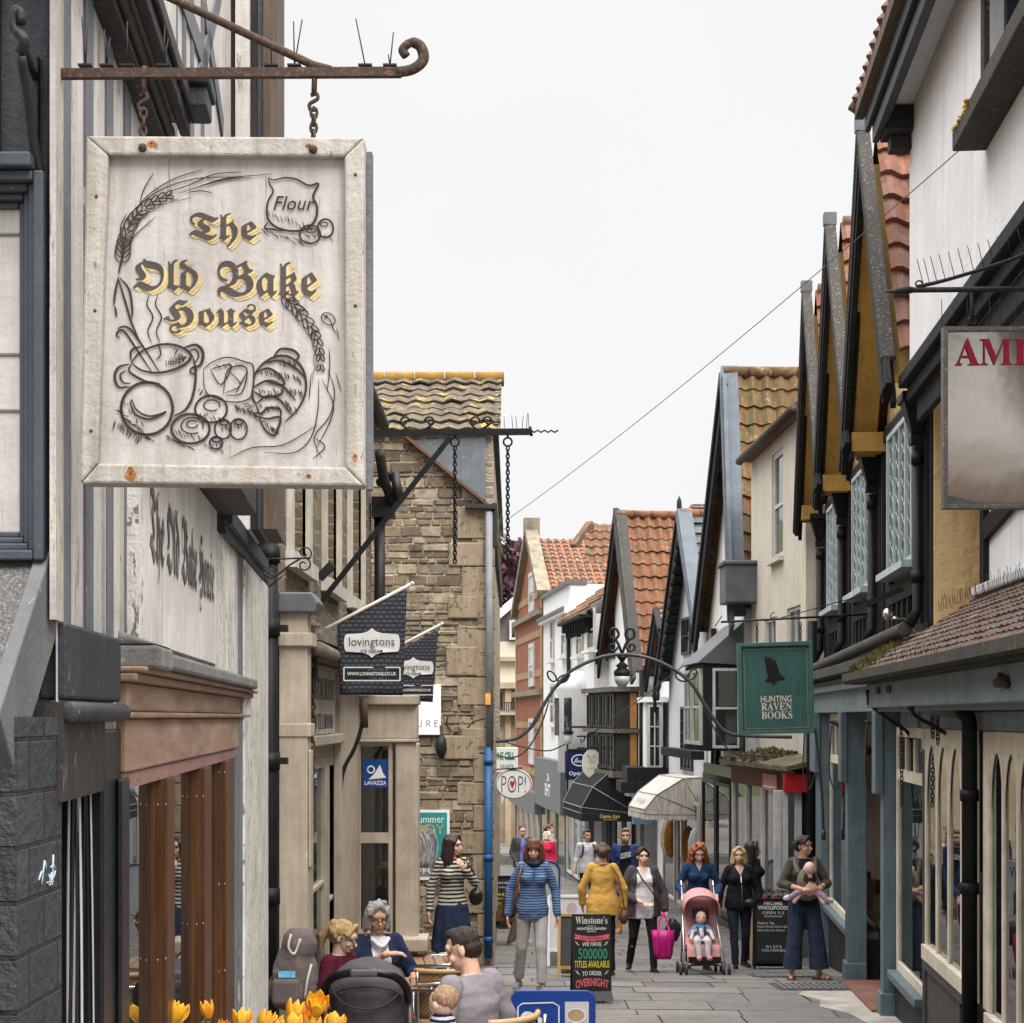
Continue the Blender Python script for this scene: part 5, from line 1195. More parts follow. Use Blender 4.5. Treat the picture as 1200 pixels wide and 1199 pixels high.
    # hopper head and downpipe at the near side of the bay
for k, a in enumerate((bays[0] + .2, bays[1] + .25, bays[2] + .15, bays[3] - .1)):
    o = thing('downpipe', ('black downpipe with hopper head at the right corner of the ochre house', 'black downpipe with hopper head between the first and second gables of the ochre house', 'black downpipe with hopper head between the second and third gables of the ochre house', 'black downpipe with hopper head between the ochre and cream houses')[k], 'drainpipe', UF.p(a, .08, .9), 'ochre house downpipes')
    m = MB(); h = [UF.p(a - .15, .03, 2.80), UF.p(a + .15, .03, 2.80), UF.p(a + .15, .22, 2.80), UF.p(a - .15, .22, 2.80)]; l_ = [UF.p(a - .06, .03, 2.52), UF.p(a + .06, .03, 2.52), UF.p(a + .06, .14, 2.52), UF.p(a - .06, .14, 2.52)]
    m.hexa(l_ + h); UF.box(m, a - .17, a + .17, .02, .24, 2.8, 2.88); UF.box(m, a - .07, a + .07, .02, .15, 2.42, 2.51); m.build('hopper_head', BLACK, o, bev=.01)
    m = MB(); m.tube([UF.p(a, .08, 2.4), UF.p(a, .08, .95), UF.p(a - .03, .16, .82)], .05, 12)
    for z in (2.3, 1.25): m.tube([UF.p(a, .08, z - .05), UF.p(a, .08, z + .05)], .063, 12)
    m.build('pipe', BLACK, o)
m = MB(); UF.box(m, a0 + 1.2, a1, -.02, .22, .58, .66); m.tube([UF.p(a0 + .2, .2, .78), UF.p(a1 - .3, .24, .66)], .065, 10); UF.box(m, a0 + 1.2, a1 + .05, .1, .45, .46, .57); m.build('shop_cornice', worn('mossy_cornice', (.07, .066, .06), (.12, .11, .06), .5, (4, 4, 4), .9, .8), ochre, bev=.01)
m = MB(); m.beam(UF.p(bays[0] + 1.0, .1, 1.2), UF.p(bays[0] + 1.0, .45, 1.05), .05, .05); m.build('flood_arm', IRONB, ochre)
fl = thing('floodlight', 'small white floodlight on the ochre wall under the first leaded window', 'lamp', UF.p(bays[0] + 1.3, .2, .95)); m = MB(); m.ball(UF.p(bays[0] + 1.3, .2, .98), (.05, .06, .06), 10); m.tube([UF.p(bays[0] + 1.3, .02, .92), UF.p(bays[0] + 1.3, .2, .95)], .02, 6); m.build('lamp_head', CHROME, fl)
# teal shop front
a0 = aE + .003
zf = .45
m = MB(); RF.box(m, a0 + 1.05, a1 + .02, -.1, .16, .05, zf); RF.box(m, a0 + 1.05, a1 + .02, .16, .24, .3, .37); RF.box(m, aE + .05, a0 + 1.05, -.1, .05, -.1, .06); m.build('shop_fascia', TEALG, ochre, bev=.01)
gA = RF.g
def riser_win(aa, ab, b, z0g, zs_, zt_, trans):
    m = MB(); RF.box(m, aa, ab, b - .3, b - .02, z0g, zs_ - .1); m.build('stall_riser', RISER, ochre)
    m = MB(); RF.box(m, aa, ab, b - .3, b + .06, zs_ - .1, zs_ - .02); m.build('sill', TEAL, ochre, bev=.01)
    w = RF.window(ochre, aa + .004, ab - .004, zs_ - .018, zt_, b - .03, IVORY, GLASSC, 1, 1, .09, .05, .04)
    m = MB(); RF.box(m, aa + .1, ab - .1, b - .07, b - .02, trans - .05, trans + .05); n_ = max(2, round((ab - aa) / .55))
    for i in range(1, n_): a = aa + .1 + (ab - aa - .2) * i / n_; RF.box(m, a - .025, a + .025, b - .065, b - .03, trans + .05, zt_ - .1)
    m.build('transom', IVORY, w)
p0, p1, p2, p3 = A(1084, 0), A(1046, 0.), A(1022, .0), A(1003, .0)
zs1 = RF.Z(1152, A(1064, .03), .03); zs2 = RF.Z(1075, A(985, .03), .03)
riser_win(p0 + .02, p1 - .25, .03, gA(p0) - .3, zs1, -.1, -.55)
p4, p5 = A(972, 0), A(957, 0)
riser_win(p3 + .05, p4 - .02, .03, gA(p3) - .3, zs2, .04, -.55)
for aa, w in ((p1 - .22, .22), (p3 - .22, .26), (p4, .7), (a1 - .3, .3)):
    m = MB(); RF.box(m, aa, aa + w, -.1, .12, gA(aa) - .2, .05); RF.box(m, aa - .03, aa + w + .03, -.1, .15, gA(aa) - .2, gA(aa) + .22); RF.box(m, aa - .02, aa + w + .02, .12, .2, -.75, .05); m.build('pilaster', TEAL, ochre, bev=.012)
m = MB(); RF.box(m, p1, p3 - .24, -1.6, -1.5, gA(p1) - .3, .05); RF.box(m, p1 + .9, p1 + 1.0, -1.5, -.1, gA(p1) - .3, .05); m.build('doorway', IVORY, ochre)
m = MB(); q = [RF.p(p1 + .02, b_, z) for b_, z in ((-1.45, gA(p1) + .03), (.13, gA(p1) + .03))]; m.hexa([on_ground(RF.p(a, b_, 0).x, RF.p(a, b_, 0).y, z) for z in (-.1, .03) for a, b_ in ((p1 + .01, .2), (p3 - .24, .2), (p3 - .24, -1.4), (p1 + .01, -1.4))]); m.build('door_step', brick('terracotta_floor', (.2, .08, .05), (.28, .12, .08), (.1, .08, .07), .22, .22, .008, 0, .7, .2, .7), ochre)
for aa, lab in ((A(1038, .3), 'first'), (A(985, .3), 'second')): pass
DF = Fr(RF.p(p3 - .27, -.25, 0).x, RF.p(p3 - .27, 0, 0).y, RF.p(p3 - .27, -.25, 0).x + 1.2, RF.p(p3 - .27, 0, 0).y, 1); DF.n = V((0, -1, 0))
DF.window(ochre, .3, 1.2, gA(p3) + .55, -.1, 0, IVORY, GLASSC, 1, 2, .1, .05)
m = MB(); DF.box(m, .25, 1.25, -.05, .0, gA(p3) - .1, gA(p3) + .5); m.build('door_kick_panel', BLK, ochre); m = MB(); DF.box(m, .25, 1.25, -.05, .03, gA(p3) + .47, gA(p3) + .55); m.build('door_rail', TEAL, ochre)
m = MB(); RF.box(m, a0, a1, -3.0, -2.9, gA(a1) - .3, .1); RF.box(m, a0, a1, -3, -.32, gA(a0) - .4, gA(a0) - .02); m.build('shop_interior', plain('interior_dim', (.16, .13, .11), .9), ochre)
# goods on display behind the glass: books, jars, garments
def goods(aa, ab, b0, z, n, h0, h1, cols, lab, nm='display_goods'):
    o = thing(nm, lab, 'display', RF.p((aa + ab) / 2, b0, z - .05)); m = MB(); RF.box(m, aa, ab, b0 - .45, b0, z - .04, z); m.build('shelf', IVORY, o)
    m = MB()
    for i in range(n):
        a = aa + (ab - aa) * (i + .5) / n + random.uniform(-.02, .02); w = (ab - aa) / n * random.uniform(.5, .95); h = random.uniform(h0, h1); bb = b0 - random.uniform(.05, .3)
        RF.box(m, a - w / 2, a + w / 2, bb - .1, bb, z + .002, z + h, i % len(cols))
    m.build('stock', [plain('stock_%s' % nme, c, .5) for nme, c in cols], o)
SC1 = [('red', (.35, .03, .04)), ('cream', (.5, .45, .36)), ('blue', (.05, .12, .3)), ('pink', (.5, .2, .25)), ('green', (.08, .2, .08)), ('white', (.6, .6, .6))]
goods(aw0 + .2, aw1 - .1, -.25, zsill + .05, 9, .25, .8, SC1, 'row of colourful gifts displayed behind the arched ivory window')
goods(aw0 + .2, aw1 - .1, -.6, zsill + .95, 7, .2, .5, SC1, 'upper shelf of bright gifts behind the arched ivory window')
goods(p0 + .2, p1 - .4, -.3, zs1 + .05, 14, .2, .5, SC1[1:], 'row of goods on the window shelf behind the nearer teal shop window')
goods(p0 + .2, p1 - .4, -.7, zs1 + .8, 12, .2, .45, SC1, 'back shelf of goods behind the nearer teal shop window')
goods(p3 + .2, p4 - .1, -.3, zs2 + .05, 12, .2, .45, SC1, 'row of books behind the far teal shop window')
for px_, y1, yy, lab in ((1038, 960, 17.3, 'thin iron awning rod against the teal pilaster at the doorway'), (996, 1000, 19.8, 'thin iron awning rod against the far teal shop window'), (965, 980, 22.5, 'thin iron awning rod at the far end of the teal shop')):
    o = thing('awning_rod', lab, 'awning rod', P(px_, y1, yy), 'teal shop awning rods'); m = MB(); m.tube(smooth_path([P(px_ - 24, 845, yy), P(px_ - 12, 852, yy), P(px_ - 8, 870, yy), P(px_ - 2, 930, yy), P(px_, y1, yy)], 4), .018, 8); m.tube([P(px_, y1 - 8, yy), P(px_, y1 + 4, yy)], .03, 6); m.build('rod', plain('rod_grey', (.03, .04, .045), .5), o)
    m = MB(); c_ = MB(); cc = [P(px_ - 22, 850 , yy), P(px_ - 24, 905, yy), P(px_ - 17, 925, yy), P(px_ - 9, 905, yy)]; m.tube(smooth_path(cc, 5), .009, 5); m.build('loop_chain', RUST, o)

# hanging raven sign
hr = thing('hanging_sign', 'square green hanging sign with a black raven above cream lettering', 'sign', P(909, 860, 19.2)); d = 19.2
def quad(m, q, off, mi=0, dp=.05): m.prism([P(x, y_, d - off) for x, y_ in q], (0, dp, 0), mi)
GRN = worn('sign_green', (.05, .125, .112), (.09, .17, .15), .25, (6, 6, 3), .6, .2, (.02, .05, .04), .4)
m = MB(); quad(m, [(866, 754), (950, 752), (953, 857), (868, 860)], 0, 0, .04); m.build('sign_panel', GRN, hr)
m = MB()
for q in ([(864, 754), (952, 751), (950, 756), (868, 758)], [(952, 751), (955, 859), (950, 855), (948, 756)], [(866, 861), (955, 859), (951, 855), (870, 857)], [(864, 754), (869, 757), (871, 857), (866, 861)]): quad(m, q, .03, 0, .08)
m.build('sign_frame', worn('sign_frame_green', (.055, .15, .14), (.12, .19, .17), .3, (6, 6, 6), .6, .2), hr, bev=.004)
m = MB()
for q in ([(871, 761), (946, 759), (946, 760), (871, 762)], [(946, 759), (948, 853), (947, 853), (945, 759)], [(873, 855), (948, 853), (948, 852), (873, 854)], [(871, 761), (872, 761), (874, 855), (873, 855)]): m.poly([P(x, y_, d - .004) for x, y_ in q])
m.build('gilt_line', plain('dull_gilt', (.22, .2, .08), .6), hr)
LC = plain('cream_letter', (.62, .58, .46), .7, .1); m = MB(); ex_ = V((1, 0, .02)); 
m.text('HUNTING', P(909.5, 819, d - .005), ex_, (0, 0, 1), 36 * d / F, 7.5 * d / F, 0, .012); m.text('𝐑𝐀𝐕𝐄𝐍', P(910, 828, d - .005), ex_, (0, 0, 1), 36 * d / F, 9 * d / F); m.text('𝐁𝐎𝐎𝐊𝐒', P(910.5, 838, d - .005), ex_, (0, 0, 1), 36 * d / F, 9 * d / F); m.build('lettering', LC, hr)
m = MB(); rv = [(896, 798), (900, 794), (898, 785), (896, 772), (897, 768), (899, 772), (900, 768), (902, 773), (904, 769), (906, 775), (908, 772), (911, 781), (914, 790), (920, 795), (919, 797), (914, 797), (909, 799), (911, 803), (908, 800), (907, 805), (905, 800), (900, 799)]
m.poly([P(x, y_, d - .006) for x, y_ in rv]); m.build('raven', plain('raven_black', (.008, .008, .008), .7), hr)
hb = thing('sign_bracket', 'slim black iron bar with stays holding the green raven sign', 'bracket', P(1012, 722, d)); m = MB(); m.tube([P(845, 729, d), P(1018, 720, d)], .014, 6); m.tube([P(905, 727, d), P(1010, 698, d)], .006, 5); m.tube([P(838, 734, d), P(846, 722, d)], .006, 5)
m.tube([P(907 + 4 * math.cos(k), 722 + 4 * math.sin(k), d) for k in np.linspace(0, 5, 10)], .006, 5); m.build('bar', IRONB, hb)
for x, lab in ((887, 'left short chain of the green raven sign'), (938, 'right short chain of the green raven sign')): chain('hanging_chain', lab, P(x, 730, d), P(x, 752, d), .006, .05, RUST, 'raven sign chains')
ovc = thing('overhead_cable', 'thin cable strung across the sky above the street', 'cable', P(1145, 160, 11.2)); m = MB(); e0, e1 = P(1186, 122, 11.3), P(596, 608, 23.4)
m.tube([e0 + (e1 - e0) * t_ + V((0, 0, -.28 * 4 * t_ * (1 - t_) * .35)) for t_ in np.linspace(0, 1, 24)], .005, 4); m.build('cable', plain('cable_grey', (.12, .12, .12), .6), ovc)
m = MB(); m.tube([e0, RF.p(d2a(11.3), .13, e0.z)], .008, 5); m.ball(e0, .03, 6); m.build('eye_bolt', IRONB, ovc)
# ------------------------------------------------------------------ cream house
CRM = render_wall('cream_render', (.58, .53, .44), .25, 1, .4, 14, .9, (.36, .32, .26))
WHTR = render_wall('limewash', (.7, .695, .685), .22, 1, .3, 22)
GREYR = render_wall('grey_limewash', (.52, .52, .53), .2, 1, .3, 20)
WOODW = worn('white_window_paint', (.56, .55, .53), (.35, .33, .3), .2, (7, 7, 2), .5, .2)
MOSSY = tiles('mossy_stone_roof', [(.11, .1, .06), (.16, .14, .09), (.09, .09, .05)], .3, .2, (.26, .22, .12), .5, .95, .5, (.07, .075, .02))
GREYSHOP = plain('grey_shopfront', (.115, .125, .125), .55, .15)
C2 = Fr(4.24, 24.62, 4.136, 29.5, 1); A = C2.A
cream = thing('cream_house', 'cream rendered house with tall white sash window over a small shop with a red fascia', 'building', C2.p(0, 0, gz(24.6)))
m = MB(); h1 = (A(917.5), A(904.5), C2.Z(655, A(911)), C2.Z(528, A(911)))
C2.wall(m, 0, C2.L, .2, 4.45, [h1, (A(938), A(922), .95, 1.65), (A(909), A(896), .95, 1.6)], 0, .12); C2.box(m, 0, C2.L, -5, -.14, -3.8, 4.45); m.poly([C2.p(C2.L, 0, .2), C2.p(C2.L, -.2, .2), C2.p(C2.L, -.2, 4.45), C2.p(C2.L, 0, 4.45)])
m.poly([C2.p(0, 0, .2), C2.p(0, -.2, .2), C2.p(0, -.2, 4.45), C2.p(0, 0, 4.45)])
m.build('wall', CRM, cream)
C2.window(cream, h1[0] + .003, h1[1] - .003, h1[2] + .003, h1[3], -.03, WOODW, GLASS, 1, 2, .09, .06, .06, .12, CRM)
for x0, x1_, z0, z1 in ((A(938), A(922), .95, 1.65), (A(909), A(896), .95, 1.6)): C2.window(cream, x0 + .003, x1_ - .003, z0 + .003, z1, -.03, WOODW, GLASS, 2, 1, .06, .03, .06, .03, WOODW)
m = MB(); m.tube([C2.p(-.1, .2, 4.42), C2.p(C2.L + .05, .2, 4.42)], .07, 10); C2.box(m, -.1, C2.L, 0, .14, 4.45, 4.55); m.build('gutter', wood('brown_gutter', (.03, .022, .018), (.07, .05, .04), .7, 'Y'), cream)
m = MB(); m.prism([C2.p(0, .22, 4.5), C2.p(0, -5, 6.0), C2.p(0, -5, 4.4), C2.p(0, .2, 4.4)], C2.u * C2.L); m.build('roof', PANT, cream)
# little shop with red fascia projecting to the street
q0, q1 = P(951, 0, 24.4), P(866, 0, 28.0)
S2 = Fr(q0.x - .25, 24.3, 3.62, 28.2, 1); A = S2.A
m = MB(); RW = S2.L
S2.box(m, 0, RW, -.9, 0, -1.08, -.78); m.build('shop_fascia', worn('maroon_fascia', (.13, .045, .035), (.2, .1, .07), .2, (4, 4, 3), .6, .2), cream)
EF = S2
m = MB(); x0, x1_ = P(918, 0, 24.25).x, P(952, 0, 24.25).x; m.box(x0, x1_, 24.2, 24.26, P(0, 929, 24.2).z, P(0, 907, 24.2).z); m.build('red_fascia', plain('red_fascia_paint', (.38, .012, .02), .45, .12), cream, bev=.01)
m = MB(); S2.box(m, .9, 1.7, .01, .04, -1.1, -.86); m.build('name_plate', plain('pink_plate', (.45, .2, .17), .6), cream); m = MB(); S2.box(m, .95, 1.65, .04, .046, -1.06, -1.04); m.build('plate_line', WHT, cream)
m = MB(); m.prism([S2.p(-.2, .18, -.7), S2.p(-.2, -1.1, -.42), S2.p(-.2, -1.1, -.52), S2.p(-.2, .18, -.77)], S2.u * (RW + .3)); m.build('shop_roof', MOSSY, cream)
m = MB()
for _ in range(900):
    q = S2.p(random.uniform(1.5, RW + .1), random.uniform(-1.1, .2), -.7); q.z += (.18 - (q - S2.O).dot(S2.n)) * .21 + .0; s_ = random.uniform(.015, .05); e = V((random.gauss(0, .5), random.gauss(0, .5), 1)).normalized() * s_ * 1.6; w = V((random.gauss(0, 1), random.gauss(0, 1), 0)).normalized() * s_; m.add([q - w, q + w, q + e], [(0, 1, 2)])
m.build('roof_moss', tiles('dry_moss', [(.13, .11, .05), (.2, .17, .09), (.09, .09, .04), (.16, .12, .08)], .03, .03), cream)
gy = gz(24.5)
m = MB()
for a in (0.02, .95, 1.9, 2.9, RW - .1): S2.box(m, a, a + .06, -.1, .0, gz(26) - .3, -1.05)
m.box(x0 - .12, x0 - .02, 24.28, 24.38, gy - .2, -1.05); m.box(x1_ - .42, x1_ - .34, 24.28, 24.38, gy - .2, -1.05)
S2.box(m, 0, RW, -.1, .03, gz(26) + .35, gz(26) + .45); build_each(m, 'shop_post', WOODW, cream)
m = MB(); S2.box(m, .1, RW, -.07, -.05, gz(26) + .4, -1.05); m.box(x0, x1_ + .1, 24.34, 24.36, gy + .4, -1.05); m.build('shop_glass', GLASSC, cream)
m = MB(); S2.box(m, .0, RW, -.1, -.02, gz(29) - .2, gz(26) + .36); m.box(x0, x1_, 24.3, 24.36, gy - .2, gy + .4); m.build('stall_riser', GREYSHOP, cream)
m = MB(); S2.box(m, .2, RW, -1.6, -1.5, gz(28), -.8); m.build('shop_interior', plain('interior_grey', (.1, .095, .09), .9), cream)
m = MB(); q = S2.p(1.4, -.4, -1.75); m.tube([q + V((.0, .0, -.02)), q], .33, 20); m.lathe([(.0, -.0), (.3, .0), (.33, .03), (.33, .06)], q, 20); 
clock = m; 
o = m.build('display_disc', wood('disc_wood', (.16, .1, .06), (.3, .2, .12), .6, 'X'), None, q); tag(o, 'round wooden disc displayed behind the glass of the red fascia shop', 'display')
goods(A(925), A(880), -.5, gz(26) + .5, 1, .1, .2, SC1, 'x') if False else None
m = MB()
for i in range(14): S2.box(m, .3 + i * .25, .3 + i * .25 + random.uniform(.08, .2), -.6, -.3, gz(26) + .45, gz(26) + .45 + random.uniform(.2, .9), i % 4)
o = thing('display_goods', 'bric-a-brac standing behind the glass of the red fascia shop', 'display', S2.p(1, -.4, gz(26) + .45)); m.build('stock', [MATS['stock_cream'], MATS['stock_pink'], MATS['stock_white'], MATS['interior_dim']], o)
m = MB(); m.tube([P(952, 728, 24.1), P(951, 880, 24.1), P(952, 1060, 24.1)], .07, 10)
tag(m.build('downpipe', BLACK, None, P(952, 1060, 24.1)), 'black downpipe at the corner between the red shop fascia and the teal shop', 'drainpipe')

# ------------------------------------------------------------------ generic steep gable house facing the street
def gable_house(par, N, Ap, E, depth, wm, tm, tw, th, amp, near_m, far_m, bw=.3, binn=.25, verge=True, ridge=None):
    u = V((E.x - N.x, E.y - N.y, 0)).normalized(); n = V((-u.y, u.x, 0))
    gz0 = gz(max(N.y, E.y)) - .3; w = -n * binn
    q = [V((N.x, N.y, gz0)) + w + u * .15, V((N.x, N.y, N.z)) + w + u * .15, Ap + w - V((0, 0, .15)), V((E.x, E.y, E.z)) + w - u * .15, V((E.x, E.y, gz0)) + w - u * .15]
    m = MB(); m.prism(q, -n * (depth - binn)); m.build('wall', wm, par)
    for (e, mat_, nm) in ((N, near_m, 'bargeboard'), (E, far_m, 'bargeboard')):
        d_ = (Ap - e).normalized(); m = MB(); m.beam(e - d_ * .2 - V((0, 0, bw / 2 - .05)), Ap + d_ * .05 - V((0, 0, bw / 2 - .05)), .07, bw, up=(0, 0, 1)); m.beam(e - d_ * .2 + n * .05, Ap + n * .05, .05, bw * .3, up=(0, 0, 1)); m.build(nm, mat_, par)
    m = MB()
    for e, bo_ in ((N, .2 if verge else .05), (E, .05)):
        us = Ap - e; roof_tiles(m, e - n * bo_ + V((0, 0, .02)), -n, us, depth, us.length, tw, th, amp, 0, .05, .008)
    m.build('roof', tm, par)
    if verge:
        m = MB(); d_ = (Ap - N).normalized(); m.beam(N - d_ * .2 + V((0, 0, .09)) - n * .1, Ap + V((0, 0, .12)) - n * .1, .3, .1, up=(0, 0, 1)); m.build('verge', near_m, par)
    m = MB(); L_ = depth
    k = 0
    while k < L_: m.tube([Ap - n * k + V((0, 0, .03)), Ap - n * (k + .43) + V((0, 0, .03))], .11, 8); k += .45
    m.build('ridge_tile', ridge or tm, par)
    return Fr(*(V((N.x, N.y, 0)) + w).xy, *(V((E.x, E.y, 0)) + w).xy, 1)
TILB = tiles('brown_pantile', [(.17, .085, .042), (.25, .12, .055), (.12, .075, .04), (.16, .13, .05)], .24, .34, (.2, .17, .1), .5, .9)
TILR = tiles('orange_pantile', [(.25, .105, .05), (.3, .135, .065), (.19, .085, .045), (.24, .13, .075)], .26, .34, (.24, .2, .14), .3, .85)
TILO = tiles('old_pantile', [(.21, .1, .055), (.27, .13, .07), (.16, .095, .06), (.12, .09, .06)], .26, .34, (.28, .24, .16), .5, .9)
SLATE = brick('slate_roof', (.085, .09, .1), (.14, .145, .16), (.04, .04, .045), .34, .26, .012, 0, .6, .4, .7)
BLUEG = worn('blue_grey_board', (.115, .135, .16), (.2, .2, .2), .2, (5, 5, 5), .6, .2)

h3 = thing('gabled_house', 'white gabled house with lichened brown pantile roof and blue-grey verge, next to the cream house', 'building', P(840, 1100, 31))
F3 = gable_house(h3, P(857, 715, 29.6), P(848, 438, 31.2), P(814, 742, 34.0), 8, WHTR, TILB, .26, .36, .04, BLUEG, BLACKTIM, .42)
m = MB(); a, b_ = P(846, 708, 29.4), P(882, 668, 29.4); m.box(a.x, b_.x + .2, 28.9, 29.75, a.z, b_.z + .05); m.box(a.x - .05, b_.x + .2, 28.85, 29.8, b_.z + .05, b_.z + .12); m.build('lead_box', LEAD, h3, bev=.02)
m = MB(); d = 31
m.prism([F3.p(.2, .8, .95), F3.p(.2, -.1, 1.75), F3.p(.2, -.1, .9)], F3.u * 2.4); m.build('bay_roof', LEAD, h3)
m = MB(); F3.box(m, .25, 2.5, 0, .7, -.6, .93); m.build('bay_body', BLACKTIM, h3)
BW = Fr(*F3.p(.25, .7, 0).xy, *F3.p(2.5, .7, 0).xy, 1); BW.window(h3, .08, 1.05, -.5, .85, .05, WOODW, GLASS, 1, 2, .06, .04, .05); BW.window(h3, 1.2, 2.1, -.5, .85, .05, WOODW, GLASS, 2, 2, .06, .04, .05)
q = F3.p(.25, 0, 0); EF3 = Fr(q.x - .66, q.y, q.x, q.y, 1); EF3.n = V((0, -1, 0)); EF3.window(h3, .12, .6, -.55, .85, .05, WOODW, GLASS, 1, 2, .05, .04, .05)
m = MB(); F3.box(m, .0, 4.2, .72, .95, -.75, -.6); F3.box(m, 3.2, 3.3, .0, .1, -4.5, 1.7); F3.box(m, 2.7, 2.85, .0, .1, -4.5, .9); m.tube([F3.p(-.02, .06, .9), F3.p(-.02, .06, -4)], .05, 8); m.build('bay_trim', BLACKTIM, h3)
m = MB(); F3.box(m, .0, 4.1, .0, .12, -4.6, -.9); m.build('shopfront', BLK, h3)
for a in (.5, 2.2): F3.window(h3, a, a + 1.6, -3.6, -1.2, .2, DKG, GLASSC, 1, 1, .07)
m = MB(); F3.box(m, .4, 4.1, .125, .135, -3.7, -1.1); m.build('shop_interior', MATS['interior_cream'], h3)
ch = thing('chimney_stack', 'brick chimney rising behind the slate roof', 'chimney', P(822, 620, 40)); m = MB(); a, b_ = P(813, 640, 40), P(834, 591, 40); m.box(a.x, b_.x, 40, 41, a.z - 2, b_.z - .08); m.box(a.x - .05, b_.x + .05, 39.95, 41.05, b_.z - .08, b_.z); m.build('brick_stack', brick('chimney_brick', (.2, .12, .08), (.3, .17, .11), (.3, .26, .22)), ch)

h4 = thing('gabled_house', 'pale grey gabled house with a slate roof, wavy black bargeboard and spiked finial', 'building', P(795, 1090, 36))
F4 = gable_house(h4, P(815, 735, 34.3), P(796, 604, 36), P(770, 800, 38.8), 8, GREYR, SLATE, .4, .26, .0, BLUEG, BLACKTIM, .36, ridge=TILR)
m = MB(); Ap = P(796, 604, 36); m.lathe([(.03, -.2), (.06, .05), (.05, .3), (.0, .42)], Ap, 8); m.build('finial', BLACKTIM, h4)
m = MB(); e = P(770, 800, 38.8); 
for i in range(14):
    t_ = (i + .5) / 14; q = e + (Ap - e) * t_; m.ball(q - V((0, 0, .42)) + V((.0, 0, 0)), (.05, .2, .13), 8)
m.lathe([(.0, -.5), (.06, -.4), (.03, -.25), (.07, -.1), (.05, .05)], e + V((-.05, 0, -.2)), 8); m.build('wavy_trim', BLACKTIM, h4)
F4.window(h4, F4.A(811), F4.A(801), F4.Z(765, 1), F4.Z(720, 1), .06, DKG, GLASS, 2, 2, .06); F4.window(h4, F4.A(813), F4.A(800), F4.Z(905, 1), F4.Z(828, 1), .06, DKG, GLASS, 3, 5, .06)
m = MB(); F4.box(m, .1, 4.6, 0, .1, -4.6, -1.6); m.build('shopfront', plain('stone_shopfront', (.27, .25, .22), .8), h4)
for a, b_ in ((.2, 1.7), (1.95, 2.5), (2.8, 4.3)): F4.window(h4, a, a + b_ - a, -4.0, -1.75, .17, WOODW, GLASSC, 1, 1, .06)
m = MB(); F4.box(m, .2, 4.4, .101, .11, -4.0, -1.8); m.build('shop_interior', MATS['interior_dim'], h4)
m = MB()
for a, c_ in ((.6, 0), (1.3, 1), (3.4, 1), (3.9, 2)): m.ball(F4.p(a, .118, -2.7), (.18, .015, .45), 10, c_)
build_each(m, 'window_display', [MATS['stock_white'], plain('rust_display', (.3, .12, .03), .8, .5, 30), MATS['stock_cream']], h4)
h45 = thing('gabled_house', 'narrow white gabled house with a dark little gable squeezed between the slate and red roofs', 'building', P(760, 1090, 40))
F45 = gable_house(h45, P(774, 735, 39.0), P(769, 715, 40), P(757, 795, 41.6), 4, WHTR, TILO, .26, .34, .03, BLACKTIM, BLACKTIM, .3, verge=False)
m = MB(); a, b_ = P(757, 903, 39.5), P(777, 823, 39.5); m.box(a.x, b_.x, 39.5, 41, a.z, b_.z); m.box(a.x - .1, b_.x + .1, 39.4, 41, b_.z, b_.z + .12); m.build('oriel', WHTR, h45)
ofr = Fr(a.x, 39.5, b_.x, 39.5, 1); ofr.n = V((0, -1, 0)); ofr.window(h45, .03, b_.x - a.x - .03, a.z + .05, b_.z - .05, .06, WOODW, GLASS, 2, 3, .06, .03)
m = MB(); m.box(a.x - .45, b_.x + .1, 39.3, 41, P(0, 918, 39).z, P(0, 900, 39).z); m.box(a.x - .6, b_.x, 39.2, 41, P(0, 930, 39).z, P(0, 917, 39).z); m.tube([P(752, 785, 40.5), P(752, 910, 40.5)], .06, 8); build_each(m, 'dark_cornice', BLACKTIM, h45)

h5 = thing('gabled_house', 'gabled house with a big orange pantile roof, white plaster and a dark timbered bay', 'building', P(722, 1080, 43))
Ap = P(722, 604, 43.2)
F5 = gable_house(h5, P(741, 783, 41.6), Ap, P(698, 800, 46), 9, WHTR, TILR, .27, .36, .045, worn('grey_verge5', (.06, .057, .052), (.2, .17, .13), .4, (5, 5, 5)), BLACKTIM, .38)
m = MB(); m.lathe([(.08, -.2), (.08, .18), (.0, .2)], Ap, 6); m.build('finial', DKG, h5)
m = MB(); F5.box(m, .4, 4.0, 0, .55, -1.35, .62); m.build('timbered_bay', worn('dark_bay', (.03, .028, .027), (.1, .09, .08), .3, (5, 5, 2), .8), h5)
m = MB(); F5.box(m, .3, 4.2, 0, .7, .62, .74); F5.box(m, .3, 4.2, 0, .68, -1.5, -1.35); F5.box(m, .3, 4.2, 0, .66, -.4, -.3); m.build('bay_moulding', worn('bay_ledge', (.1, .09, .075), (.25, .22, .15), .5, (5, 5, 5), .9), h5)
B5 = Fr(*F5.p(.4, .55, 0).xy, *F5.p(4.0, .55, 0).xy, 1)
for i in range(4):
    for z0, z1 in ((-1.3, -.42), (-.28, .58)): B5.window(h5, .08 + i * .88, .08 + i * .88 + .8, z0, z1, .06, MATS['dark_bay'], GLASS, 2, 1, .07)
q = F5.p(.4, 0, 0); E5 = Fr(q.x - .5, q.y - .003, q.x, q.y - .003, 1); E5.n = V((0, -1, 0)); m = MB(); E5.box(m, .05, .45, 0, .03, -1.3, -.42); E5.box(m, .05, .45, 0, .03, -.28, .58); m.build('ochre_panel', plain('ochre_infill', (.35, .17, .05), .8), h5)
F5.window(h5, F5.A(719) - .3, F5.A(719) + .3, F5.Z(770, 2), F5.Z(712, 2), .06, DKG, GLASS, 1, 2, .06)
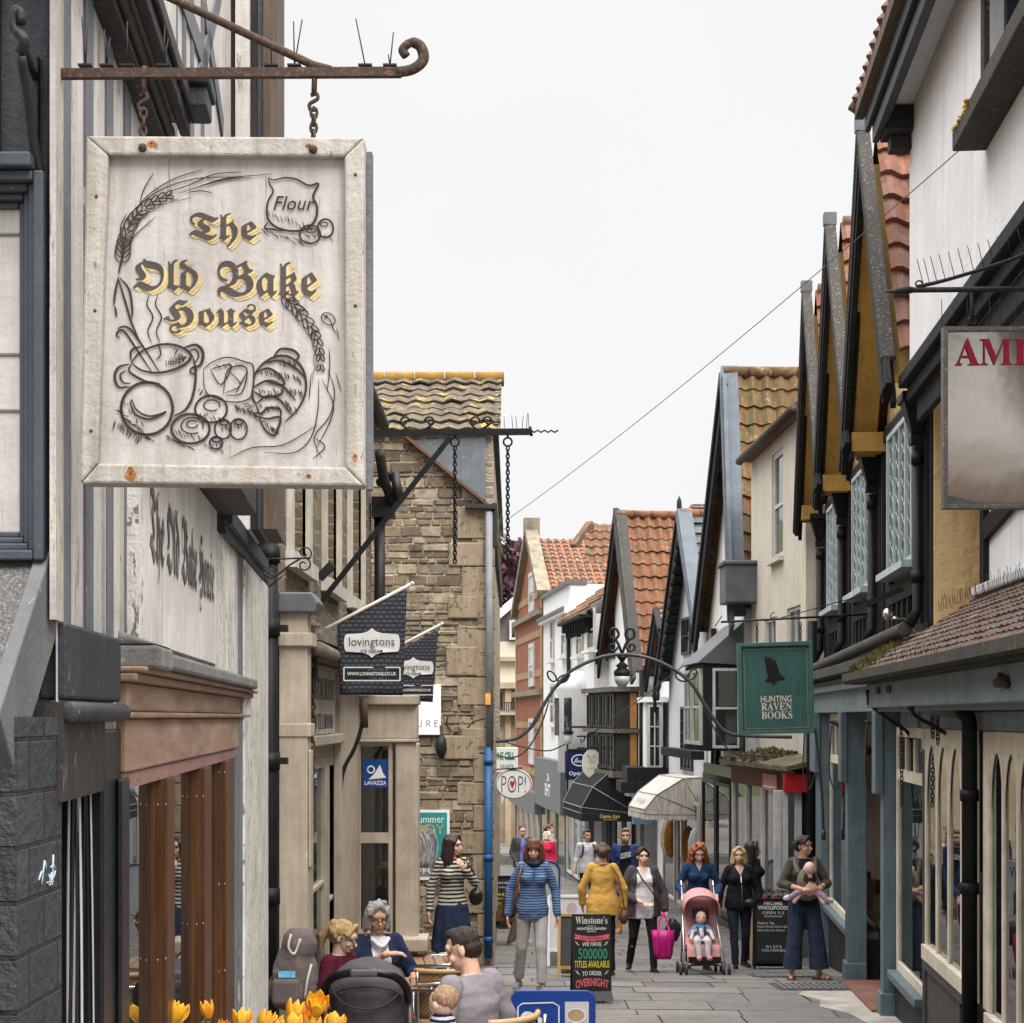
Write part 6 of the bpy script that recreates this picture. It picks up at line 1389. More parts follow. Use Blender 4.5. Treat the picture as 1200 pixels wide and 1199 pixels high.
m = MB(); F5.box(m, -.2, 4.4, 0, .1, -4.6, -1.55); m.build('shopfront', GREYSHOP, h5)
m = MB(); F5.box(m, .2, 4.3, .1, .3, -1.95, -1.55); m.build('shop_fascia', plain('pale_stone_fascia', (.3, .28, .25), .8), h5)
m = MB(); m.text('CHARLES HART', F5.p(2.2, .305, -1.75), F5.u, (0, 0, 1), 3, .25); m.build('lettering', MATS['black_print'], h5)
for a in (.3, 1.4, 2.5, 3.5): F5.window(h5, a, a + .9, -4.0, -2.1, .2, GREYSHOP if a > 2 else BLK, GLASSC, 1, 1, .07)
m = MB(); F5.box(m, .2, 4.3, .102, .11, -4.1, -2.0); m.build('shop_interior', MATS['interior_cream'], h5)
m = MB(); q = F5.p(-.25, .05, -2.2); m.box(q.x - .25, q.x + .2, q.y - .1, q.y + .1, -2.6, -1.2); m.build('blue_panel', plain('pale_blue_paint', (.2, .33, .42), .6), h5)

# ------------------------------------------------------------------ the far curve: white houses, brick house
FX = lambda d: 2.2 - .095 * (d - 45.5)
h6 = thing('white_house', 'white house with black eaves brackets and old pantile roof next to the orange roof', 'building', (FX(48), 48, gz(48)))
F6 = Fr(FX(45.6), 45.6, FX(50.4), 50.4, 1); A = F6.A; zE = F6.Z(725, 2.4)
m = MB(); F6.box(m, 0, F6.L, -7, 0, gz(51) - .3, zE); m.build('wall', WHTR, h6)
m = MB(); o = F6.p(-.1, .4, zE - .0); us = F6.n * -4.6 + V((0, 0, 3.4)); roof_tiles(m, o, F6.u, us, F6.L + .1, us.length, .27, .36, .04); m.build('roof', TILO, h6)
m = MB()
for i in range(9): a = F6.L * (i + .5) / 9; F6.box(m, a - .05, a + .05, 0, .28, zE - .32, zE - .1); m.ball(F6.p(a, .12, zE - .38), (.08, .08, .12), 6)
F6.box(m, 0, F6.L, 0, .4, zE - .1, zE - .02); m.tube([F6.p(F6.L - .1, .08, zE - .3), F6.p(F6.L - .1, .08, -4)], .06, 8); build_each(m, 'eaves_bracket', BLACKTIM, h6)
for px0, px1, y1, y0 in ((698, 690, 765, 718), (684, 677, 768, 725)): F6.window(h6, A(px0), A(px1), F6.Z(y1, 2), F6.Z(y0, 2), .06, WOODW, GLASS, 1, 2, .08, .04, .06, .15, WHTR)
m = MB(); c_ = F6.p(2.2, .1, 0); m.lathe([(.6, F6.Z(905, 2)), (.6, F6.Z(815, 2)), (.7, F6.Z(808, 2)), (.7, F6.Z(802, 2)), (.5, F6.Z(792, 2)), (.25, F6.Z(787, 2)), (.0, F6.Z(786, 2))], c_, 20); m.build('round_bay', WHTR, h6)
m = MB()
for an in (-.9, -.1): 
    q = c_ + (F6.n * math.cos(an) + F6.u * math.sin(an)) * .56; m.box(q.x - .14, q.x + .14, q.y - .08, q.y + .08, F6.Z(862, 2), F6.Z(818, 2))
m.build('bay_window', GLASS, h6)
m = MB(); F6.box(m, 0, F6.L, 0, .15, gz(50) - .3, -1.75); m.build('shopfront', GREYSHOP, h6)
for a in (.3, 1.6, 3.0): F6.window(h6, a, a + 1.1, -4.5, -2.3, .22, WOODW, GLASSC, 1, 1, .07)
m = MB(); F6.box(m, .2, F6.L, .152, .16, -4.6, -2.2); m.build('shop_interior', MATS['interior_cream'], h6)

h7 = thing('white_house', 'plain white house with a tall parapet and a grey shop fascia', 'building', (FX(53), 53, gz(53)))
F7 = Fr(FX(50.5), 50.5, FX(57.5), 57.5, 1); A = F7.A; zP = F7.Z(682, .5)
m = MB(); F7.box(m, 0, F7.L, -8, 0, gz(58) - .3, zP - .1); F7.box(m, 0, F7.L, 0, .18, zP - .95, zP - .8); m.build('wall', WHTR, h7)
m = MB(); F7.box(m, -.05, F7.L, -.5, .12, zP - .1, zP + .02); F7.box(m, 0, F7.L, .18, .24, zP - .86, zP - .76); m.build('parapet_cap', LEAD, h7)
for px0, px1, y1, y0 in ((664, 659, 772, 720), (650, 646, 773, 723), (664, 659, 850, 800), (650, 646, 850, 800)): F7.window(h7, A(px0), A(px1), F7.Z(y1, 3), F7.Z(y0, 3), .05, WOODW, GLASS, 1, 2, .1, .06, .05, .15, WHTR)
m = MB(); F7.box(m, 0, F7.L, 0, .3, -2.9, -1.35); m.build('shop_fascia', GREYSHOP, h7); m = MB(); m.text('&C', F7.p(3.1, .31, -1.9), F7.u, (0, 0, 1), .7, .25, 0, .03); m.text('THS', F7.p(3.2, .31, -2.3), F7.u, (0, 0, 1), 1.5, .4, 0, .03); m.build('fascia_lettering', WHT, h7)
m = MB(); F7.box(m, 0, F7.L, 0, .05, -5.5, -2.9); m.build('shop_interior', MATS['interior_cream'], h7)
for a in (.2, 2.5, 4.8): F7.window(h7, a, a + 2.1, -5.0, -2.9, .14, GREYSHOP, GLASSC, 1, 1, .1)
o = F7.p(-.2, -.5, zP - 1.3); m = MB(); us = F7.n * -4 + V((0, 0, 2.8)); roof_tiles(m, o, F7.u, us, F7.L + .2, us.length, .27, .36, .04); m.build('roof', TILO, h7)
m = MB(); us = V((0, 1.0, 1.3)); roof_tiles(m, P(686, 660, 52.4), (1, 0, 0), us, 1.4, us.length, .27, .36, .04); m.beam(P(672, 640, 53), P(692, 613, 53.4), .3, .15, up=(0, 0, 1)); m.build('rear_roof', TILO, h7)

h8 = thing('brick_house', 'narrow red brick house with yellow brick bands, stone coped gable and pantile roof', 'building', (FX(60), 60, gz(60)))
F8 = Fr(FX(57.6), 57.6, FX(66), 66, 1); A = F8.A
RB = brick('red_brick', (.25, .065, .032), (.33, .095, .05), (.26, .16, .1), .23, .08, .01, 0, .9, .4, .75)
YB = brick('yellow_brick', (.3, .19, .09), (.38, .25, .13), (.3, .22, .14), .23, .08, .01, 0, .9, .3, .8)
aM = A(622); aR = A(640); aL = A(605)
zA = F8.Z(632, aM); zN, zF_ = F8.Z(690, .2), F8.Z(715, aL)
m = MB(); m.prism([F8.p(0, 0, -6.5), F8.p(0, 0, zN), F8.p(aM, 0, zA), F8.p(aL, 0, zF_), F8.p(aL, 0, -6.5)], F8.n * -9); m.build('wall', RB, h8)
m = MB()
for py in (700, 745, 790, 812, 850, 905): z = F8.Z(py, 3); F8.box(m, .0, aL, 0, .03, z - .12, z + .12)
F8.box(m, .0, .5, 0, .04, -6, zN); F8.box(m, aL - .4, aL, 0, .04, -6, zF_); build_each(m, 'brick_band', YB, h8)
m = MB()
for py in (722, 812): z = F8.Z(py, 3); F8.box(m, -.05, aL + .1, .0, .18, z - .1, z + .1)
for e0, e1 in ((F8.p(-.15, .0, zN - .2), F8.p(aM, .0, zA + .3)), (F8.p(aL - .1, .0, zF_ - .2), F8.p(aM, .0, zA + .3))): m.beam(e0, e1, .45, .3, up=(0, 0, 1))
F8.box(m, aM - .25, aM + .25, -.3, .25, zA + .1, zA + .75); m.build('stone_coping', plain('coping_stone', (.19, .16, .115), .95, .4, 3, 0, .6, 20), h8)
for y1, y0 in ((718, 672), (805, 755), (895, 842)): F8.window(h8, A(627), A(621), F8.Z(y1, 4), F8.Z(y0, 4), .06, WOODW, WOODW, 1, 2, .15, .06)
m = MB(); us = F8.p(aM, 0, zA) - F8.p(0, 0, zN); roof_tiles(m, F8.p(0, -.3, zN), -F8.n, us, 9, us.length, .27, .36, .045); m.build('roof', TILO, h8)
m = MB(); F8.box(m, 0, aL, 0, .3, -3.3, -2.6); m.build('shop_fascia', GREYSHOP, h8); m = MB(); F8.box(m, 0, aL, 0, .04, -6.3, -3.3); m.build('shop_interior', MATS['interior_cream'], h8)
for a in (.3, 2.2, 4.1, 6.0): F8.window(h8, a, a + 1.6, -5.6, -3.3, .14, WOODW, GLASSC, 1, 1, .12)

# end of the street
he = thing('pale_end_house', 'pale rendered house with a low grey roof closing the far end of the street', 'building', P(590, 1000, 76)); d = 76
m = MB(); a, b_ = P(480, 1040, d), P(640, 750, d); m.box(a.x, b_.x, d, d + 8, gz(d) - 1, P(0, 752, d).z); m.build('wall', render_wall('end_render', (.56, .52, .43), .2, 1), he)
m = MB(); m.box(a.x, b_.x, d - .3, d, P(0, 775, d).z, P(0, 770, d).z); m.box(a.x, b_.x, d - .5, d, P(0, 807, d).z, P(0, 800, d).z); m.box(a.x, b_.x, d - .15, d, P(0, 1040, d).z, P(0, 805, d).z)
for x in (577, 592, 606): m.box(P(x, 0, d).x, P(x + 7, 0, d).x, d - .35, d - .15, P(0, 1040, d).z, P(0, 806, d).z)
m.box(a.x, b_.x, d - .8, d, P(0, 838, d).z, P(0, 833, d).z); m.build('stone_front', plain('bath_stone', (.36, .29, .2), .95, .25, 1.5), he)
m = MB(); a2, b2 = P(560, 750, d), P(612, 706, d); m.prism([P(560, 752, d), P(612, 752, d), P(612, 700, d), P(606, 700, d), P(577, 728, d), P(560, 742, d)], (0, 6, 0)); m.build('gable_end', plain('grey_slate_wall', (.13, .12, .115), .9), he)
m = MB(); m.beam(P(560, 741, d - .2), P(606, 702, d - .2), .5, .35, up=(0, 0, 1)); m.build('white_verge', WHT, he)
ef = Fr(P(597, 0, d - .1).x, d - .1, P(612, 0, d - .1).x, d - .1, 1); ef.n = V((0, -1, 0)); ef.window(he, 0, .56, P(0, 750, d).z, P(0, 727, d).z, .1, WOODW, GLASS, 1, 1, .1)
for x in (585, 599): m = MB(); m.box(P(x, 0, d).x, P(x + 4, 0, d).x, d - .2, d - .14, P(0, 830, d).z, P(0, 812, d).z); m.build('window', GLASS, he)
m = MB()
for i in range(14): x = P(577 + 2.4 * i, 0, d).x; m.box(x - .02, x + .02, d - .84, d - .8, P(0, 833, d).z, P(0, 824, d).z)
m.box(P(577, 0, d).x, P(612, 0, d).x, d - .86, d - .8, P(0, 824, d).z, P(0, 823, d).z); m.build('balcony_rail', IRONB, he)
hl = MB(); hl.sheet(lambda u, v: V((-90 + 180 * u, 130 + 90 * v, gz(130) + 26 * v * (1 - .25 * math.cos(u * 9)) + 1.0 * math.sin(u * 40))), 30, 8); kind(hl.build('hill', plain('hill_grass', (.06, .07, .03), .95, .4, .2)), 'structure')
LEAFP = [plain('beech_leaf_%s' % k, c, .8, .3, .5, bump=0) for k, c in (('plum', (.11, .05, .06)), ('wine', (.17, .085, .095)), ('dusk', (.065, .033, .042)))]
BARK = wood('bark', (.04, .03, .025), (.1, .08, .065), .95)
def tree(lab, base, h, r, mats, nleaf, grp=None):
    o = thing('beech_tree', lab, 'tree', base, grp); m = MB(); rng = random.Random(base[0])
    m.tube([V(base), V(base) + V((.1, 0, h * .3)), V(base) + V((0, .2, h * .75))], [r * .09, r * .07, r * .03], 8)
    for k in range(9): an = k * 2.4; s0 = V(base) + V((0, 0, h * (.25 + .05 * k))); m.tube([s0, s0 + V((math.cos(an) * r * .5, math.sin(an) * r * .5, h * .12))], [r * .04, r * .012], 6)
    m.build('trunk', BARK, o); m = MB(); cl = []
    for _ in range(70):
        a = rng.uniform(0, 6.28); z = rng.uniform(.2, 1); rr = r * math.sqrt(max(0, 1 - (2 * (z - .55)) ** 2)) * rng.uniform(.45, 1); cl.append((V(base) + V((math.cos(a) * rr, math.sin(a) * rr, h * z)), r * rng.uniform(.16, .34), rng.randrange(len(mats))))
    for _ in range(nleaf):
        c, rad, mi = rng.choice(cl); q = V((rng.gauss(0, 1), rng.gauss(0, 1), rng.gauss(0, .8))); q = c + q.normalized() * rad * rng.random() ** .4; s_ = r * rng.uniform(.04, .075)
        e = V((rng.gauss(0, 1), rng.gauss(0, 1), rng.gauss(0, 1))).normalized() * s_; f = e.cross(V((rng.random(), rng.random(), 1))).normalized() * s_ * .7; m.add([q - e, q + f, q + e, q - f], [(0, 1, 2, 3)], mi if rng.random() < .75 else rng.randrange(len(mats)))
    m.build('crown', mats, o)
tree('dark purple copper beech rising above the pale end house', (-1.0, 120, gz(120) + 2), 15.8, 5.6, LEAFP, 9000)
tree('purple beech tree half hidden behind the stone house', (-7.0, 126, gz(126) + 3), 17, 5.0, LEAFP, 5000)

# ------------------------------------------------------------------ awnings, projecting signs, arch lamp
def awning(lab, near_wall, far_wall, ztop, zbot, proj, mat_, val, ribs):
    """quarter-round dutch awning: ribbed canopy with closed ends and a hanging valance"""
    a, b_ = V(near_wall), V(far_wall); u = (b_ - a).normalized(); n = V((-u.y, u.x, 0)); H = ztop - zbot
    o = thing('shop_awning', lab, 'awning', V((a.x, a.y, zbot))); m = MB(); prof = [(0, H), (.35 * proj, H * .97), (.8 * proj, H * .52), (proj, H * .12), (proj, 0)]
    ins = .5
    rows = []
    for x, z in prof:
        s_ = ins * (1 - (x / proj)) * 0 + (0 if x == 0 else 0)
        tpr = .45 * min(1, x / proj); rows.append((a + n * x + u * tpr + V((0, 0, zbot + z)), b_ + n * x - u * tpr + V((0, 0, zbot + z))))
    vs = [q for r_ in rows for q in r_]; fs = [(2 * i, 2 * i + 1, 2 * i + 3, 2 * i + 2) for i in range(len(rows) - 1)]
    m.add(vs, fs)
    for k in (0, 1):
        w = (a if k == 0 else b_) + V((0, 0, zbot)); wt = w + V((0, 0, H)); pts = [r_[k] for r_ in rows]
        for i in range(len(pts) - 1): m.add([w, pts[i], pts[i + 1]], [(0, 1, 2)])
    c = m.build('canopy', mat_, o); c.modifiers.new('thick', 'SOLIDIFY').thickness = .015
    m = MB(); r0, r1 = rows[-1]
    path = [a + V((0, 0, zbot)), r0, r1, b_ + V((0, 0, zbot))]
    for p0, p1 in zip(path, path[1:]):
        L_ = (p1 - p0).length; k = max(2, int(L_ / .09)); 
        for i in range(k):
            q0 = p0 + (p1 - p0) * i / k; q1 = p0 + (p1 - p0) * (i + 1) / k; mid_ = (q0 + q1) / 2; h = .13 if val == 'scallop' else .19
            m.add([q0, q1, q1 - V((0, 0, h * .75 if val == 'scallop' else h)), mid_ - V((0, 0, h)), q0 - V((0, 0, h * .75 if val == 'scallop' else h))], [(0, 1, 2, 3, 4)])
    c = m.build('valance', mat_, o); c.modifiers.new('thick', 'SOLIDIFY').thickness = .008
    m = MB()
    for r_ in rows[1:]: m.tube([r_[0], r_[1]], .012, 5)
    for k in (0, 1):
        w = (a if k == 0 else b_) + V((0, 0, zbot))
        for r_ in rows[1:]: m.tube([w, r_[k]], .012, 5)
        m.tube([r_[k] for r_ in rows], .012, 5)
    m.build('awning_rib', ribs, o); return o, rows
WCAN = worn('white_canvas', (.6, .565, .5), (.3, .28, .25), .22, (3, 3, 1), .85, .3, (.16, .14, .12), .7); BCAN = cloth('black_canvas', (.016, .016, .018), .25)
n4 = V((-.9, 0, 0))
aw, rows = awning('off-white ribbed shop awning with a scalloped edge', (P(826, 0, 34.9).x, 34.9, 0), (P(812, 0, 37.0).x - .35, 37.3, 0), P(0, 910, 35.5).z, P(0, 953, 35.5).z, 1.15, WCAN, 'scallop', plain('rib_grey', (.2, .19, .18), .7))
m = MB(); p_ = rows[-2]; q = rows[-3]; cc = (p_[0] + p_[1] + q[0] + q[1]) / 4; m.text('Antiques', cc + V((-.03, 0, .0)), (p_[0] - p_[1]).normalized(), (q[0] - p_[0]).normalized(), .8, .14); m.build('faded_lettering', plain('faded_print', (.3, .28, .26), .8), aw)
aw, rows = awning('black shop awning with gold lettering on its edge', (P(748, 0, 42.2).x, 42.2, 0), (P(716, 0, 45.6).x, 46.0, 0), P(0, 893, 43).z, P(0, 952, 43).z, 1.35, BCAN, 'plain', plain('rib_white', (.22, .22, .22), .7))
w_ = V((P(748, 0, 42.2).x, 42.2, P(0, 952, 43).z)); e_ = rows[-1][0]; u_ = (w_ - e_).normalized(); nn_ = V((0, -1, 0))
m = MB(); m.text('𝐂𝐡𝐚𝐫𝐥𝐞𝐬 𝐇𝐚𝐫𝐭', (w_ + e_) / 2 + nn_ * .05 + V((0, 0, -.06)), u_, (0, 0, 1), .5, .09); m.text('GOLDSMITHS', (w_ + e_) / 2 + nn_ * .05 + V((0, 0, -.14)), u_, (0, 0, 1), .35, .04); m.build('gold_lettering', plain('gold_print', (.55, .38, .12), .6), aw)
bo = thing('projecting_sign', 'navy blue optician sign with a white oval emblem, left of the oval cream sign', 'sign', P(678, 915, 47)); d = 47
m = MB(); a, b_ = P(662, 914, d), P(695, 880, d); m.box(a.x, b_.x, d, d + .12, a.z, b_.z); m.build('sign_board', plain('navy_sign', (.008, .015, .075), .4, .05), bo, bev=.02)
m = MB(); fn = lambda x, y_: P(x, y_, d - .01); m.stroke([(679 + 9 * math.cos(k), 891 + 6.4 * math.sin(k)) for k in np.linspace(0, 6.28, 24)], 1.3, fn, k=2, taper=False); m.text('𝓑𝓸𝓸𝓽𝓼', P(679, 891, d - .01), (1, 0, 0), (0, 0, 1), .3, .14); m.text('Opticians', P(680, 907, d - .01), (1, 0, 0), (0, 0, 1), .62, .14, 0, .02); m.build('emblem', WHT, bo)
m = MB(); m.beam(P(664, 879, d), P(706, 879, d), .05, .05); m.build('hanger', IRONB, bo)
ov = thing('projecting_sign', 'oval cream hanging sign with grey script above the black awning', 'sign', P(694, 912, 44)); d = 44
m = MB(); m.prism([P(693.5 + 11.5 * math.cos(k), 895 + 17 * math.sin(k), d) for k in np.linspace(0, 6.28, 33)[:-1]], (0, .07, 0)); m.build('sign_board', plain('oval_cream', (.56, .53, .46), .6, .06), ov, bev=.01)
m = MB(); m.text('𝒞𝒽𝒶𝓇𝓁𝑒𝓈', P(693, 886, d - .01), (1, 0, 0), (0, 0, 1), .26, .11); m.text('𝐻𝑎𝑟𝑡', P(694, 892, d - .01), (1, 0, 0), (0, 0, 1), .18, .1); m.text('fine jewellery', P(693.5, 900, d - .01), (1, 0, 0), (0, 0, 1), .3, .05); m.build('script', plain('sage_print', (.25, .25, .21), .7), ov)
m = MB(); m.beam(P(676, 877, d), P(724, 876, d), .04, .04); m.tube([P(693, 878, d), P(693, 874, d)], .02, 6); m.build('hanger', IRONB, ov)
sl = thing('bracket_lamp', 'small black lantern on a wall bracket in front of the white round bay', 'lamp', P(666, 870, 46)); d = 46
m = MB(); m.tube([P(665, 846, d), P(665, 930, d)], .03, 6); m.beam(P(664, 852, d), P(700, 852, d), .05, .05); m.beam(P(676, 863, d), P(748, 862, d), .04, .04); m.tube([P(x, 866 + 4 * math.sin(k * 1.3), d) for k, x in enumerate(range(680, 690, 2))], .02, 5); m.build('bracket', IRONB, sl)
m = MB(); m.lathe([(.0, .32), (.05, .3), (.16, .12), (.05, .1), (.0, .1)], P(666, 865, d), 8); m.build('lamp_hood', IRONB, sl); m = MB(); m.lathe([(.0, -.18), (.08, -.16), (.12, .1), (.0, .1)], P(666, 865, d), 8); m.build('lamp_glass', plain('frosted_glass', (.4, .42, .42), .25, .1), sl)

al = thing('arch_lamp', 'wrought iron arch spanning the street with scrolls and a hanging lantern at its crown', 'street lamp', P(729, 800, 26)); d = 26.0
ar = [(574, 869), (592, 868), (608, 864), (625, 849), (639, 823), (655, 800), (673, 784), (702, 771), (729, 767), (759, 771), (787, 783), (810, 801), (827, 828), (844, 852), (860, 861), (890, 863), (928, 864)]
pts = smooth_path([P(x, y_, d) for x, y_ in ar], 5)
m = MB(); m.tube(pts, .028, 10); lo = smooth_path([P(x, y_ + 3, d + .02) for x, y_ in ar[3:7]], 4); m.tube([q + V((-.06, 0, -.05)) for q in lo], .02, 6)
m.tube(smooth_path([P(576, 884, d), P(600, 888, d), P(618, 878, d), P(634, 850, d), P(644, 820, d)], 4), .014, 6); m.tube(smooth_path([P(820, 815, d), P(834, 848, d), P(856, 880, d), P(890, 886, d), P(925, 886, d)], 4), .014, 6); m.build('arch', plain('arch_iron', (.05, .05, .055), .5, .3, 20), al)
m = MB()
for cx, cy, sd in ((720, 757, 1), (738, 757, -1)):
    m.tube(smooth_path([P(729, 766, d), P(729 - sd * 6, 752, d), P(729 - sd * 14, 746, d), P(729 - sd * 13, 738, d), P(729 - sd * 7, 737, d), P(729 - sd * 4, 744, d), P(729 - sd * 8, 750, d)], 4), .024, 6)
    m.tube(spiral(729 - sd * 11, 758, 6, 0 if sd > 0 else 3.14, 7 * sd, d), .02, 6)
for cx, cy, sd in ((652, 800, 1), (806, 798, -1)):
    for an in (-2.2, -.5):
        c_ = (cx + 9 * math.cos(an) * sd, cy + 9 * math.sin(an)); m.tube([P(c_[0] + (7 * math.cos(k) * math.cos(an) - 4 * math.sin(k) * math.sin(an)) * sd, c_[1] + 7 * math.cos(k) * math.sin(an) + 4 * math.sin(k) * math.cos(an), d) for k in np.linspace(0, 6.28, 15)[:-1]], .014, 5, 0, True)
m.build('scrollwork', IRONB, al)
c_ = P(729, 785, d); m = MB(); m.lathe([(.0, .22), (.09, .2), (.05, .16), (.03, .12), (.1, .06), (.07, .03), (.13, -.03), (.12, -.1), (.0, -.1)], c_, 12); m.build('lamp_hood', IRONB, al); m = MB(); m.lathe([(.12, -.1), (.11, -.18), (.06, -.26), (.0, -.28)], c_, 12); m.build('lamp_glass', MATS['frosted_glass'], al)
for i, pp in enumerate((((576, 862), (600, 872), (640, 880), (663, 872)), ((690, 862), (760, 812), (820, 765)))):
    m = MB(); q = [P(x, y_, 29 + i * 6) for x, y_ in pp]; m.tube(smooth_path(q, 5), .012, 5); tag(m.build('overhead_cable', IRONB, None, q[0]), ('thin dark cable sagging below the left foot of the arch lamp', 'thin dark cable rising to the right behind the arch lamp')[i], 'cable')
# ------------------------------------------------------------------ people
def remesh(mb, voxel, smooth=3, wr=0.0, wscale=14.0, stretch=(1, 1, .6), seed=0.0):
    me = bpy.data.meshes.new('tmp'); me.from_pydata([tuple(p) for p in mb.v], [], mb.f)
    bm = bmesh.new(); bm.from_mesh(me); bmesh.ops.recalc_face_normals(bm, faces=bm.faces); bm.to_mesh(me); bm.free()
    o = bpy.data.objects.new('tmp', me)
    r = o.modifiers.new('r', 'REMESH'); r.mode = 'VOXEL'; r.voxel_size = voxel
    if smooth: s = o.modifiers.new('s', 'SMOOTH'); s.factor = .5; s.iterations = smooth
    out = evaluated_mesh(o)
    bpy.data.objects.remove(o); bpy.data.meshes.remove(me)
    if wr:
        n_ = len(out.vertices); co = np.empty(n_ * 3); no = np.empty(n_ * 3)
        out.vertices.foreach_get('co', co); out.vertices.foreach_get('normal', no); co = co.reshape(-1, 3); no = no.reshape(-1, 3)
        qs = co * np.array(stretch) * wscale + np.array((seed, 3.1, 7.7))
        w_ = np.array([noise.noise(q) + .5 * noise.noise((q[0] * 2.3, q[1] * 2.3, q[2] * 2.3)) for q in qs.tolist()])
        out.vertices.foreach_set('co', (co + no * w_[:, None] * wr).ravel()); out.update()
    out.polygons.foreach_set('use_smooth', [True] * len(out.polygons))
    return out
def put(me, name, mats, parent):
    if not isinstance(mats, (list, tuple)): mats = [mats]
    me.name = name; me.materials.clear()
    for m in mats: me.materials.append(m)
    o = bpy.data.objects.new(name, me); COL.objects.link(o); o.parent = parent; return o
def centers(me):
    c = np.empty(len(me.polygons) * 3); me.polygons.foreach_get('center', c); return c.reshape(-1, 3)
def skin_mat(k, c):
    n = 'skin_' + k
    if n in MATS: return MATS[n]
    m = plain(n, c, .55, .14, 14, 0, .15, 60, .3); m.node_tree.nodes['Principled BSDF'].inputs['Subsurface Weight'].default_value = .06; return m
SK = skin_mat('fair', (.60, .37, .27)); SKP = skin_mat('pale', (.66, .45, .36)); SKT = skin_mat('tan', (.52, .3, .2)); SKD = skin_mat('olive', (.26, .13, .08))
LIP = plain('lip', (.36, .12, .1), .5, .05); EYE = plain('eye_dark', (.07, .045, .035), .25, .1)
def hair_mat(k, c):
    t = NT('hair_' + k); v = t.coord(scale=(70, 70, 7)); f = t.noise(v, 1.6, 6, .7, .4); t.col(t.ramp(f, [(.3, sc(c, .4)), (.5, c), (.72, sc(c, 1.7))])); t.bump(f, .9, .01); return t.done(.45, 0, .35)
HB = hair_mat('brown', (.07, .035, .018)); HDB = hair_mat('dark_brown', (.025, .014, .01)); HBK = hair_mat('black', (.012, .01, .01)); HGI = hair_mat('ginger', (.27, .075, .018)); HBL = hair_mat('blonde', (.46, .3, .14)); HGR = hair_mat('grey', (.28, .275, .27)); HAU = hair_mat('auburn', (.12, .05, .025)); HWH = hair_mat('white', (.6, .58, .55)); HLB = hair_mat('light_brown', (.19, .11, .055))

def hand(mb, w, d, palm, s=1.0, curl=.5, r=.0088, thumb=1):
    """palm block, four unequal bent fingers, thumb from the side of the palm"""
    d = V(d).normalized(); palm = V(palm); palm = (palm - d * palm.dot(d)).normalized(); side = d.cross(palm) * thumb; w = V(w)
    rot = Matrix((side, d, palm)).transposed().to_3x3()
    mb.ball(w + d * .045 * s, (.038 * s, .052 * s, .017 * s), 10, 0, rot); mb.cap(w - d * .03, w + d * .02, .024 * s, .023 * s, 8)
    for i, ln in enumerate((.068, .078, .072, .056)):
        b0 = w + d * .082 * s + side * (.027 - .018 * i) * s; a = curl * .7; k1 = b0 + (d * math.cos(a) + palm * math.sin(a)) * ln * .5 * s
        a2 = curl * 1.7; k2 = k1 + (d * math.cos(a2) + palm * math.sin(a2)) * ln * .5 * s
        mb.cap(b0 - d * .02 * s, k1, r * s, r * s * .95, 7); mb.cap(k1, k2, r * s * .95, r * s * .8, 7)
    t0 = w + d * .025 * s + side * .028 * s; t1 = t0 + (d * .6 + side * .75 + palm * .3).normalized() * .036 * s; t2 = t1 + (d * .9 + side * .15 + palm * .4).normalized() * .03 * s
    mb.cap(t0, t1, r * 1.25 * s, r * 1.1 * s, 7); mb.cap(t1, t2, r * 1.1 * s, r * .85 * s, 7)

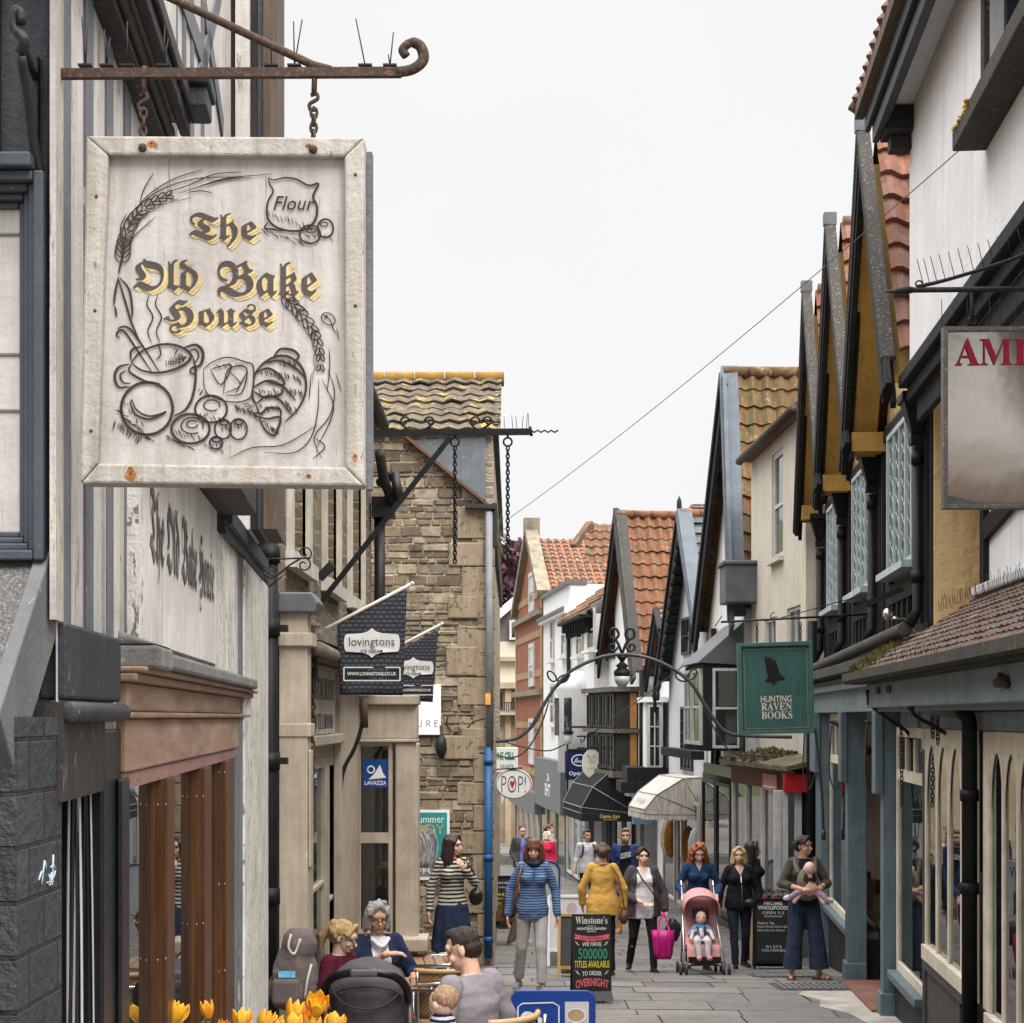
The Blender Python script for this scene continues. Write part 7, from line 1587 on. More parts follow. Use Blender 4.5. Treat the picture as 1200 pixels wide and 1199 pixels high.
def person(label, base, H, yaw, P_, fine=.0062):
    """local frame: metres for a 1.70 m body, facing -Y; A is the -x arm / leg, B the +x one"""
    k = H / 1.7; base = V(base); t = thing('person', label, 'person', base, None, R(yaw)); g = P_.get
    fem = g('fem', True); wd = g('wide', 1.0); bel = g('belly', 0.0); hip = g('hip', .9); lean = R(g('lean', 0)); tw = R(g('twist', 0)); sk = g('skin', SK); roll = R(g('roll', 0))
    piv = V((0, 0, .9)); off = V((g('sway', 0), 0, hip - .9)); Rm = Matrix.Rotation(roll, 3, 'Y') @ Matrix.Rotation(lean, 3, 'X') @ Matrix.Rotation(tw, 3, 'Z')
    def T(p): p = V(p); return (piv + Rm @ (p - piv) + off) * k if p.z > .9 else (p + off) * k
    shx = (.138 if fem else .165) * (.5 + .5 * wd)
    arms = {}
    for sd, s_ in (('A', -1), ('B', 1)):
        sh = T((s_ * shx, .0, 1.385)); e = V(g('e' + sd, (s_ * (shx + .06), .03, 1.10))); w = V(g('w' + sd, (s_ * (shx + .07), -.04, .86)))
        absol = g('abs' + sd, False); e = e * k if absol else T(e) if e.z > .9 else (e + off) * k; w = w * k if absol else (T(w) if w.z > .9 else (w + off) * k)
        arms[sd] = (sh, e, w)
    legs = {}
    for sd, s_ in (('A', -1), ('B', 1)):
        hp = (V((s_ * .085 * wd, .0, .90)) + off) * k; kn = V(g('k' + sd, (s_ * .095, -.02, .48))) * k; an = V(g('a' + sd, (s_ * .095, .02, .085))) * k; legs[sd] = (hp, kn, an, V(g('t' + sd, (s_ * .25, -1, 0))).normalized())
    wx, wy = (.118, .088) if fem else (.135, .095)
    def torso(m, inf, z0=.86, loose=0.0, wob=None):
        rows = [(0, 0, z0, (.155 + loose) * wd + inf, .115 + loose * .8 + bel * .7 + inf), (0, .0, .93, .165 * wd + inf + loose * .8, .12 + bel + inf + loose * .6), (0, -bel * .5, 1.06, (wx + .01) * wd + bel * .6 + inf + loose * .7, wy + bel + inf + loose * .5), (0, -bel * .3, 1.16, wx * wd + bel * .4 + inf + loose * .4, wy + bel * .7 + inf + loose * .3),
                (0, -.01 if fem else 0, 1.27, (wx + .025) * wd + inf, (.115 if fem else .112) + bel * .3 + inf), (0, .0, 1.345, (shx - .01) + inf, .095 + inf), (0, .005, 1.40, shx * .8 + inf, .068 + inf), (0, .01, 1.43, .07 + inf, .055 + inf)]
        rows = [r for r in rows if r[2] >= z0 - 1e-6]
        m.loft(rows, 22, 0, T, wob)
        for s_ in (-1, 1): m.ball(T((s_ * shx * .93, .0, 1.375)), (.052 + inf * .8) * k, 10)
        if fem and not g('flat'): 
            for s_ in (-1, 1): m.ball(T((s_ * .07 * wd, -.085 - bel * .2, 1.255)), (.062 * wd + inf * .6) * k, 10)
    # ---- head
    hc = T((0, -.0, 1.47)); hy, hp_, hr_ = R(g('hyaw', 0)), R(g('hpitch', 0)), R(g('hroll', 0)); hk = k * g('hscale', 1.0) * (.98 if fem else 1.02)
    HM = Rm @ Matrix.Rotation(hy, 3, 'Z') @ Matrix.Rotation(hp_, 3, 'X') @ Matrix.Rotation(hr_, 3, 'Y') if not g('upright') else Matrix.Rotation(hy, 3, 'Z') @ Matrix.Rotation(hp_, 3, 'X') @ Matrix.Rotation(hr_, 3, 'Y')
    hd = lambda x, y, z: hc + HM @ V((x, y, z)) * hk          # z measured from the base of the jaw line
    def hb(m, c, r, n=12): m.ball(hd(*c), tuple(q * hk for q in r), n, 0, HM)
    m = MB(); torso(m, -.004); m.cap(T((0, .012, 1.38)), hd(0, .015, .04), .056 * k, .052 * hk, 12)
    hb(m, (0, .012, .135), (.076, .096, .095)); hb(m, (0, -.03, .07), (.058, .062, .075)); hb(m, (0, -.055, .022), (.03, .032, .024)); hb(m, (0, -.065, .14), (.058, .03, .03))
    m.cap(hd(0, -.088, .112), hd(0, -.112, .078), .010 * hk, .0145 * hk, 8); hb(m, (0, -.092, .046), (.022, .012, .008)); hb(m, (0, -.09, .034), (.02, .011, .007))
    for s_ in (-1, 1): hb(m, (s_ * .073, .012, .095), (.010, .022, .032), 8); hb(m, (s_ * .04, -.062, .075), (.022, .022, .022), 8)
    for sd in 'AB':
        sh, e, w = arms[sd]; m.cap(sh, e, .041 * k, .036 * k); m.cap(e, w, .037 * k, .025 * k); pd = g('palm' + sd, (.8 if sd == 'A' else -.8, -.3, 0)); dd = V(g('hd' + sd, tuple((w - e).normalized() + V((0, 0, -.4)) * (0 if g('abs' + sd) else 1))))
        hand(m, w, dd, pd, k, g('curl' + sd, .5), thumb=g('th' + sd, 1 if sd == 'A' else -1))
        hp, kn, an, td = legs[sd]
        m.cap(hp, kn, .078 * wd * k, .052 * k); m.cap(kn + (an - kn) * .0, kn + (an - kn) * .35, .052 * k, .054 * k); m.cap(kn + (an - kn) * .35, an, .052 * k, .034 * k)
        m.cap(an + V((0, .02, -.04)) * k, an + (td * .12 + V((0, 0, -.055))) * k, .033 * k, .027 * k)
    me = remesh(m, fine * k, 3); b = put(me, 'body', [sk, LIP, EYE, sk], t)
    c = centers(me); Hi = np.array(HM.transposed()) / hk; q = (c - np.array(hc)) @ Hi.T; mi = np.zeros(len(c), int); fr_ = q[:, 1] < -.055
    mi[fr_ & (np.abs(q[:, 0]) < .024) & (np.abs(q[:, 2] - .040) < .009)] = 1
    ey = ((np.abs(q[:, 0]) - .031) / .011) ** 2 + ((q[:, 2] - .112) / .0052) ** 2; mi[fr_ & (ey < 1)] = 2
    me.polygons.foreach_set('material_index', mi.tolist())
    hm = g('hairm', HB)
    m = MB()                                               # brows
    for s_ in (-1, 1): m.tube([hd(s_ * .014, -.094, .128), hd(s_ * .032, -.092, .134), hd(s_ * .05, -.078, .128)], .003 * hk, 6)
    if g('brow', True): put(m.mesh('brow', [], Matrix()), 'eyebrow', g('browm', hm), t)
    # ---- hair
    st_ = g('hair', 'bob'); m = MB()
    if st_ != 'none':
        if st_ == 'short': hb(m, (0, .03, .15), (.083, .094, .088)); hb(m, (0, .05, .10), (.08, .075, .075)); hb(m, (0, -.045, .205), (.062, .045, .03))
        elif st_ == 'buzz': hb(m, (0, .022, .145), (.079, .098, .092)); hb(m, (0, .05, .1), (.076, .066, .07))
        else:
            hb(m, (0, .028, .148), (.086, .1, .094)); hb(m, (0, .06, .1), (.082, .075, .08))
            ln = {'bob': .2, 'long': .36, 'verylong': .42, 'curly': .16, 'bun': .05, 'pony': .05, 'wild': .44}.get(st_, .2)
            for i in range(15):
                an = -2.35 + 4.7 * i / 14; x, y = math.sin(an) * .078, .02 + math.cos(an) * .07
                if st_ in ('bun', 'pony') and abs(an) > 1.5: continue
                fl = 1.25 if st_ in ('long', 'verylong', 'bob') else 1.75 if st_ == 'wild' else 1.15; L_ = ln * (1 if abs(an) < 1.9 else .8)
                m.cap(hd(x, y, .17), hd(x * fl, y * 1.1 + .01, .16 - L_ * .55), .024 * hk, .03 * hk, 8); m.cap(hd(x * fl, y * 1.1 + .01, .16 - L_ * .55), hd(x * fl * 1.1, y * 1.05, .16 - L_), .03 * hk, .02 * hk, 8)
            if g('fringe'): 
                for i in range(7): x = -.055 + .11 * i / 6; m.cap(hd(x, -.05, .215), hd(x * 1.15, -.093 + abs(x) * .3, .148), .022 * hk, .013 * hk, 7)
            else:
                for s_ in (-1, 1): m.cap(hd(s_ * .01, -.06, .222), hd(s_ * .07, -.05, .15), .022 * hk, .022 * hk, 8)
            if st_ == 'bun': hb(m, (0, .13, .10), (.055, .05, .055)); hb(m, (.03, .12, .08), (.03, .04, .04))
            if st_ == 'pony': hb(m, (0, .115, .17), (.035, .04, .04)); m.cap(hd(0, .13, .16), hd(.0, .17, .05), .032 * hk, .04 * hk); m.cap(hd(0, .17, .05), hd(.0, .16, -.05), .04 * hk, .018 * hk)
            if st_ in ('curly', 'wild'):
                rn = random.Random(len(label))
                for i in range(46): a, z = rn.uniform(-2.3, 2.3), rn.uniform(.02 if st_ == 'curly' else -.12, .235); rr = .095 * math.sqrt(max(.1, 1 - ((z - .12) / .14) ** 2)) if z > .12 else .095 + (.03 if st_ == 'wild' else 0); hb(m, (math.sin(a) * rr, .025 + math.cos(a) * rr, z), (.022, .022, .022), 7)
        put(remesh(m, .0065 * k, 3, .0045 * k, 60, (1, 1, .2), len(label)), 'hair', hm, t)
    # ---- legs
    bt = g('bottom', ('trousers', cloth('denim', (.05, .07, .12)), 1.0, 0.0))
    if bt:
        kind_, mat_, frac, flare = bt; m = MB()
        m.loft([(0, 0, .80, .15 * wd, .11), (0, 0, .90, .172 * wd, .126 + bel * .4), (0, 0, 1.0, .145 * wd, .11 + bel * .5)], 20, 0, T)
        if kind_ == 'skirt':
            zb_ = frac; n_ = 24; m.loft([(0, 0, 1.0, .14 * wd, .105), (0, 0, .9, .18 * wd, .14), (0, 0, .7, .2 * wd, .17), (0, 0, zb_, .2 * wd + flare, .17 + flare)][::-1], 48, 0, lambda q: (q + off) * k, lambda j, th: 1 + .05 * math.sin(th * 9 + 1) * (1.2 if j < 2 else .2))
        else:
            for sd in 'AB':
                hp, kn, an, td = legs[sd]; en = an + (kn - an) * (0 if frac >= 1 else (1 - frac) * 1.0); th_ = g('leg', 1.0)
                m.cap(hp, kn, .094 * wd * k * th_, (.062 + flare * .4) * k * th_); m.ball(kn, (.062 + flare * .4) * k * th_, 12)
                m.tube([kn, en - V((0, 0, .012))], [(.06 + flare * .4) * k * th_, (.05 + flare) * k * th_], 14)
        put(remesh(m, .009 * k, 2, .007 * k, 11, (1, 1, .8), 5), kind_, mat_, t)
    for sd in 'AB':
        if not g('shoe'): break
        an, td = legs[sd][2:]; m = MB(); q = an + V((0, 0, -.045)) * k; sdv = td.cross(V((0, 0, 1)))
        m.cap(q - td * .035 * k, q + (td * .12 + V((0, 0, -.012))) * k, .042 * k, .034 * k); m.cap(q + (td * .12 + V((0, 0, -.012))) * k, q + (td * .165 + V((0, 0, -.016))) * k, .034 * k, .026 * k); m.beam(q + (-td * .07 + V((0, 0, -.033))) * k, q + (td * .19 + V((0, 0, -.033))) * k, .075 * k, .02 * k, up=(0, 0, 1))
        if g('boot'): m.cap(an, an + (legs[sd][1] - an) * .3, .048 * k, .052 * k)
        put(remesh(m, .008 * k, 2), 'shoe', g('shoe'), t)
    # ---- top layers: (name, material, inflate, hem, loose, sleeve 0..2, open front half-width)
    for nm, mat_, inf, hem, loose, slv, opn in g('tops', [('jumper', cloth('wool', (.2, .2, .2)), .016, .8, .02, 2, 0)]):
        m = MB(); torso(m, inf, hem, loose, lambda j, th: 1 + (.03 * math.sin(th * 7 + len(nm)) if j == 0 else 0))
        for sd in 'AB':
            sh, e, w = arms[sd]
            if slv > 1: m.cap(sh, e, (.043 + inf) * k, (.039 + inf * .8) * k); f = e + (w - e) * (slv - 1) * .97; m.cap(e, f, (.043 + inf * .8) * k, (.034 + inf * .6) * k); m.tube([e, f + (w - e).normalized() * .01], [(.042 + inf * .8) * k, (.036 + inf * .6) * k], 12)
            elif slv > 0: f = sh + (e - sh) * slv; m.cap(sh, f, (.056 + inf) * k, (.052 + inf) * k); m.tube([sh, f], [(.055 + inf) * k, (.056 + inf) * k], 12)
        me = remesh(m, .0085 * k, 2, .007 * k, 9, (1, 1, 1.5), len(label) % 7)
        if opn or g('vneck'):
            bm = bmesh.new(); bm.from_mesh(me); Ri = Rm.transposed(); dl = []
            for f in bm.faces:
                q = Ri @ (f.calc_center_median() / k - off - piv) + piv
                if q.y < -.0 and opn and abs(q.x + g('opx', 0)) < opn * (1 - .25 * max(0, (q.z - 1.1) / .3)) and abs(q.x) < .2 : dl.append(f)
                elif g('vneck') and q.y < 0 and q.z > g('vneck') and abs(q.x) < (q.z - g('vneck')) * .55: dl.append(f)
            bmesh.ops.delete(bm, geom=dl, context='FACES'); bm.to_mesh(me); bm.free()
        o = put(me, nm, mat_, t)
        if opn or g('vneck'): q = o.modifiers.new('thick', 'SOLIDIFY'); q.thickness = .008 * k; q.offset = -1
    t_ = dict(t=t, T=T, k=k, hd=hd, arms=arms, legs=legs, hk=hk); return t_
def extra(pp, mb, name, mat, parent=None, bev=0): return put(mb.mesh(name, [], Matrix()), name, mat, parent or pp['t'])
def strap(pp, pts, w, name, mat, loft=.004):
    m = MB(); m.tube(smooth_path([pp['T'](p) if V(p).z > .9 else V(p) * pp['k'] for p in pts], 5), w, 6); return extra(pp, m, name, mat)
def glasses(pp, mat=None):
    m = MB(); hd = pp['hd']; hk = pp['hk']
    for s_ in (-1, 1):
        m.tube([hd(s_ * .033 + .024 * math.cos(a), -.108, .108 + .018 * math.sin(a)) for a in np.linspace(0, 6.28, 13)[:-1]], .0028 * hk, 5, 0, True); m.tube([hd(s_ * .056, -.106, .112), hd(s_ * .078, -.04, .112), hd(s_ * .078, .02, .108)], .0026 * hk, 5)
    m.tube([hd(-.01, -.11, .11), hd(.01, -.11, .11)], .0026 * hk, 5); return extra(pp, m, 'glasses', mat or BLK)

G = lambda px_, y: V(((px_ - CX) / F * y, y, gz(y)))
NAVYC = cloth('navy_cloth', (.018, .025, .055)); BLKC = cloth('black_cloth', (.014, .014, .016)); DEN = cloth('dark_denim', (.022, .027, .042)); BRL = plain('brown_leather', (.13, .055, .03), .5, .25); BLL = plain('black_leather', (.015, .014, .014), .35, .3)
# woman in the cream and black striped top, turning to the right
pp = person('woman in a cream and black striped top and navy skirt looking to the right', G(530, 19.0), 1.70, 12, dict(hair='long', hairm=HDB, hyaw=48, hpitch=4, twist=6, skin=SK, tops=[('striped_top', stripes('cream_stripe', (.022, .02, .02), (.46, .43, .36), .042, .5), .012, .86, .0, 2, 0)],
    bottom=('skirt', NAVYC, .28, .05), shoe=BLL, eA=(-.235, .03, 1.12), wA=(-.265, -.03, .86), eB=(.24, -.06, 1.16), wB=(.10, -.17, 1.31), hdB=(-.5, -.2, .7), palmB=(0, .8, -.2)))
m = MB(); q = pp['T']((.26, -.05, 1.0)); m.ball(q, (.085, .06, .1), 14); m.ball(q + V((0, -.03, .03)), (.075, .05, .05), 12); extra(pp, m, 'handbag', BLL); strap(pp, [(.12, -.06, 1.42), (.2, -.12, 1.3), (.26, -.08, 1.1)], .012, 'bag_strap', BLL)
# woman in the blue striped fleece, walking towards the camera
GREYT = cloth('pale_grey_trousers', (.36, .345, .33), .12)
pp = person('auburn haired woman in a blue striped fleece and pale trousers', G(624, 18.4), 1.66, 2, dict(hair='bob', hairm=HAU, fringe=True, hyaw=-6, hpitch=8, belly=.01, skin=SKT, tops=[('fleece', stripes('blue_stripe', (.02, .055, .15), (.14, .21, .33), .028, .45), .014, .82, .006, 2, 0)],
    bottom=('trousers', GREYT, .9, .008), shoe=plain('grey_trainer', (.2, .2, .2), .8), kA=(-.12, -.0, .5), aA=(-.15, .16, .12), kB=(.09, -.14, .49), aB=(.10, -.2, .1), eA=(-.25, .05, 1.12), wA=(-.27, .0, .86), eB=(.25, .02, 1.12), wB=(.27, -.06, .86), roll=1.5))
strap(pp, [(-.13, -.09, 1.40), (-.17, -.16, 1.25), (-.2, -.16, 1.05), (-.22, -.08, .88)], .014, 'bag_strap', BRL); m = MB(); m.tube([pp['T']((0, -.145, 1.40)), pp['T']((0, -.165, 1.27))], .005, 5); extra(pp, m, 'zip', NAVYC); m = MB(); m.tube(smooth_path([pp['T']((x, y, z)) for x, y, z in ((-.07, -.05, 1.44), (0, -.1, 1.42), (.07, -.05, 1.44))], 4), .022, 8); extra(pp, m, 'collar', NAVYC)
# woman in mustard, back to the camera
MUST = cloth('mustard_knit', (.50, .29, .07), .08)
pp = person('woman seen from behind in a mustard cardigan with her hair in a low bun', G(706, 20.6), 1.61, 180, dict(hair='bun', hairm=HB, hpitch=10, tops=[('cardigan', MUST, .018, .78, .035, 1.95, 0)], bottom=('trousers', BLKC, 1.0, .02), shoe=BLL, eA=(-.27, .0, 1.12), wA=(-.27, -.02, .86), eB=(.26, -.02, 1.12), wB=(.25, -.1, .9)))
strap(pp, [(-.1, .1, 1.42), (-.2, .14, 1.25), (-.26, .1, .95), (-.28, .02, .85)], .008, 'bag_strap', BRL); m = MB(); m.ball(V((-.27, .02, .76)) * pp['k'], (.06, .12, .1), 12); extra(pp, m, 'handbag', BRL); m = MB(); m.tube(smooth_path([pp['T'](p) for p in ((-.07, .03, 1.43), (0, .085, 1.43), (.07, .03, 1.43))], 4), .018, 8); extra(pp, m, 'scarf', plain('floral_scarf', (.3, .18, .14), .8, .6, 60))
# bearded man with the blue jacket
pp = person('bearded man in a blue jacket over a black printed t-shirt, walking behind the mustard cardigan', G(733, 29.5), 1.80, -4, dict(fem=False, hair='short', hairm=HLB, tops=[('t_shirt', BLKC, .008, .84, .0, .9, 0), ('jacket', cloth('blue_jacket', (.03, .05, .15)), .028, .82, .015, 2, .1)], bottom=('shorts', cloth('dusty_pink', (.33, .15, .13)), .55, .03), shoe=plain('tan_boot', (.42, .22, .05), .7), boot=True, kA=(-.1, -.1, .49), aA=(-.1, -.12, .1), aB=(.1, .15, .12)))
m = MB(); m.ball(pp['hd'](0, -.055, .028), tuple(x * pp['hk'] for x in (.055, .05, .045)), 12); extra(pp, m, 'beard', HLB); m = MB()
for z, s_, w in ((1.3, 'LIVING', .17), (1.25, 'FASTER', .18)): m.text(s_, pp['T']((0.005, -.135, z)), (1, 0, .25), (-.1, 0, 1), w, .045, 0, .03)
extra(pp, m, 'shirt_print', WHT)
# woman with the charcoal cardigan and pink bag
CHAR = cloth('charcoal_cardigan', (.062, .05, .052))
pp = person('woman in a charcoal cardigan and white top carrying the magenta bag', G(753, 21.6), 1.57, 6, dict(hair='pony', hairm=HDB, belly=.04, wide=1.18, hpitch=-3, hyaw=8, vneck=1.30, tops=[('top', cloth('white_top', (.55, .54, .55), .06), .012, .74, .02, .0, 0), ('cardigan', CHAR, .03, .76, .03, 1.95, .13)], bottom=('leggings', BLKC, 1.0, .0), shoe=BLL, boot=True, kA=(-.13, -.02, .49), aA=(-.16, .14, .12), kB=(.11, -.16, .5), aB=(.12, -.2, .09), eA=(-.30, -.02, 1.08), wA=(-.05, -.26, .97), hdA=(.8, -.1, -.3), eB=(.29, .0, 1.08), wB=(.30, -.08, .84)))
strap(pp, [(-.1, -.06, 1.43), (-.03, -.17, 1.28), (.1, -.2, 1.1), (.2, -.15, .95)], .008, 'bag_strap', BLL)
bagp = pp['t'].matrix_world; bl_ = G(777, 21.4)
bg_ = thing('shopping_bag', 'magenta shopping bag hanging from the hand of the woman in the charcoal cardigan', 'bag', bl_ + V((0, 0, .17)))
MAG = plain('magenta_bag', (.42, .008, .16), .35, .35, 9); m = MB(); bz = bl_.z + .17
m.loft([(bl_.x, bl_.y, bz, .1, .05), (bl_.x, bl_.y, bz + .05, .115, .06), (bl_.x, bl_.y, bz + .24, .14, .07), (bl_.x, bl_.y, bz + .36, .15, .05)], 20, 0, None, lambda j, th: 1 + .04 * math.sin(th * 5 + j)); m.build('bag_body', MAG, bg_)
m = MB()
for x in (-.06, .06): m.tube(smooth_path([V((bl_.x + x * 1.2, bl_.y - .06, bz + .03)), V((bl_.x + x * 1.2, bl_.y - .085, bz + .3)), V((bl_.x + x, bl_.y - .03, bz + .42)), V((bl_.x + x * .1, bl_.y, bz + .58))], 5), .011, 6)
m.build('handle', plain('bright_pink', (.62, .02, .22), .5), bg_)
# red haired woman pushing the pink stroller
pp = person('woman with long ginger hair in a blue blouse pushing the pink pushchair', G(818, 22.1), 1.66, 0, dict(hair='wild', hairm=HGI, skin=SKP, hpitch=16, lean=8, tops=[('blouse', cloth('blue_blouse', (.018, .042, .1)), .016, .84, .01, 1.75, 0)], vneck=1.34, bottom=('trousers', DEN, 1.0, .01), shoe=BLL, eA=(-.27, -.02, 1.12), wA=(-.20, -.34, 1.04), hdA=(.2, -1, -.1), eB=(.27, -.02, 1.12), wB=(.20, -.34, 1.04), hdB=(-.2, -1, -.1), palmA=(0, 0, -1), palmB=(0, 0, -1), curlA=1.2, curlB=1.2, aA=(-.09, .2, .1), aB=(.1, -.1, .09), kB=(.1, -.1, .5)))
# blonde woman in black
pp = person('blonde woman in a black zip jacket and dark jeans walking beside the pushchair', G(866, 22.4), 1.60, 2, dict(hair='bob', hairm=HBL, hyaw=-8, belly=.02, wide=1.05, vneck=1.30, tops=[('jacket', BLKC, .022, .84, .01, 2, 0)], bottom=('jeans', DEN, 1.0, .0), shoe=BLL, kA=(-.09, -.12, .5), aA=(-.08, -.18, .09), aB=(.1, .15, .1), eA=(-.26, .03, 1.1), wA=(-.29, -.06, .88), eB=(.27, .02, 1.1), wB=(.25, -.12, .86)))
m = MB(); m.tube([pp['T']((0, -.16, 1.3)), pp['T']((.01, -.19, 1.1)), pp['T']((.02, -.16, .88))], .006, 5); extra(pp, m, 'zip', CHROME); m = MB(); m.ball(pp['T']((.12, -.2, .93)), (.09, .05, .06), 12); extra(pp, m, 'handbag', BLL); strap(pp, [(-.1, -.06, 1.4), (0, -.18, 1.2), (.1, -.2, .98)], .006, 'bag_strap', BLL)
# dark haired woman behind
person('dark haired woman in black seen in profile behind the blonde woman', G(882, 24.0), 1.67, 60, dict(hair='long', hairm=HBK, skin=SKD, hyaw=15, tops=[('coat', BLKC, .02, .7, .03, 2, 0)], bottom=('trousers', BLKC, 1, 0), shoe=BLL), .009)
# woman with the baby carrier
pp = person('woman in a grey cardigan and wide navy trousers with a baby strapped to her chest', G(942, 20.0), 1.68, 4, dict(hair='bun', hairm=HDB, skin=SKT, hyaw=38, hpitch=2, tops=[('vest_top', BLKC, .012, .86, .0, .0, 0), ('cardigan', cloth('grey_cardigan', (.075, .065, .06)), .022, 1.0, .01, 1.35, .1)], bottom=('trousers', cloth('navy_trousers', (.028, .037, .065)), .86, .055), leg=1.1, shoe=None, kA=(-.12, -.06, .5), aA=(-.16, -.06, .09), kB=(.13, -.1, .5), aB=(.16, -.1, .09), tA=(-.3, -1, 0), tB=(.7, -1, 0), eA=(-.27, -.02, 1.13), wA=(-.04, -.33, 1.08), hdA=(1, -.1, .1), eB=(.27, -.02, 1.13), wB=(.09, -.33, 1.10), hdB=(-1, -.1, .05), palmA=(0, 1, 0), palmB=(0, 1, 0)))
for s_ in 'AB':
    an, td = pp['legs'][s_][2:]; m = MB(); q = an + V((0, 0, -.075)) * pp['k']; m.beam(q - td * .08, q + td * .17, .085, .025, up=(0, 0, 1)); sdv = td.cross(V((0, 0, 1)))
    for f in (.03, .11): m.tube(smooth_path([q + td * f + sdv * .045, q + td * f + V((0, 0, .065 - .2 * f)), q + td * f - sdv * .045], 4), .012, 6)
    extra(pp, m, 'sandal', BRL)
m = MB(); q = V((0, -.2, 1.2)); m.ball(pp['T']((0, -.19, 1.17)), tuple(x * pp['k'] for x in (.13, .12, .17)), 16); m.ball(pp['T']((0, -.17, 1.02)), (.13, .12, .08), 12)
for s_ in (-1, 1): m.cap(pp['T']((s_ * .1, -.13, 1.28)), pp['T']((s_ * .13, -.02, 1.42)), .03, .025); 
extra(pp, m, 'baby_carrier', cloth('olive_carrier', (.16, .135, .1))); m = MB(); m.ball(pp['T']((0, -.235, 1.2)), (.09, .09, .1), 12); extra(pp, m, 'carrier_panel', cloth('dark_panel', (.03, .022, .02)))
bt_ = pp['T']; bz = pp['t'].location
def baby(label, base, rz, head, hr, hairm, parts):
    """head with face, ears, hair; parts: list of (name, material, [(p0, p1, r0, r1)])"""
    t = thing('baby', label, 'person', base, None, rz); m = MB(); h = V(head); m.ball(h, (hr * .9, hr, hr), 14); m.ball(h + V((0, -hr * .35, -hr * .35)), (hr * .72, hr * .65, hr * .6), 12); m.ball(h + V((0, -hr * 1.0, -hr * .2)), hr * .16, 6)
    for s_ in (-1, 1): m.ball(h + V((s_ * hr * .9, .0, -hr * .15)), (hr * .12, hr * .22, hr * .28), 8)
    m.cap(h - V((0, 0, hr * .6)), h - V((0, 0, hr * 1.4)), hr * .45, hr * .6)
    for nm, mat_, caps in parts:
        if nm == 'body':
            m.cap(h - V((0, 0, hr * 1.3)), (0, h.y * .8, .0), hr * .6, hr * .7)
            for c_ in caps: m.cap(c_[0], c_[1], c_[2], c_[3]); m.cap((0, h.y * .8, c_[0][2] + .02), c_[0], c_[2], c_[2])
    me = remesh(m, .006, 3); put(me, 'body', [SKP, EYE], t); c = centers(me) - np.array(h); mi = ((np.abs(np.abs(c[:, 0]) - hr * .38) < hr * .16) & (np.abs(c[:, 2] + hr * .02) < hr * .06) & (c[:, 1] < -hr * .5)).astype(int); me.polygons.foreach_set('material_index', mi.tolist())
    if hairm: m = MB(); m.ball(h + V((0, hr * .2, hr * .26)), (hr * .97, hr * .95, hr * .93), 14); [m.ball(h + V((math.sin(a) * hr * .85, hr * .1 + math.cos(a) * hr * .7, hr * z)), hr * .38, 7) for a in np.linspace(-2.1, 2.1, 10) for z in (.0, .5, .9)] if hairm == HDB else None; put(remesh(m, .008, 2, .006, 60), 'hair', hairm, t)
    for nm, mat_, caps in parts:
        if nm == 'body': continue
        m = MB()
        for c_ in caps: m.cap(c_[0], c_[1], c_[2], c_[3])
        put(remesh(m, .008, 2, .005, 20), nm, mat_, t)
    return t
b0 = G(942, 20.0); fwd = V((0, -1, 0)); hz = 1.34
baby('bald baby asleep in the carrier on its mother\'s chest', b0 + V((.02, -.27, 1.05)), R(160), (0, 0, .27), .075, None, [('body', SKP, [((-.1, 0, -.02), (-.17, .03, -.12), .03, .025), ((.1, 0, -.02), (.17, .03, -.12), .03, .025)]), ('leggings', cloth('mauve', (.3, .2, .27)), [((.1, 0, .0), (.22, .03, -.07), .045, .035), ((-.1, 0, .0), (-.2, .03, -.08), .045, .035)]), ('bootee', cloth('pale_sock', (.5, .48, .52)), [((.22, .03, -.07), (.28, .0, -.09), .035, .03), ((-.2, .03, -.08), (-.25, .0, -.1), .035, .03)])])
# far people
person('man in a dark grey suit jacket and violet shirt standing far down the street', G(612, 39.0), 1.77, 10, dict(fem=False, hair='buzz', hairm=HBK, skin=SKT, hpitch=12, tops=[('shirt', cloth('violet_shirt', (.17, .15, .42)), .01, .84, 0, 2, 0), ('jacket', cloth('grey_suit', (.05, .05, .055)), .03, .78, .02, 2, .07)], bottom=('trousers', BLKC, 1, .01), shoe=BLL, wA=(-.16, -.1, .92), wB=(.16, -.1, .92)), .01)
person('white haired woman in a red coat far down the street', G(641, 41), 1.58, -15, dict(hair='curly', hairm=HWH, skin=SKP, tops=[('coat', cloth('red_coat', (.42, .02, .05)), .03, .75, .03, 2, 0)], bottom=('trousers', BLKC, 1, .01), shoe=BLL), .01)
person('brown haired woman half hidden behind the white haired woman', G(644, 43.5), 1.72, 60, dict(hair='bun', hairm=HB, tops=[('coat', cloth('pale_coat', (.4, .36, .36)), .02, .75, .03, 2, 0)], bottom=('trousers', BLKC, 1, .01), shoe=BLL), .01)
pp = person('young man in a white shirt with a dark rucksack walking up the street', G(688, 36), 1.70, 14, dict(fem=False, hair='short', hairm=HBK, skin=SKT, hyaw=10, tops=[('shirt', cloth('white_shirt', (.5, .5, .52), .06), .018, .8, .02, 1.3, 0)], bottom=('trousers', BLKC, 1, 0), shoe=BLL, aA=(-.1, .15, .1), aB=(.1, -.15, .09), wA=(-.3, -.06, .86)), .01)
for s_ in (-1, 1): strap(pp, [(s_ * .11, .06, 1.42), (s_ * .12, -.13, 1.36), (s_ * .14, -.13, 1.2), (s_ * .16, .02, 1.1)], .018, 'rucksack_strap', BLL)
m = MB(); m.ball(pp['T']((0, .17, 1.24)), (.14, .09, .2), 12); extra(pp, m, 'rucksack', BLL)
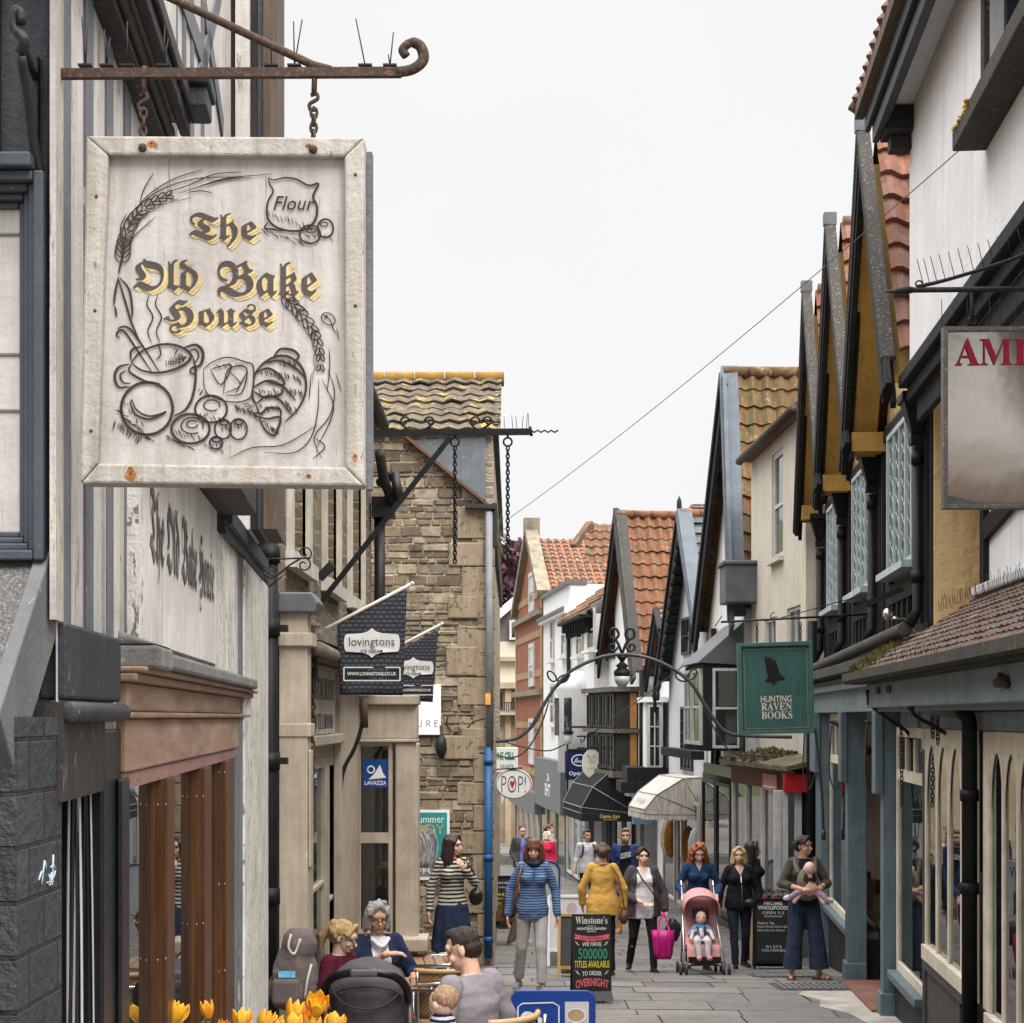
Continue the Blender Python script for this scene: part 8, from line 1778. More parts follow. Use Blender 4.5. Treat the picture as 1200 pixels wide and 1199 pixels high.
# man crouching by the blue pipe
pp = person('man in an ochre beanie and brown waistcoat crouching on the ground beside the blue pipe', G(589, 27), 1.7, 60, dict(fem=False, hair='none', hip=.36, lean=28, upright=True, hpitch=20, hyaw=20, skin=SKT, tops=[('jumper', BLKC, .02, .86, .02, 2, 0), ('waistcoat', plain('brown_suede', (.13, .06, .03), .9, .25), .034, .9, .02, 0, .08)], bottom=('trousers', cloth('khaki', (.17, .13, .085)), 1, .01), shoe=plain('canvas_shoe', (.25, .25, .26), .7), kA=(-.2, -.40, .46), aA=(-.16, -.24, .085), kB=(.2, -.40, .46), aB=(.16, -.24, .085), absA=True, absB=True, eA=(-.3, -.25, .55), wA=(-.12, -.45, .45), eB=(.3, -.25, .55), wB=(.12, -.45, .45)), .009)
m = MB(); hd = pp['hd']; m.ball(hd(0, .015, .175), tuple(x * pp['hk'] for x in (.085, .1, .075)), 14); m.tube([hd(.084 * math.sin(a), .012 + .1 * math.cos(a), .15) for a in np.linspace(0, 6.28, 20)[:-1]], .014, 6, 0, True); extra(pp, m, 'beanie', cloth('ochre_wool', (.40, .19, .05)))

# ------------------------------------------------------------------ the cafe tables
seat = lambda **kw: dict(dict(hip=.50, kA=(-.11, -.42, .52), aA=(-.11, -.40, .085), kB=(.11, -.42, .52), aB=(.11, -.40, .085), absA=True, absB=True), **kw)
def GP(px_, y): return G(px_, y)
pp = person('elderly grey haired woman in glasses and a navy cardigan at the cafe', GP(442, 13.6), 1.70, 18, seat(hair='curly', hairm=HGR, skin=SKT, hyaw=-2, hpitch=10, belly=.03, wide=1.08, tops=[('blouse', cloth('white_blouse', (.6, .6, .64), .05), .012, .86, .01, 0, 0), ('cardigan', NAVYC, .026, .84, .02, 1.5, .09)], bottom=('trousers', cloth('blue_jeans', (.06, .09, .16)), 1, .01), shoe=BLL, eA=(-.26, -.12, .78), wA=(.0, -.36, .93), hdA=(1, -.1, .1), palmA=(0, .2, -1), eB=(.28, -.06, .72), wB=(.22, -.3, .74), hdB=(0, -1, 0), palmB=(0, 0, -1)), .0058)
glasses(pp); strap(pp, [(-.07, -.1, 1.42), (0, -.15, 1.36), (.07, -.1, 1.42)], .02, 'collar', MATS['white_blouse'])
pp = person('blonde woman in a maroon t-shirt sitting behind the grey pushchair', GP(391, 12.5), 1.62, 62, seat(hair='pony', hairm=HBL, skin=SKP, hyaw=10, hpitch=14, lean=6, flat=False, tops=[('t_shirt', cloth('maroon', (.085, .012, .025)), .012, .86, .01, .75, 0)], bottom=('jeans', DEN, 1, 0), shoe=BLL, eA=(-.22, -.05, .68), wA=(-.15, -.3, .66), eB=(.23, -.06, .7), wB=(.15, -.32, .7)), .0055)
glasses(pp)
man = person('seated man in a grey t-shirt with a baby on his lap', GP(563, 9.6), 1.78, 232, seat(fem=False, hscale=.93, hair='buzz', hairm=HDB, skin=SK, hyaw=22, hpitch=14, lean=8, tops=[('t_shirt', cloth('grey_marl', (.22, .2, .22), .08), .012, .84, .004, .85, 0)], bottom=('jeans', DEN, 1, 0), shoe=BLL, kA=(-.16, -.44, .52), kB=(.16, -.44, .52), eA=(-.27, -.02, .72), wA=(-.1, -.34, .64), eB=(.28, -.06, .72), wB=(.14, -.36, .62)), .0055)
m = MB(); hd = man['hd']; m.ball(hd(0, .0, .19), tuple(x * man['hk'] for x in (.062, .086, .045)), 14); put(remesh(m, .006, 3, .003, 60), 'hair', HDB, man['t'])
bb = GP(519, 9.1); baby('baby with wispy hair in a navy and white striped top sitting on the man\'s lap', bb + V((0, 0, .76)), R(235), (0, 0, .22), .078, hair_mat('wispy', (.33, .2, .12)), [('body', SKP, [((-.07, -.02, .08), (-.15, -.14, .0), .028, .022), ((.07, -.02, .08), (.15, -.14, .0), .028, .022)]), ('striped_top', stripes('navy_stripe', (.012, .02, .045), (.5, .5, .5), .03, .55), [((0, 0, .1), (0, 0, -.08), .075, .09), ((-.06, 0, .08), (-.14, -.1, .02), .038, .035), ((.06, 0, .08), (.14, -.1, .02), .038, .035)]), ('trousers', NAVYC, [((-.05, -.02, -.08), (-.09, -.2, -.1), .06, .05), ((.05, -.02, -.08), (.09, -.2, -.1), .06, .05)])])
# ------------------------------------------------------------------ furniture, pushchairs, boards, flowers
WICK = NT('wicker'); uv = WICK.coord('UV', (60, 60, 1)); ck = WICK.n('ShaderNodeTexChecker', i_Scale=1.0); WICK.l(uv, ck.inputs['Vector']); ck.inputs['Color1'].default_value = (.42, .26, .11, 1); ck.inputs['Color2'].default_value = (.22, .12, .05, 1); WICK.l(ck.outputs['Color'], WICK.b.inputs['Base Color']); WICK.bump(ck.outputs['Fac'], .6, .004); WICK = WICK.done(.6)
BAMB = wood('bamboo_wrap', (.38, .22, .09), (.5, .33, .15), .5, 'X'); SLAT = wood('table_slat', (.19, .1, .055), (.31, .18, .11), .45, 'Y')
def bistro_chair(label, loc, rz):
    t = thing('cafe_chair', label, 'chair', loc, 'wicker cafe chairs', rz); M_ = Matrix.Translation(V(loc)) @ Matrix.Rotation(rz, 4, 'Z'); q = lambda x, y, z: M_ @ V((x, y, z))      # faces -y
    for sx in (-1, 1):
        m = MB(); m.tube([q(sx * .24, -.22, 0), q(sx * .24, -.22, .66)], .013, 8); m.build('leg', CHROME, t); m = MB(); m.tube(smooth_path([q(sx * .2, .3, 0), q(sx * .2, .24, .45), q(sx * .21, .3, .86)], 4), .013, 8); m.build('leg', CHROME, t)
    m = MB(); m.tube(smooth_path([q(-.24, -.22, .66), q(-.27, -.05, .68), q(-.27, .15, .7), q(-.2, .29, .76), q(0, .33, .78), q(.2, .29, .76), q(.27, .15, .7), q(.27, -.05, .68), q(.24, -.22, .66)], 4), .014, 8); m.build('arm_rail', CHROME, t)
    for sx in (-1, 1): m = MB(); m.tube(smooth_path([q(sx * .25, -.2, .675), q(sx * .275, -.05, .69), q(sx * .272, .12, .705)], 4), .019, 8); m.build('arm_wrap', BAMB, t)
    m = MB(); m.sheet(lambda u, v: q((u - .5) * .46, -.24 + .46 * v, .44 + .02 * math.cos((u - .5) * 3) - .03 * v), 6, 6); o = m.build('seat', WICK, t); o.modifiers.new('thick', 'SOLIDIFY').thickness = .025
    m = MB(); m.sheet(lambda u, v: q((u - .5) * .44, .27 + .05 * v - .09 * (2 * u - 1) ** 2, .5 + .36 * v), 10, 6); o = m.build('backrest', WICK, t); o.modifiers.new('thick', 'SOLIDIFY').thickness = .02
    m = MB(); m.tube(smooth_path([q((u - .5) * .45, .325 - .09 * (2 * u - 1) ** 2, .865) for u in np.linspace(0, 1, 7)], 3), .018, 8); m.build('top_rail', BAMB, t); return t
for lab, x, y, rz in (('wicker chair under the man with the baby, seen from behind', 563, 9.6, 232), ('wicker chair beyond the far cafe table, half turned away', 487, 15.6, 165), ('empty wicker chair between the two cafe tables, back towards the camera', 520, 12.9, 185), ('wicker chair carrying the elderly woman', 442, 13.6, 18), ('wicker chair under the blonde woman', 391, 12.5, 62)):
    bistro_chair(lab, G(x, y), R(rz))
def cafe_table(label, px_, y, w, rz, d=.6):
    loc = G(px_, y); t = thing('cafe_table', label, 'table', loc, 'slatted cafe tables', rz); M_ = Matrix.Translation(loc) @ Matrix.Rotation(rz, 4, 'Z'); q = lambda x, y_, z: M_ @ V((x, y_, z)); n = 7
    for i in range(n):
        x0 = -w / 2 + .02 + (w - .04) * i / n; x1 = x0 + (w - .04) / n - .008; m = MB(); m.hexa([q(a, b_, z) for z in (.72, .74) for a, b_ in ((x0, -d / 2 + .02), (x1, -d / 2 + .02), (x1, d / 2 - .02), (x0, d / 2 - .02))]); m.build('slat', SLAT, t)
    m = MB(); m.tube([q(a, b_, .728) for a, b_ in ((-w / 2, -d / 2), (w / 2, -d / 2), (w / 2, d / 2), (-w / 2, d / 2))], .015, 8, 0, True); m.build('table_edge', CHROME, t)
    m = MB(); m.tube([q(0, 0, .05), q(0, 0, .72)], .03, 10); m.tube([q(-.25, -.2, .02), q(0, 0, .07), q(.25, .2, .02)], .018, 8); m.tube([q(-.25, .2, .02), q(0, 0, .07), q(.25, -.2, .02)], .018, 8); m.build('pedestal', CHROME, t)
cafe_table('nearer slatted cafe table in front of the elderly woman', 466, 12.8, .5, R(4)); cafe_table('far slatted cafe table behind the seated man\'s head', 515, 14.6, .66, R(6))
cafe_table('slatted cafe table under the striped woman, far right', 558, 15.4, .5, R(6)) if False else None
rb_ = GP(462, 13.3) + V((.16, -.05, .35)); m = MB(); m.ball(rb_, (.15, .1, .12), 14); tag(put(remesh(m, .01, 2, .02, 9), 'cloth_bag', cloth('red_bag', (.38, .02, .02)), None), 'red cloth bag hanging under the nearer cafe table', 'bag')
# rucksack on a chair at the left
rk = thing('changing_bag', 'taupe rucksack with a pocket holding a blue packet, standing beside the drainpipe', 'bag', GP(343, 9.9)); d = 9.9
TAU = cloth('taupe_canvas', (.105, .085, .082), .12); m = MB()
for c, r in (((346, 1140), (.135, .1, .2)), ((350, 1110), (.11, .09, .12)), ((342, 1160), (.15, .11, .12))): m.ball(P(*c, d), r, 14)
m.box(P(322, 0, d).x, P(364, 0, d).x, d - .08, d + .1, P(0, 1178, d).z, P(0, 1135, d).z)
put(remesh(m, .01, 3, .014, 9), 'bag_body', TAU, None).location = (0, 0, 0); o = bpy.data.objects['bag_body']; o = [x for x in bpy.data.objects if x.name.startswith('bag_body') and x.parent is None][-1]; o.parent = rk; o.location = -rk.location
m = MB(); m.box(P(322, 0, d).x, P(354, 0, d).x, d - .14, d - .06, P(0, 1174, d).z, P(0, 1144, d).z); m.build('pocket', TAU, rk, bev=.02); m = MB(); m.hexa([P(x, y, dd) for y in (1146, 1138) for x, dd in ((326, d - .11), (346, d - .11), (346, d - .09), (326, d - .09))]); m.build('packet', plain('packet_blue', (.15, .4, .6), .4, .3, 30), rk)
m = MB(); m.tube(smooth_path([P(341, 1095, d - .1), P(338, 1110, d - .13), P(345, 1118, d - .12), P(352, 1100, d - .1)], 4), .008, 6); m.tube(smooth_path([P(365, 1130, d - .08), P(360, 1150, d - .12), P(357, 1170, d - .1)], 4), .008, 6); m.build('strap', plain('cream_strap', (.42, .38, .32), .7), rk)
# the grey pushchair near the camera
gp = thing('pushchair', 'dark grey pushchair with its hood up, seen from behind, among the tulips', 'pushchair', GP(432, 10.9)); d = 10.9
GF = cloth('grey_hood', (.085, .075, .08), .1); c0 = P(432, 1160, d); m = MB()
def hoodf(u, v): a = math.pi * u; b_ = v * 1.5; r = .265; return c0 + V((-math.cos(a) * r * (1 - .12 * v), -.28 * math.sin(b_) * (.35 + .65 * math.sin(a)), math.sin(a) * r * (.8 + .06 * v) * 1.0 - .27 * (1 - math.cos(b_)) * math.sin(a)))
m.sheet(lambda u, v: c0 + V((-math.cos(math.pi * u) * .255, -.22 * math.sin(v * math.pi) - .02, .21 * math.sin(math.pi * u) ** .8 * (1 - v * .2) - v * .02)), 24, 12)
m = MB(); m.ball(c0 + V((0, .02, -.02)), (.262, .25, .225), 24); m.loft([(c0.x, c0.y, c0.z - .55, .19, .13), (c0.x, c0.y, c0.z - .2, .235, .2), (c0.x, c0.y, c0.z + .0, .255, .235)], 24)
put(remesh(m, .011, 3, .010, 7), 'hood', GF, gp).location = -gp.location
m = MB(); 
for (rr, dz, w) in ((.225, .03, .006), (.2, -.04, .006)): m.tube([c0 + V((math.cos(a) * rr * 1.1, -.255 + .12 * math.cos(a) ** 2, dz + .1 * math.sin(a))) for a in np.linspace(.1, 3.04, 16)], w, 6)
m.tube([c0 + V((math.cos(a) * .215, -.262 + .1 * math.cos(a) ** 2, .05 - .13 * math.sin(a))) for a in np.linspace(.0, 3.14, 16)], .007, 6); m.build('seam', plain('seam_dark', (.05, .043, .047), .9), gp)
m = MB(); m.tube(smooth_path([c0 + V(p) for p in ((-.262, -.12, -.05), (-.25, -.24, .06), (-.17, -.32, .14), (0, -.34, .165), (.17, -.32, .14), (.25, -.24, .06), (.262, -.12, -.05))], 5), .026, 10); m.build('handlebar', BLK, gp)
m = MB(); m.box(c0.x - .085, c0.x + .085, c0.y - .372, c0.y - .3, c0.z + .135, c0.z + .185); m.build('handle_grip', plain('grip_grey', (.09, .09, .095), .5), gp, bev=.015)
for s_ in (-1, 1):
    m = MB(); m.tube([c0 + V((s_ * .265, -.1, -.06)), c0 + V((s_ * .27, .05, -.5)), c0 + V((s_ * .24, -.3, -1.2))], .016, 8); m.tube([c0 + V((s_ * .27, .0, -.4)), c0 + V((s_ * .24, .4, -1.2))], .016, 8); m.build('frame_tube', plain('taupe_frame', (.16, .14, .125), .4, .1, 9, .5), gp)
    for yy in (-.3, .4): q = V((c0.x + s_ * .24, c0.y + yy, gz(c0.y + yy) + .09)); m = MB(); m.tube([q + V((-.02, 0, 0)), q + V((.02, 0, 0))], .09, 18); m.build('wheel', BLK, gp)
# pink stroller with toddler
sp = G(823, 21.1); ps = thing('pushchair', 'pink folding pushchair carrying a sleeping toddler', 'pushchair', sp); PINK = cloth('pink_fabric', (.52, .25, .245), .1)
q = lambda x, y, z: sp + V((x, y, z))
for sx in (-1, 1):
    m = MB(); m.tube([q(sx * .2, .55, 1.03), q(sx * .21, .3, .62), q(sx * .25, -.28, .12)], .012, 8); m.tube([q(sx * .21, .3, .62), q(sx * .23, .32, .1)], .011, 8); m.tube(smooth_path([q(sx * .2, .55, 1.03), q(sx * .2, .63, 1.08), q(sx * .2, .66, 1.04)], 4), .017, 8); m.build('frame_tube', CHROME, ps)
    for yy, w in ((-.3, .26), (.33, .24)):
        for dx in (-.035, .035): m = MB(); c = q(sx * w + dx, yy, gz(sp.y + yy) - sp.z + .07); m.tube([c + V((-.014, 0, 0)), c + V((.014, 0, 0))], .07, 18); m.build('wheel', plain('grey_wheel', (.05, .05, .05), .7), ps)
m = MB(); m.beam(q(-.25, -.27, .15), q(.25, -.27, .15), .02, .02); m.beam(q(-.23, .3, .25), q(.23, .3, .25), .02, .02); m.beam(q(-.2, -.26, .2), q(.2, -.26, .2), .09, .02, up=(0, 1, 0)); m.build('cross_bar', BLK, ps)
m = MB(); prof = [(.38, .92), (.28, .7), (.18, .44), (.02, .38), (-.12, .37), (-.2, .18), (-.26, .16)]
m.sheet(lambda u, v: (lambda i, f: q((u - .5) * .40 * (1 - .0 * v), prof[i][0] * (1 - f) + prof[i + 1][0] * f - .03 * (2 * u - 1) ** 2, prof[i][1] * (1 - f) + prof[i + 1][1] * f))(min(int(v * 6), 5), v * 6 - min(int(v * 6), 5)), 10, 18); o = m.build('seat_fabric', PINK, ps); o.modifiers.new('thick', 'SOLIDIFY').thickness = .03
m = MB(); m.sheet(lambda u, v: q(-math.cos(math.pi * u) * (.225 - .0 * v), .36 - .34 * v, .72 + (math.sin(math.pi * u) ** .6) * (.31 - .07 * v)), 18, 8); o = m.build('hood', PINK, ps); o.modifiers.new('thick', 'SOLIDIFY').thickness = .012
m = MB(); m.tube([q(-math.cos(a) * .225, .02, .72 + math.sin(a) ** .6 * .24) for a in np.linspace(0.02, 3.12, 20)], .01, 6); m.build('hood_rim', plain('pink_rim', (.42, .19, .19), .8), ps)
m = MB(); m.ball(q(-.33, .35, .5), (.1, .07, .16), 12); o = put(remesh(m, .01, 2, .02, 12), 'nappy_bag', BLL, None); tag(o, 'black bag slung on the left side of the pink pushchair', 'bag')
baby('curly haired toddler asleep in the pink pushchair in a denim jacket', sp + V((-.01, .02, .42)), 0, (0, .08, .27), .088, HDB, [('body', SKP, [((-.11, -.03, .1), (-.14, -.12, .02), .026, .022), ((.11, -.03, .1), (.14, -.12, .02), .026, .022)]), ('jacket', cloth('light_denim', (.13, .24, .42)), [((0, .08, .13), (0, .02, .0), .08, .09), ((-.07, .06, .14), (-.14, -.06, .06), .042, .036), ((.07, .06, .14), (.14, -.06, .06), .042, .036)]), ('leggings', cloth('pale_leggings', (.52, .46, .48)), [((-.05, 0, -.0), (-.07, -.2, .0), .06, .045), ((.05, 0, -.0), (.06, -.2, .0), .06, .045), ((-.07, -.2, .0), (-.05, -.25, -.16), .045, .035), ((.06, -.2, .0), (.06, -.25, -.16), .045, .035)]), ('bib', cloth('white_bib', (.55, .53, .52)), [((-.01, -.05, .12), (0, -.07, .06), .03, .03)]), ('harness', BLL, [((-.05, -.02, .16), (-.02, -.08, .04), .012, .012), ((.05, -.02, .16), (.02, -.08, .04), .012, .012)]), ('shoe', cloth('pink_shoe', (.5, .25, .26)), [((-.05, -.26, -.19), (-.06, -.32, -.19), .036, .034), ((.06, -.26, -.19), (.07, -.32, -.19), .036, .034)])])

# ---- pavement boards
CHALK = plain('chalkboard', (.014, .014, .015), .6, .2, 9)
def aboard(lab, px_, y, w, h, rz, mats, name='pavement_sign', cat='board', tilt=.12, foot=.0, group=None):
    loc = G(px_, y); t = thing(name, lab, cat, loc, group, rz); M_ = Matrix.Translation(loc) @ Matrix.Rotation(rz, 4, 'Z'); q = lambda x, y_, z: M_ @ V((x, y_, z))
    def face(x, z, off=0): return q(x, -.0 - off - tilt * (1 - z / (h + foot)) , z)
    fw = .025; bm_, fm = mats
    m = MB(); m.hexa([face(-w / 2, foot, -.02), face(w / 2, foot, -.02), face(w / 2, foot), face(-w / 2, foot), face(-w / 2, foot + h, -.02), face(w / 2, foot + h, -.02), face(w / 2, foot + h), face(-w / 2, foot + h)]); m.build('board', bm_, t)
    if fm:
        for p0, p1 in ((face(-w / 2, 0), face(-w / 2, foot + h)), (face(w / 2, 0), face(w / 2, foot + h))): m = MB(); m.beam(p0, p1, .035, .035); m.build('frame_rail', fm, t)
        for z in (foot, foot + h): m = MB(); m.beam(face(-w / 2, z), face(w / 2, z), .035, .035); m.build('frame_rail', fm, t)
    m = MB(); m.hexa([q(a, b_, z) for z, y0, y1 in ((0, tilt + .13, tilt + .15), (foot + h, .02, .04)) for a, b_ in ((-w / 2, y0), (w / 2, y0), (w / 2, y1), (-w / 2, y1))]); m.build('rear_panel', fm or bm_, t)
    ex_ = (q(1, 0, 0) - q(0, 0, 0)); ey_ = (face(0, 1) - face(0, 0)).normalized(); return t, face, ex_, ey_
def words(t, face, ex_, ey_, rows, off=.006):
    for nm, mat_, items in rows:
        m = MB()
        for it in items:
            s_, x, z, w, h = it[:5]; kw = it[5] if len(it) > 5 else {}
            m.text(s_, face(x, z, off), ex_, ey_, w, h, 0, **kw)
        m.build(nm, mat_, t)
CW = plain('chalk_white', (.55, .54, .5), .9, .15, 40); CPK = plain('chalk_pink', (.55, .1, .13), .9, .2, 40); CGN = plain('chalk_green', (.04, .25, .14), .9, .2, 40); CYL = plain('chalk_yellow', (.62, .52, .03), .9, .15, 40)
t, face, ex_, ey_ = aboard('tall chalkboard with coloured lettering about 500000 titles standing in the street', 693, 17.6, .40, .80, R(3), (CHALK, None), tilt=.1, foot=.10)
m = MB(); m.hexa([face(-.215, .03, .0), face(.215, .03, .0), face(.215, .03, .06), face(-.215, .03, .06), face(-.2, .12, -.02), face(.2, .12, -.02), face(.2, .12, .02), face(-.2, .12, .02)]); m.build('rubber_base', plain('rubber_grey', (.06, .06, .06), .7), t); m = MB(); m.tube([face(.12, .03, -.02), face(.12, .0, -.05)], .012, 6); m.build('foot', BLK, t)
words(t, face, ex_, ey_, [('chalk_lettering', CW, [('𝐖𝐢𝐧𝐬𝐭𝐨𝐧𝐞’𝐬', 0, .84, .33, .075), ('TRADING AS', 0, .782, .1, .012), ('HUNTING RAVEN', 0, .755, .30, .028, dict(bold=.03)), ('BOOKS', 0, .727, .09, .016, dict(bold=.02)), ('WE HAVE', .0, .60, .2, .045, dict(bold=.02, bend=lambda x: -.6 * x * x)), ('TO ORDER', .0, .305, .2, .045, dict(bold=.02, bend=lambda x: -.9 * x * x))]),
    ('chalk_lettering', CGN, [('500000', .01, .50, .30, .11, dict(bold=.01))]), ('chalk_lettering', CYL, [('TITLES AVAILABLE', 0, .395, .36, .07, dict(bold=.01))]), ('chalk_lettering', CPK, [('OVERNIGHT', 0, .215, .34, .085, dict(bold=.03, bend=lambda x: -1.0 * x * x))])])
fn = lambda x, z: face(x, z, .005); m = MB()
m.poly([fn(*p) for p in ((-.18, .70), (-.15, .695), (-.1, .685), (0, .675), (.1, .685), (.15, .695), (.19, .70), (.175, .675), (.19, .65), (.14, .645), (.1, .635), (0, .628), (-.1, .635), (-.14, .645), (-.185, .65), (-.165, .675))]); m.build('pink_banner', plain('banner_pink', (.6, .11, .15), .9, .15, 40), t)
words(t, face, ex_, ey_, [('chalk_lettering', plain('banner_ink', (.2, .02, .03), .9), [('DID YOU KNOW', 0, .657, .24, .03)])], .009)
m = MB()
for sx in (-1, 1):
    for z in (.6, .305): m.stroke([(sx * .17, z + .03), (sx * .15, z), (sx * .125, z - .015)], .008, lambda x, y: face(x, y, .006)); m.stroke([(sx * .145, z + .02), (sx * .15, z)], .008, lambda x, y: face(x, y, .006))
m.build('flourish', CW, t)
LBLUE = plain('board_blue', (.008, .045, .25), .3, .05, 3); loc = G(648, 11.2)
lb = thing('pavement_sign', 'rounded blue coffee board with a white emblem and a cup picture at the bottom edge', 'board', loc); y = 11.2
def rr_(x0, x1, z0, z1, r): return [(x1 - r + r * math.cos(a), z1 - r + r * math.sin(a)) for a in np.linspace(0, 1.57, 6)] + [(x0 + r + r * math.cos(a), z1 - r + r * math.sin(a)) for a in np.linspace(1.57, 3.14, 6)] + [(x0, z0), (x1, z0)]
xa, xb, zt2 = P(598, 0, y).x, P(698, 0, y).x, P(0, 1161, y).z; yo = lambda z: y + (z - zt2) * -.12 * 0
m = MB(); m.prism([(x, y, z) for x, z in rr_(xa, xb, loc.z + .05, zt2, .07)], (0, .03, 0)); m.build('board', LBLUE, lb, bev=.004); m = MB(); m.prism([(x, y + .3, z) for x, z in rr_(xa, xb, loc.z + .05, zt2 - .08, .07)], (0, -.03, 0)); m.build('rear_panel', LBLUE, lb)
for x in (xa + .06, xb - .06): m = MB(); m.tube([(x, y + .02, loc.z), (x, y + .02, loc.z + .2)], .015, 6); m.tube([(x, y + .02, zt2 - .05), (x, y + .28, zt2 - .1)], .01, 6); m.build('leg', IRONB, lb)
m = MB(); fn = lambda px_, py_: P(px_, py_, y - .004); m.stroke([(607, 1300), (607, 1180), (612, 1176), (648, 1175), (655, 1179), (655, 1300)], 1.6, fn, k=1, taper=False); m.stroke([(608 + 9, 1199), (612, 1194), (616, 1188), (624, 1190), (628, 1199), (622, 1208), (614, 1206)], 5, fn, taper=False); m.poly([fn(*p) for p in ((624, 1199), (630, 1189), (650, 1208), (650, 1225), (630, 1225))]); m.build('emblem', WHT, lb)
m = MB(); m.hexa([P(a, b_, dd) for b_ in (1250, 1174) for a, dd in ((662, y - .004), (690, y - .004), (690, y - .001), (662, y - .001))]); m.build('picture', plain('picture_white', (.55, .53, .52), .4, .06), lb)
m = MB(); m.add([fn(675 + 11 * math.cos(a), 1190 + 8 * math.sin(a)) - V((0, .003, 0)) for a in np.linspace(0, 6.28, 20)[:-1]], [list(range(19))]); m.build('coffee', plain('coffee_tone', (.42, .3, .2), .5, .2), lb); m = MB(); m.stroke([(675 + 11 * math.cos(a), 1190 + 8 * math.sin(a)) for a in np.linspace(0, 6.28, 20)], 2, lambda a, b_: P(a, b_, y - .009), k=2, taper=False); m.build('cup_rim', WHT, lb)
aboard('wood framed chalkboard standing behind the tall coloured chalkboard', 676, 20.4, .42, .62, R(-6), (plain('slate_board', (.05, .052, .055), .6), wood('pine_frame', (.4, .22, .08), (.52, .32, .14), .5)), tilt=.1, foot=.12)
t, face, ex_, ey_ = aboard('white poster stand with a faint picture of a person, beyond the blue fleece', 670, 23.0, .62, .72, R(-4), (plain('poster_white', (.5, .49, .5), .35, .1, 2), WHT), tilt=.1, foot=.22)
m = MB(); fn = lambda x, z: face(x, z, .004); m.poly([fn(-.12 + .3 * 0, .3), fn(-.17, .55), fn(-.1, .66), fn(-.05, .68), fn(.05, .68), fn(.12, .66), fn(.18, .55), fn(.15, .3)]); m.build('printed_jacket', plain('print_grey', (.25, .26, .29), .4, .3, 9), t); m = MB(); m.add([fn(.07 * math.cos(a), .77 + .085 * math.sin(a)) for a in np.linspace(0, 6.2, 16)], [list(range(16))]); m.build('printed_face', plain('print_skin', (.36, .29, .27), .4), t)
t, face, ex_, ey_ = aboard('black chalkboard listing organic goods beside the woman with the baby', 906, 22.2, .50, .80, R(-3), (CHALK, BLK), tilt=.1, foot=.1)
words(t, face, ex_, ey_, [('chalk_lettering', CW, [('FROME', 0, .86, .24, .055, dict(bold=.03)), ('WHOLEFOODS', 0, .80, .40, .05, dict(bold=.03)), ('OPEN 9-5', 0, .735, .28, .035), ('VEGAN ORGANIC', 0, .69, .24, .024), ('Organic Veg', -.1, .60, .22, .04, dict(shear=.2)), ('Organic Bread, Grains, Spices', .0, .555, .42, .035, dict(shear=.2)), ('Gluten Free, Eco Cleaners', -.03, .51, .36, .033, dict(shear=.2)), ('01373', 0, .30, .2, .035), ('DELIVERIES', 0, .255, .3, .03)])])
t, face, ex_, ey_ = aboard('small black menu board behind the blue pipe', 588, 30.5, .42, .85, R(4), (CHALK, BLK), tilt=.08, foot=.08)
words(t, face, ex_, ey_, [('chalk_lettering', CW, [('Specials', 0, .82, .3, .06), ('today', 0, .74, .12, .04), ('ask inside', 0, .3, .22, .05)]), ('chalk_lettering', CYL, [('Coffee & cake', 0, .62, .3, .05), ('soup lunches', 0, .54, .28, .05), ('cream teas', 0, .46, .26, .05)])])
lo = G(641, 34); m = MB(); m.prism([(lo.x + x, lo.y, lo.z + z + .1) for x, z in rr_(-.2, .25, 0, 1.0, .2)], (0, .04, 0)); sg = thing('pavement_sign', 'round topped blue and white sign behind the woman in the blue fleece', 'board', lo); m.build('board', plain('sign_grey', (.35, .37, .4), .5), sg); m = MB(); m.tube([(lo.x + x, lo.y - .01, lo.z + z + .1) for x, z in rr_(-.2, .25, 0, 1.0, .2)], .02, 6, 0, True); m.build('rim', LBLUE, sg)
# produce stand with potted plants beside the chalkboard
sd_ = G(905, 23.4); pst = thing('produce_crate', 'wooden crate stand with small pot plants behind the organic chalkboard', 'crate', sd_); m = MB(); PINE = wood('crate_wood', (.3, .19, .09), (.42, .28, .15), .8, 'X')
m.box(sd_.x - .28, sd_.x + .28, sd_.y - .2, sd_.y + .2, sd_.z + .82, sd_.z + .86); m.build('tray', PINE, pst)
for sx in (-1, 1): m = MB(); m.box(sd_.x + sx * .26 - .02, sd_.x + sx * .26 + .02, sd_.y - .2, sd_.y + .2, sd_.z, sd_.z + .82); m.build('leg', PINE, pst)
for i in range(9):
    q0 = V((sd_.x - .24 + .06 * i, sd_.y - .12 + .1 * (i % 2), sd_.z + .86)); o = thing('pot_plant', 'little pot plant on the produce crate behind the organic chalkboard', 'plant', q0, 'pot plants on the crate'); m = MB(); m.lathe([(.03, 0), (.04, .08), (.03, .08)], q0, 8); m.build('pot', plain('pot_red', (.25, .04, .04), .6) if i % 3 else BLK, o); m = MB()
    for k in range(26): a, e = random.uniform(0, 6.28), random.uniform(.2, 1.4); dv = V((math.cos(a) * math.cos(e), math.sin(a) * math.cos(e), math.sin(e))) * random.uniform(.05, .13); w_ = V((-math.sin(a), math.cos(a), 0)) * .008; b_ = q0 + V((0, 0, .08)); m.add([b_ + dv * .4, b_ + dv * .7 + w_, b_ + dv, b_ + dv * .7 - w_], [(0, 1, 2, 3)])
    m.build('foliage', tiles('pot_leaf', [(.05, .09, .03), (.08, .12, .04), (.1, .1, .08)], .02, .02), o)
gr_ = G(660, 24.2); m = MB()
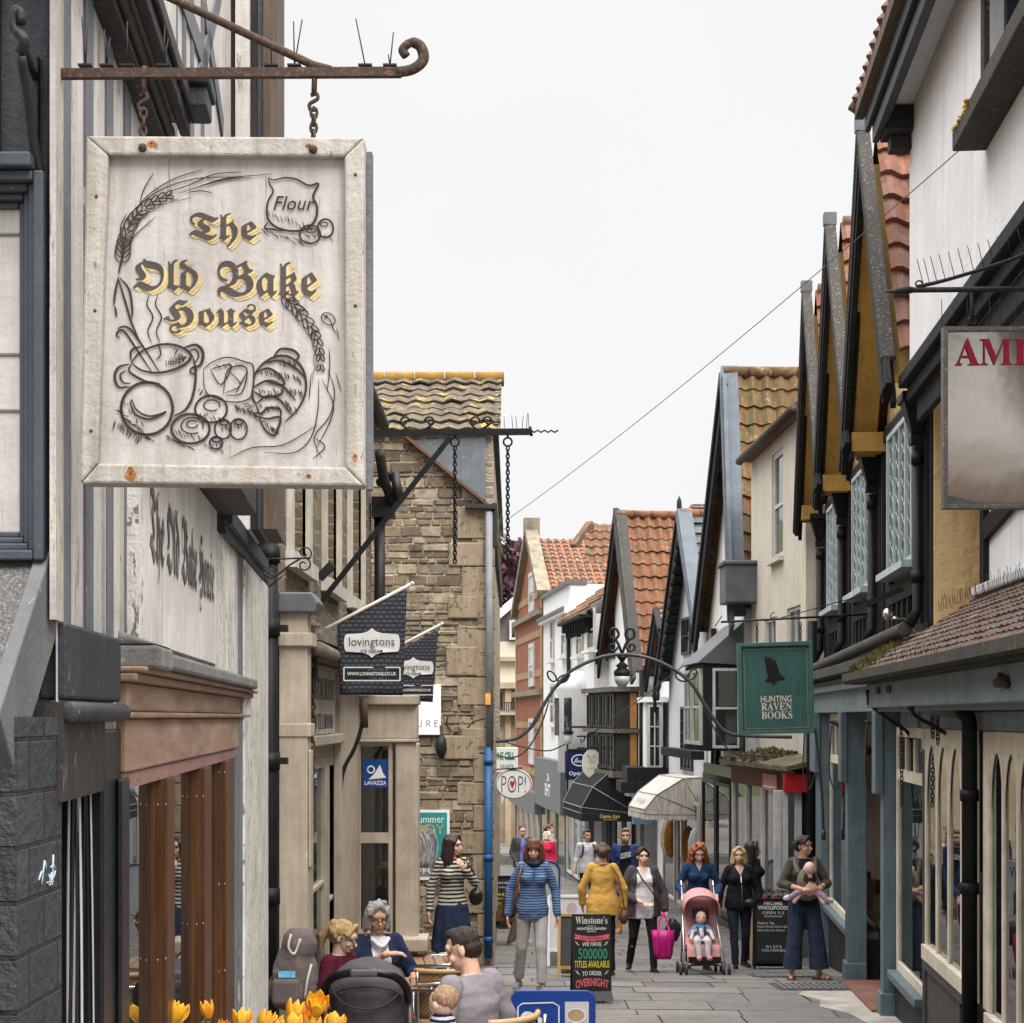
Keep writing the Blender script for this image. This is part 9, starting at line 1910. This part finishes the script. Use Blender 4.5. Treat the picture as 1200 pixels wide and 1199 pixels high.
for k in range(120): b_ = gr_ + V((random.uniform(-.25, .25), random.uniform(-.1, .1), 0)); e = V((random.gauss(0, .05), random.gauss(0, .05), random.uniform(.08, .25))); w_ = V((.012, 0, 0)); m.add([b_ - w_, b_ + w_, b_ + e], [(0, 1, 2)])
tag(m.build('street_plant', plain('weed_green', (.06, .1, .025), .8, .4), None, gr_), 'tuft of green plants at the foot of the white poster stand', 'plant')

# ---- tulips in a raised planter close to the camera
PLN = wood('planter_wood', (.06, .045, .035), (.13, .1, .075), .8, 'X'); pz = -1.06
pl = thing('planter', 'tall wooden planter holding the orange and yellow tulips', 'planter', (-.85, 5.1, gz(5)))
m = MB(); m.box(-1.16, -.42, 4.9, 5.3, gz(5) - .05, pz - .03); m.build('planter_box', PLN, pl, bev=.01); m = MB(); m.box(-1.13, -.45, 4.93, 5.27, pz - .03, pz - .025); m.build('soil', plain('soil', (.03, .022, .016), .95, .4), pl)
PET = []
for k, (c1, c2) in enumerate((((.62, .16, .012), (.72, .38, .02)), ((.66, .25, .012), (.74, .4, .03)), ((.62, .18, .012), (.72, .36, .025)), ((.5, .07, .01), (.68, .25, .02)))):
    t = NT(('petal_orange', 'petal_yellow', 'petal_amber', 'petal_red')[k]); v = t.coord(scale=(40, 40, 8)); t.col(t.ramp(t.noise(v, 1.2, 4), [(.35, c1), (.65, c2)])); t.b.inputs['Subsurface Weight'].default_value = .15; PET.append(t.done(.5))
STEM = plain('tulip_green', (.09, .17, .05), .6, .2)
TUL = [(160, 1174, 1, .8), (155, 1196, 1, 1), (176, 1192, 2, .9), (206, 1190, 1, .9), (243, 1186, 0, .7), (283, 1188, 0, .9), (311, 1190, 1, 1.0), (326, 1196, 1, 1), (345, 1178, 0, 1.0), (372, 1172, 1, 1.1), (360, 1184, 3, .9), (344, 1194, 2, 1), (367, 1195, 1, .95), (392, 1194, 2, 1), (262, 1199, 3, .8)]
NM = ['orange', 'yellow', 'amber', 'red-orange']
for i, (tx_, ty_, mi, s_) in enumerate(TUL):
    s_ *= .86 if tx_ > 250 else 1.1; dd = 5.1 + .13 * math.sin(i * 2.1); c = P(tx_, ty_ + (7 if tx_ > 250 else -2), dd); hgt = .05 * s_
    o = thing('tulip', 'tulip in flower among the orange and yellow tulips along the bottom edge', 'flower', V((c.x, dd, pz - .025)), 'tulips in the planter')
    b_ = V((c.x + .01, dd, pz - .025)); top = c - V((0, 0, hgt * .8)); m = MB(); m.tube(smooth_path([b_, (b_ + top) / 2 + V((.012, 0, 0)), top], 4), .0035, 6); m.build('stem', STEM, o)
    ti = Matrix.Rotation(random.uniform(-.6, .6), 3, 'Y') @ Matrix.Rotation(random.uniform(-.5, .6), 3, 'X')
    for k in range(6):
        a = k * 1.047 + i; inn = k % 2; op = random.uniform(.8, 1.25) * (1, 1.35, .9, 1.2)[i % 4] * (1 if not inn else .8); m = MB()
        def pf(u, v, a=a, op=op, s_=s_, inn=inn):
            w = math.sin(math.pi * min(1, v * .85 + .11)) ** .45 * .55; an = a + (u - .5) * 2 * w * 1.15; r = (.008 + .026 * math.sin(min(1, v * 1.25) * 1.57) * op - .004 * v * v - (.003 if inn else 0)) * s_; z = (-.04 + .075 * v) * s_
            return c + ti @ V((math.cos(an) * r, math.sin(an) * r, z + .004 * math.cos((u - .5) * 6) * v))
        m.sheet(pf, 6, 7); q = m.build('petal', PET[mi], o); q.modifiers.new('thick', 'SOLIDIFY').thickness = .0012
    for k in range(3):
        m = MB(); an = random.uniform(0, 6.28); dv = V((math.cos(an), math.sin(an) * .4, 0)); h_ = (c.z - b_.z) * random.uniform(.6, .95)
        m.sheet(lambda u, v, dv=dv, h_=h_: b_ + dv * (.05 * v + .03 * v * v) + V((0, 0, h_ * v)) + V((-dv.y, dv.x, 0)) * (u - .5) * .035 * math.sin(math.pi * (v * .85 + .12)), 3, 8); q = m.build('leaf', STEM, o); q.modifiers.new('thick', 'SOLIDIFY').thickness = .001
# ------------------------------------------------------------------ sky, sun, camera
SUN_EL, SUN_AZ = 50.0, 148.0        # azimuth clockwise from the view direction
w = bpy.data.worlds.new('World'); SC.world = w; w.use_nodes = True; t = w.node_tree
bg = t.nodes['Background']; sky = t.nodes.new('ShaderNodeTexSky'); sky.sky_type = 'NISHITA'; sky.sun_disc = False
sky.sun_elevation = R(SUN_EL); sky.sun_rotation = R(SUN_AZ); sky.air_density = 1; sky.dust_density = 3
hsv = t.nodes.new('ShaderNodeHueSaturation'); hsv.inputs['Saturation'].default_value = .06; t.links.new(sky.outputs[0], hsv.inputs['Color'])
tc = t.nodes.new('ShaderNodeTexCoord'); sp = t.nodes.new('ShaderNodeSeparateXYZ'); t.links.new(tc.outputs['Generated'], sp.inputs[0])
# overcast deck: brighter towards the zenith, faint cloud structure
ov_ = t.nodes.new('ShaderNodeMapRange'); ov_.inputs['From Min'].default_value = .44; ov_.inputs['From Max'].default_value = 1; ov_.inputs['To Min'].default_value = 4.5; ov_.inputs['To Max'].default_value = 38; t.links.new(sp.outputs[2], ov_.inputs['Value'])
nz = t.nodes.new('ShaderNodeTexNoise'); nz.inputs['Scale'].default_value = 3.5; nz.inputs['Detail'].default_value = 5; t.links.new(tc.outputs['Generated'], nz.inputs['Vector'])
mr = t.nodes.new('ShaderNodeMapRange'); mr.inputs['To Min'].default_value = .94; mr.inputs['To Max'].default_value = 1.06; t.links.new(nz.outputs['Fac'], mr.inputs['Value'])
ml = t.nodes.new('ShaderNodeMath'); ml.operation = 'MULTIPLY'; t.links.new(ov_.outputs[0], ml.inputs[0]); t.links.new(mr.outputs[0], ml.inputs[1])
cm = t.nodes.new('ShaderNodeCombineColor'); 
for k, g_ in enumerate((1.0, 1.0, 1.012)):
    q = t.nodes.new('ShaderNodeMath'); q.operation = 'MULTIPLY'; q.inputs[1].default_value = g_; t.links.new(ml.outputs[0], q.inputs[0]); t.links.new(q.outputs[0], cm.inputs[k])
mx = t.nodes.new('ShaderNodeMix'); mx.data_type = 'RGBA'; mx.inputs[0].default_value = .93; t.links.new(hsv.outputs[0], mx.inputs[6]); t.links.new(cm.outputs[0], mx.inputs[7])
t.links.new(mx.outputs[2], bg.inputs['Color']); bg.inputs['Strength'].default_value = .085
sd = bpy.data.lights.new('Sun', 'SUN'); sd.energy = 1.5; sd.angle = R(40); sd.color = (1, .95, .88)
so = bpy.data.objects.new('Sun', sd); COL.objects.link(so)
az, el = R(SUN_AZ), R(SUN_EL); dirv = V((math.sin(az) * math.cos(el), math.cos(az) * math.cos(el), math.sin(el)))
so.rotation_euler = dirv.to_track_quat('Z', 'Y').to_euler(); so.location = (0, 0, 60)
cd = bpy.data.cameras.new('Camera'); cam = bpy.data.objects.new('Camera', cd); COL.objects.link(cam)
cd.sensor_width = 36; cd.lens = 36 * F / 1200; cd.shift_y = (HY - 599.5) / 1200; cd.clip_start = .05; cd.clip_end = 5000
cam.rotation_euler = (R(90), 0, 0); cam.location = (0, 0, 0); SC.camera = cam
vs_ = SC.view_settings; vs_.view_transform = 'Standard'; vs_.look = 'None'; vs_.exposure = 1.3; vs_.gamma = 1; vs_.use_curve_mapping = False
SC.cycles.max_bounces = 8; SC.cycles.diffuse_bounces = 4; SC.cycles.transparent_max_bounces = 12; SC.cycles.use_denoising = True
bpy.data.scenes.remove(WORK)
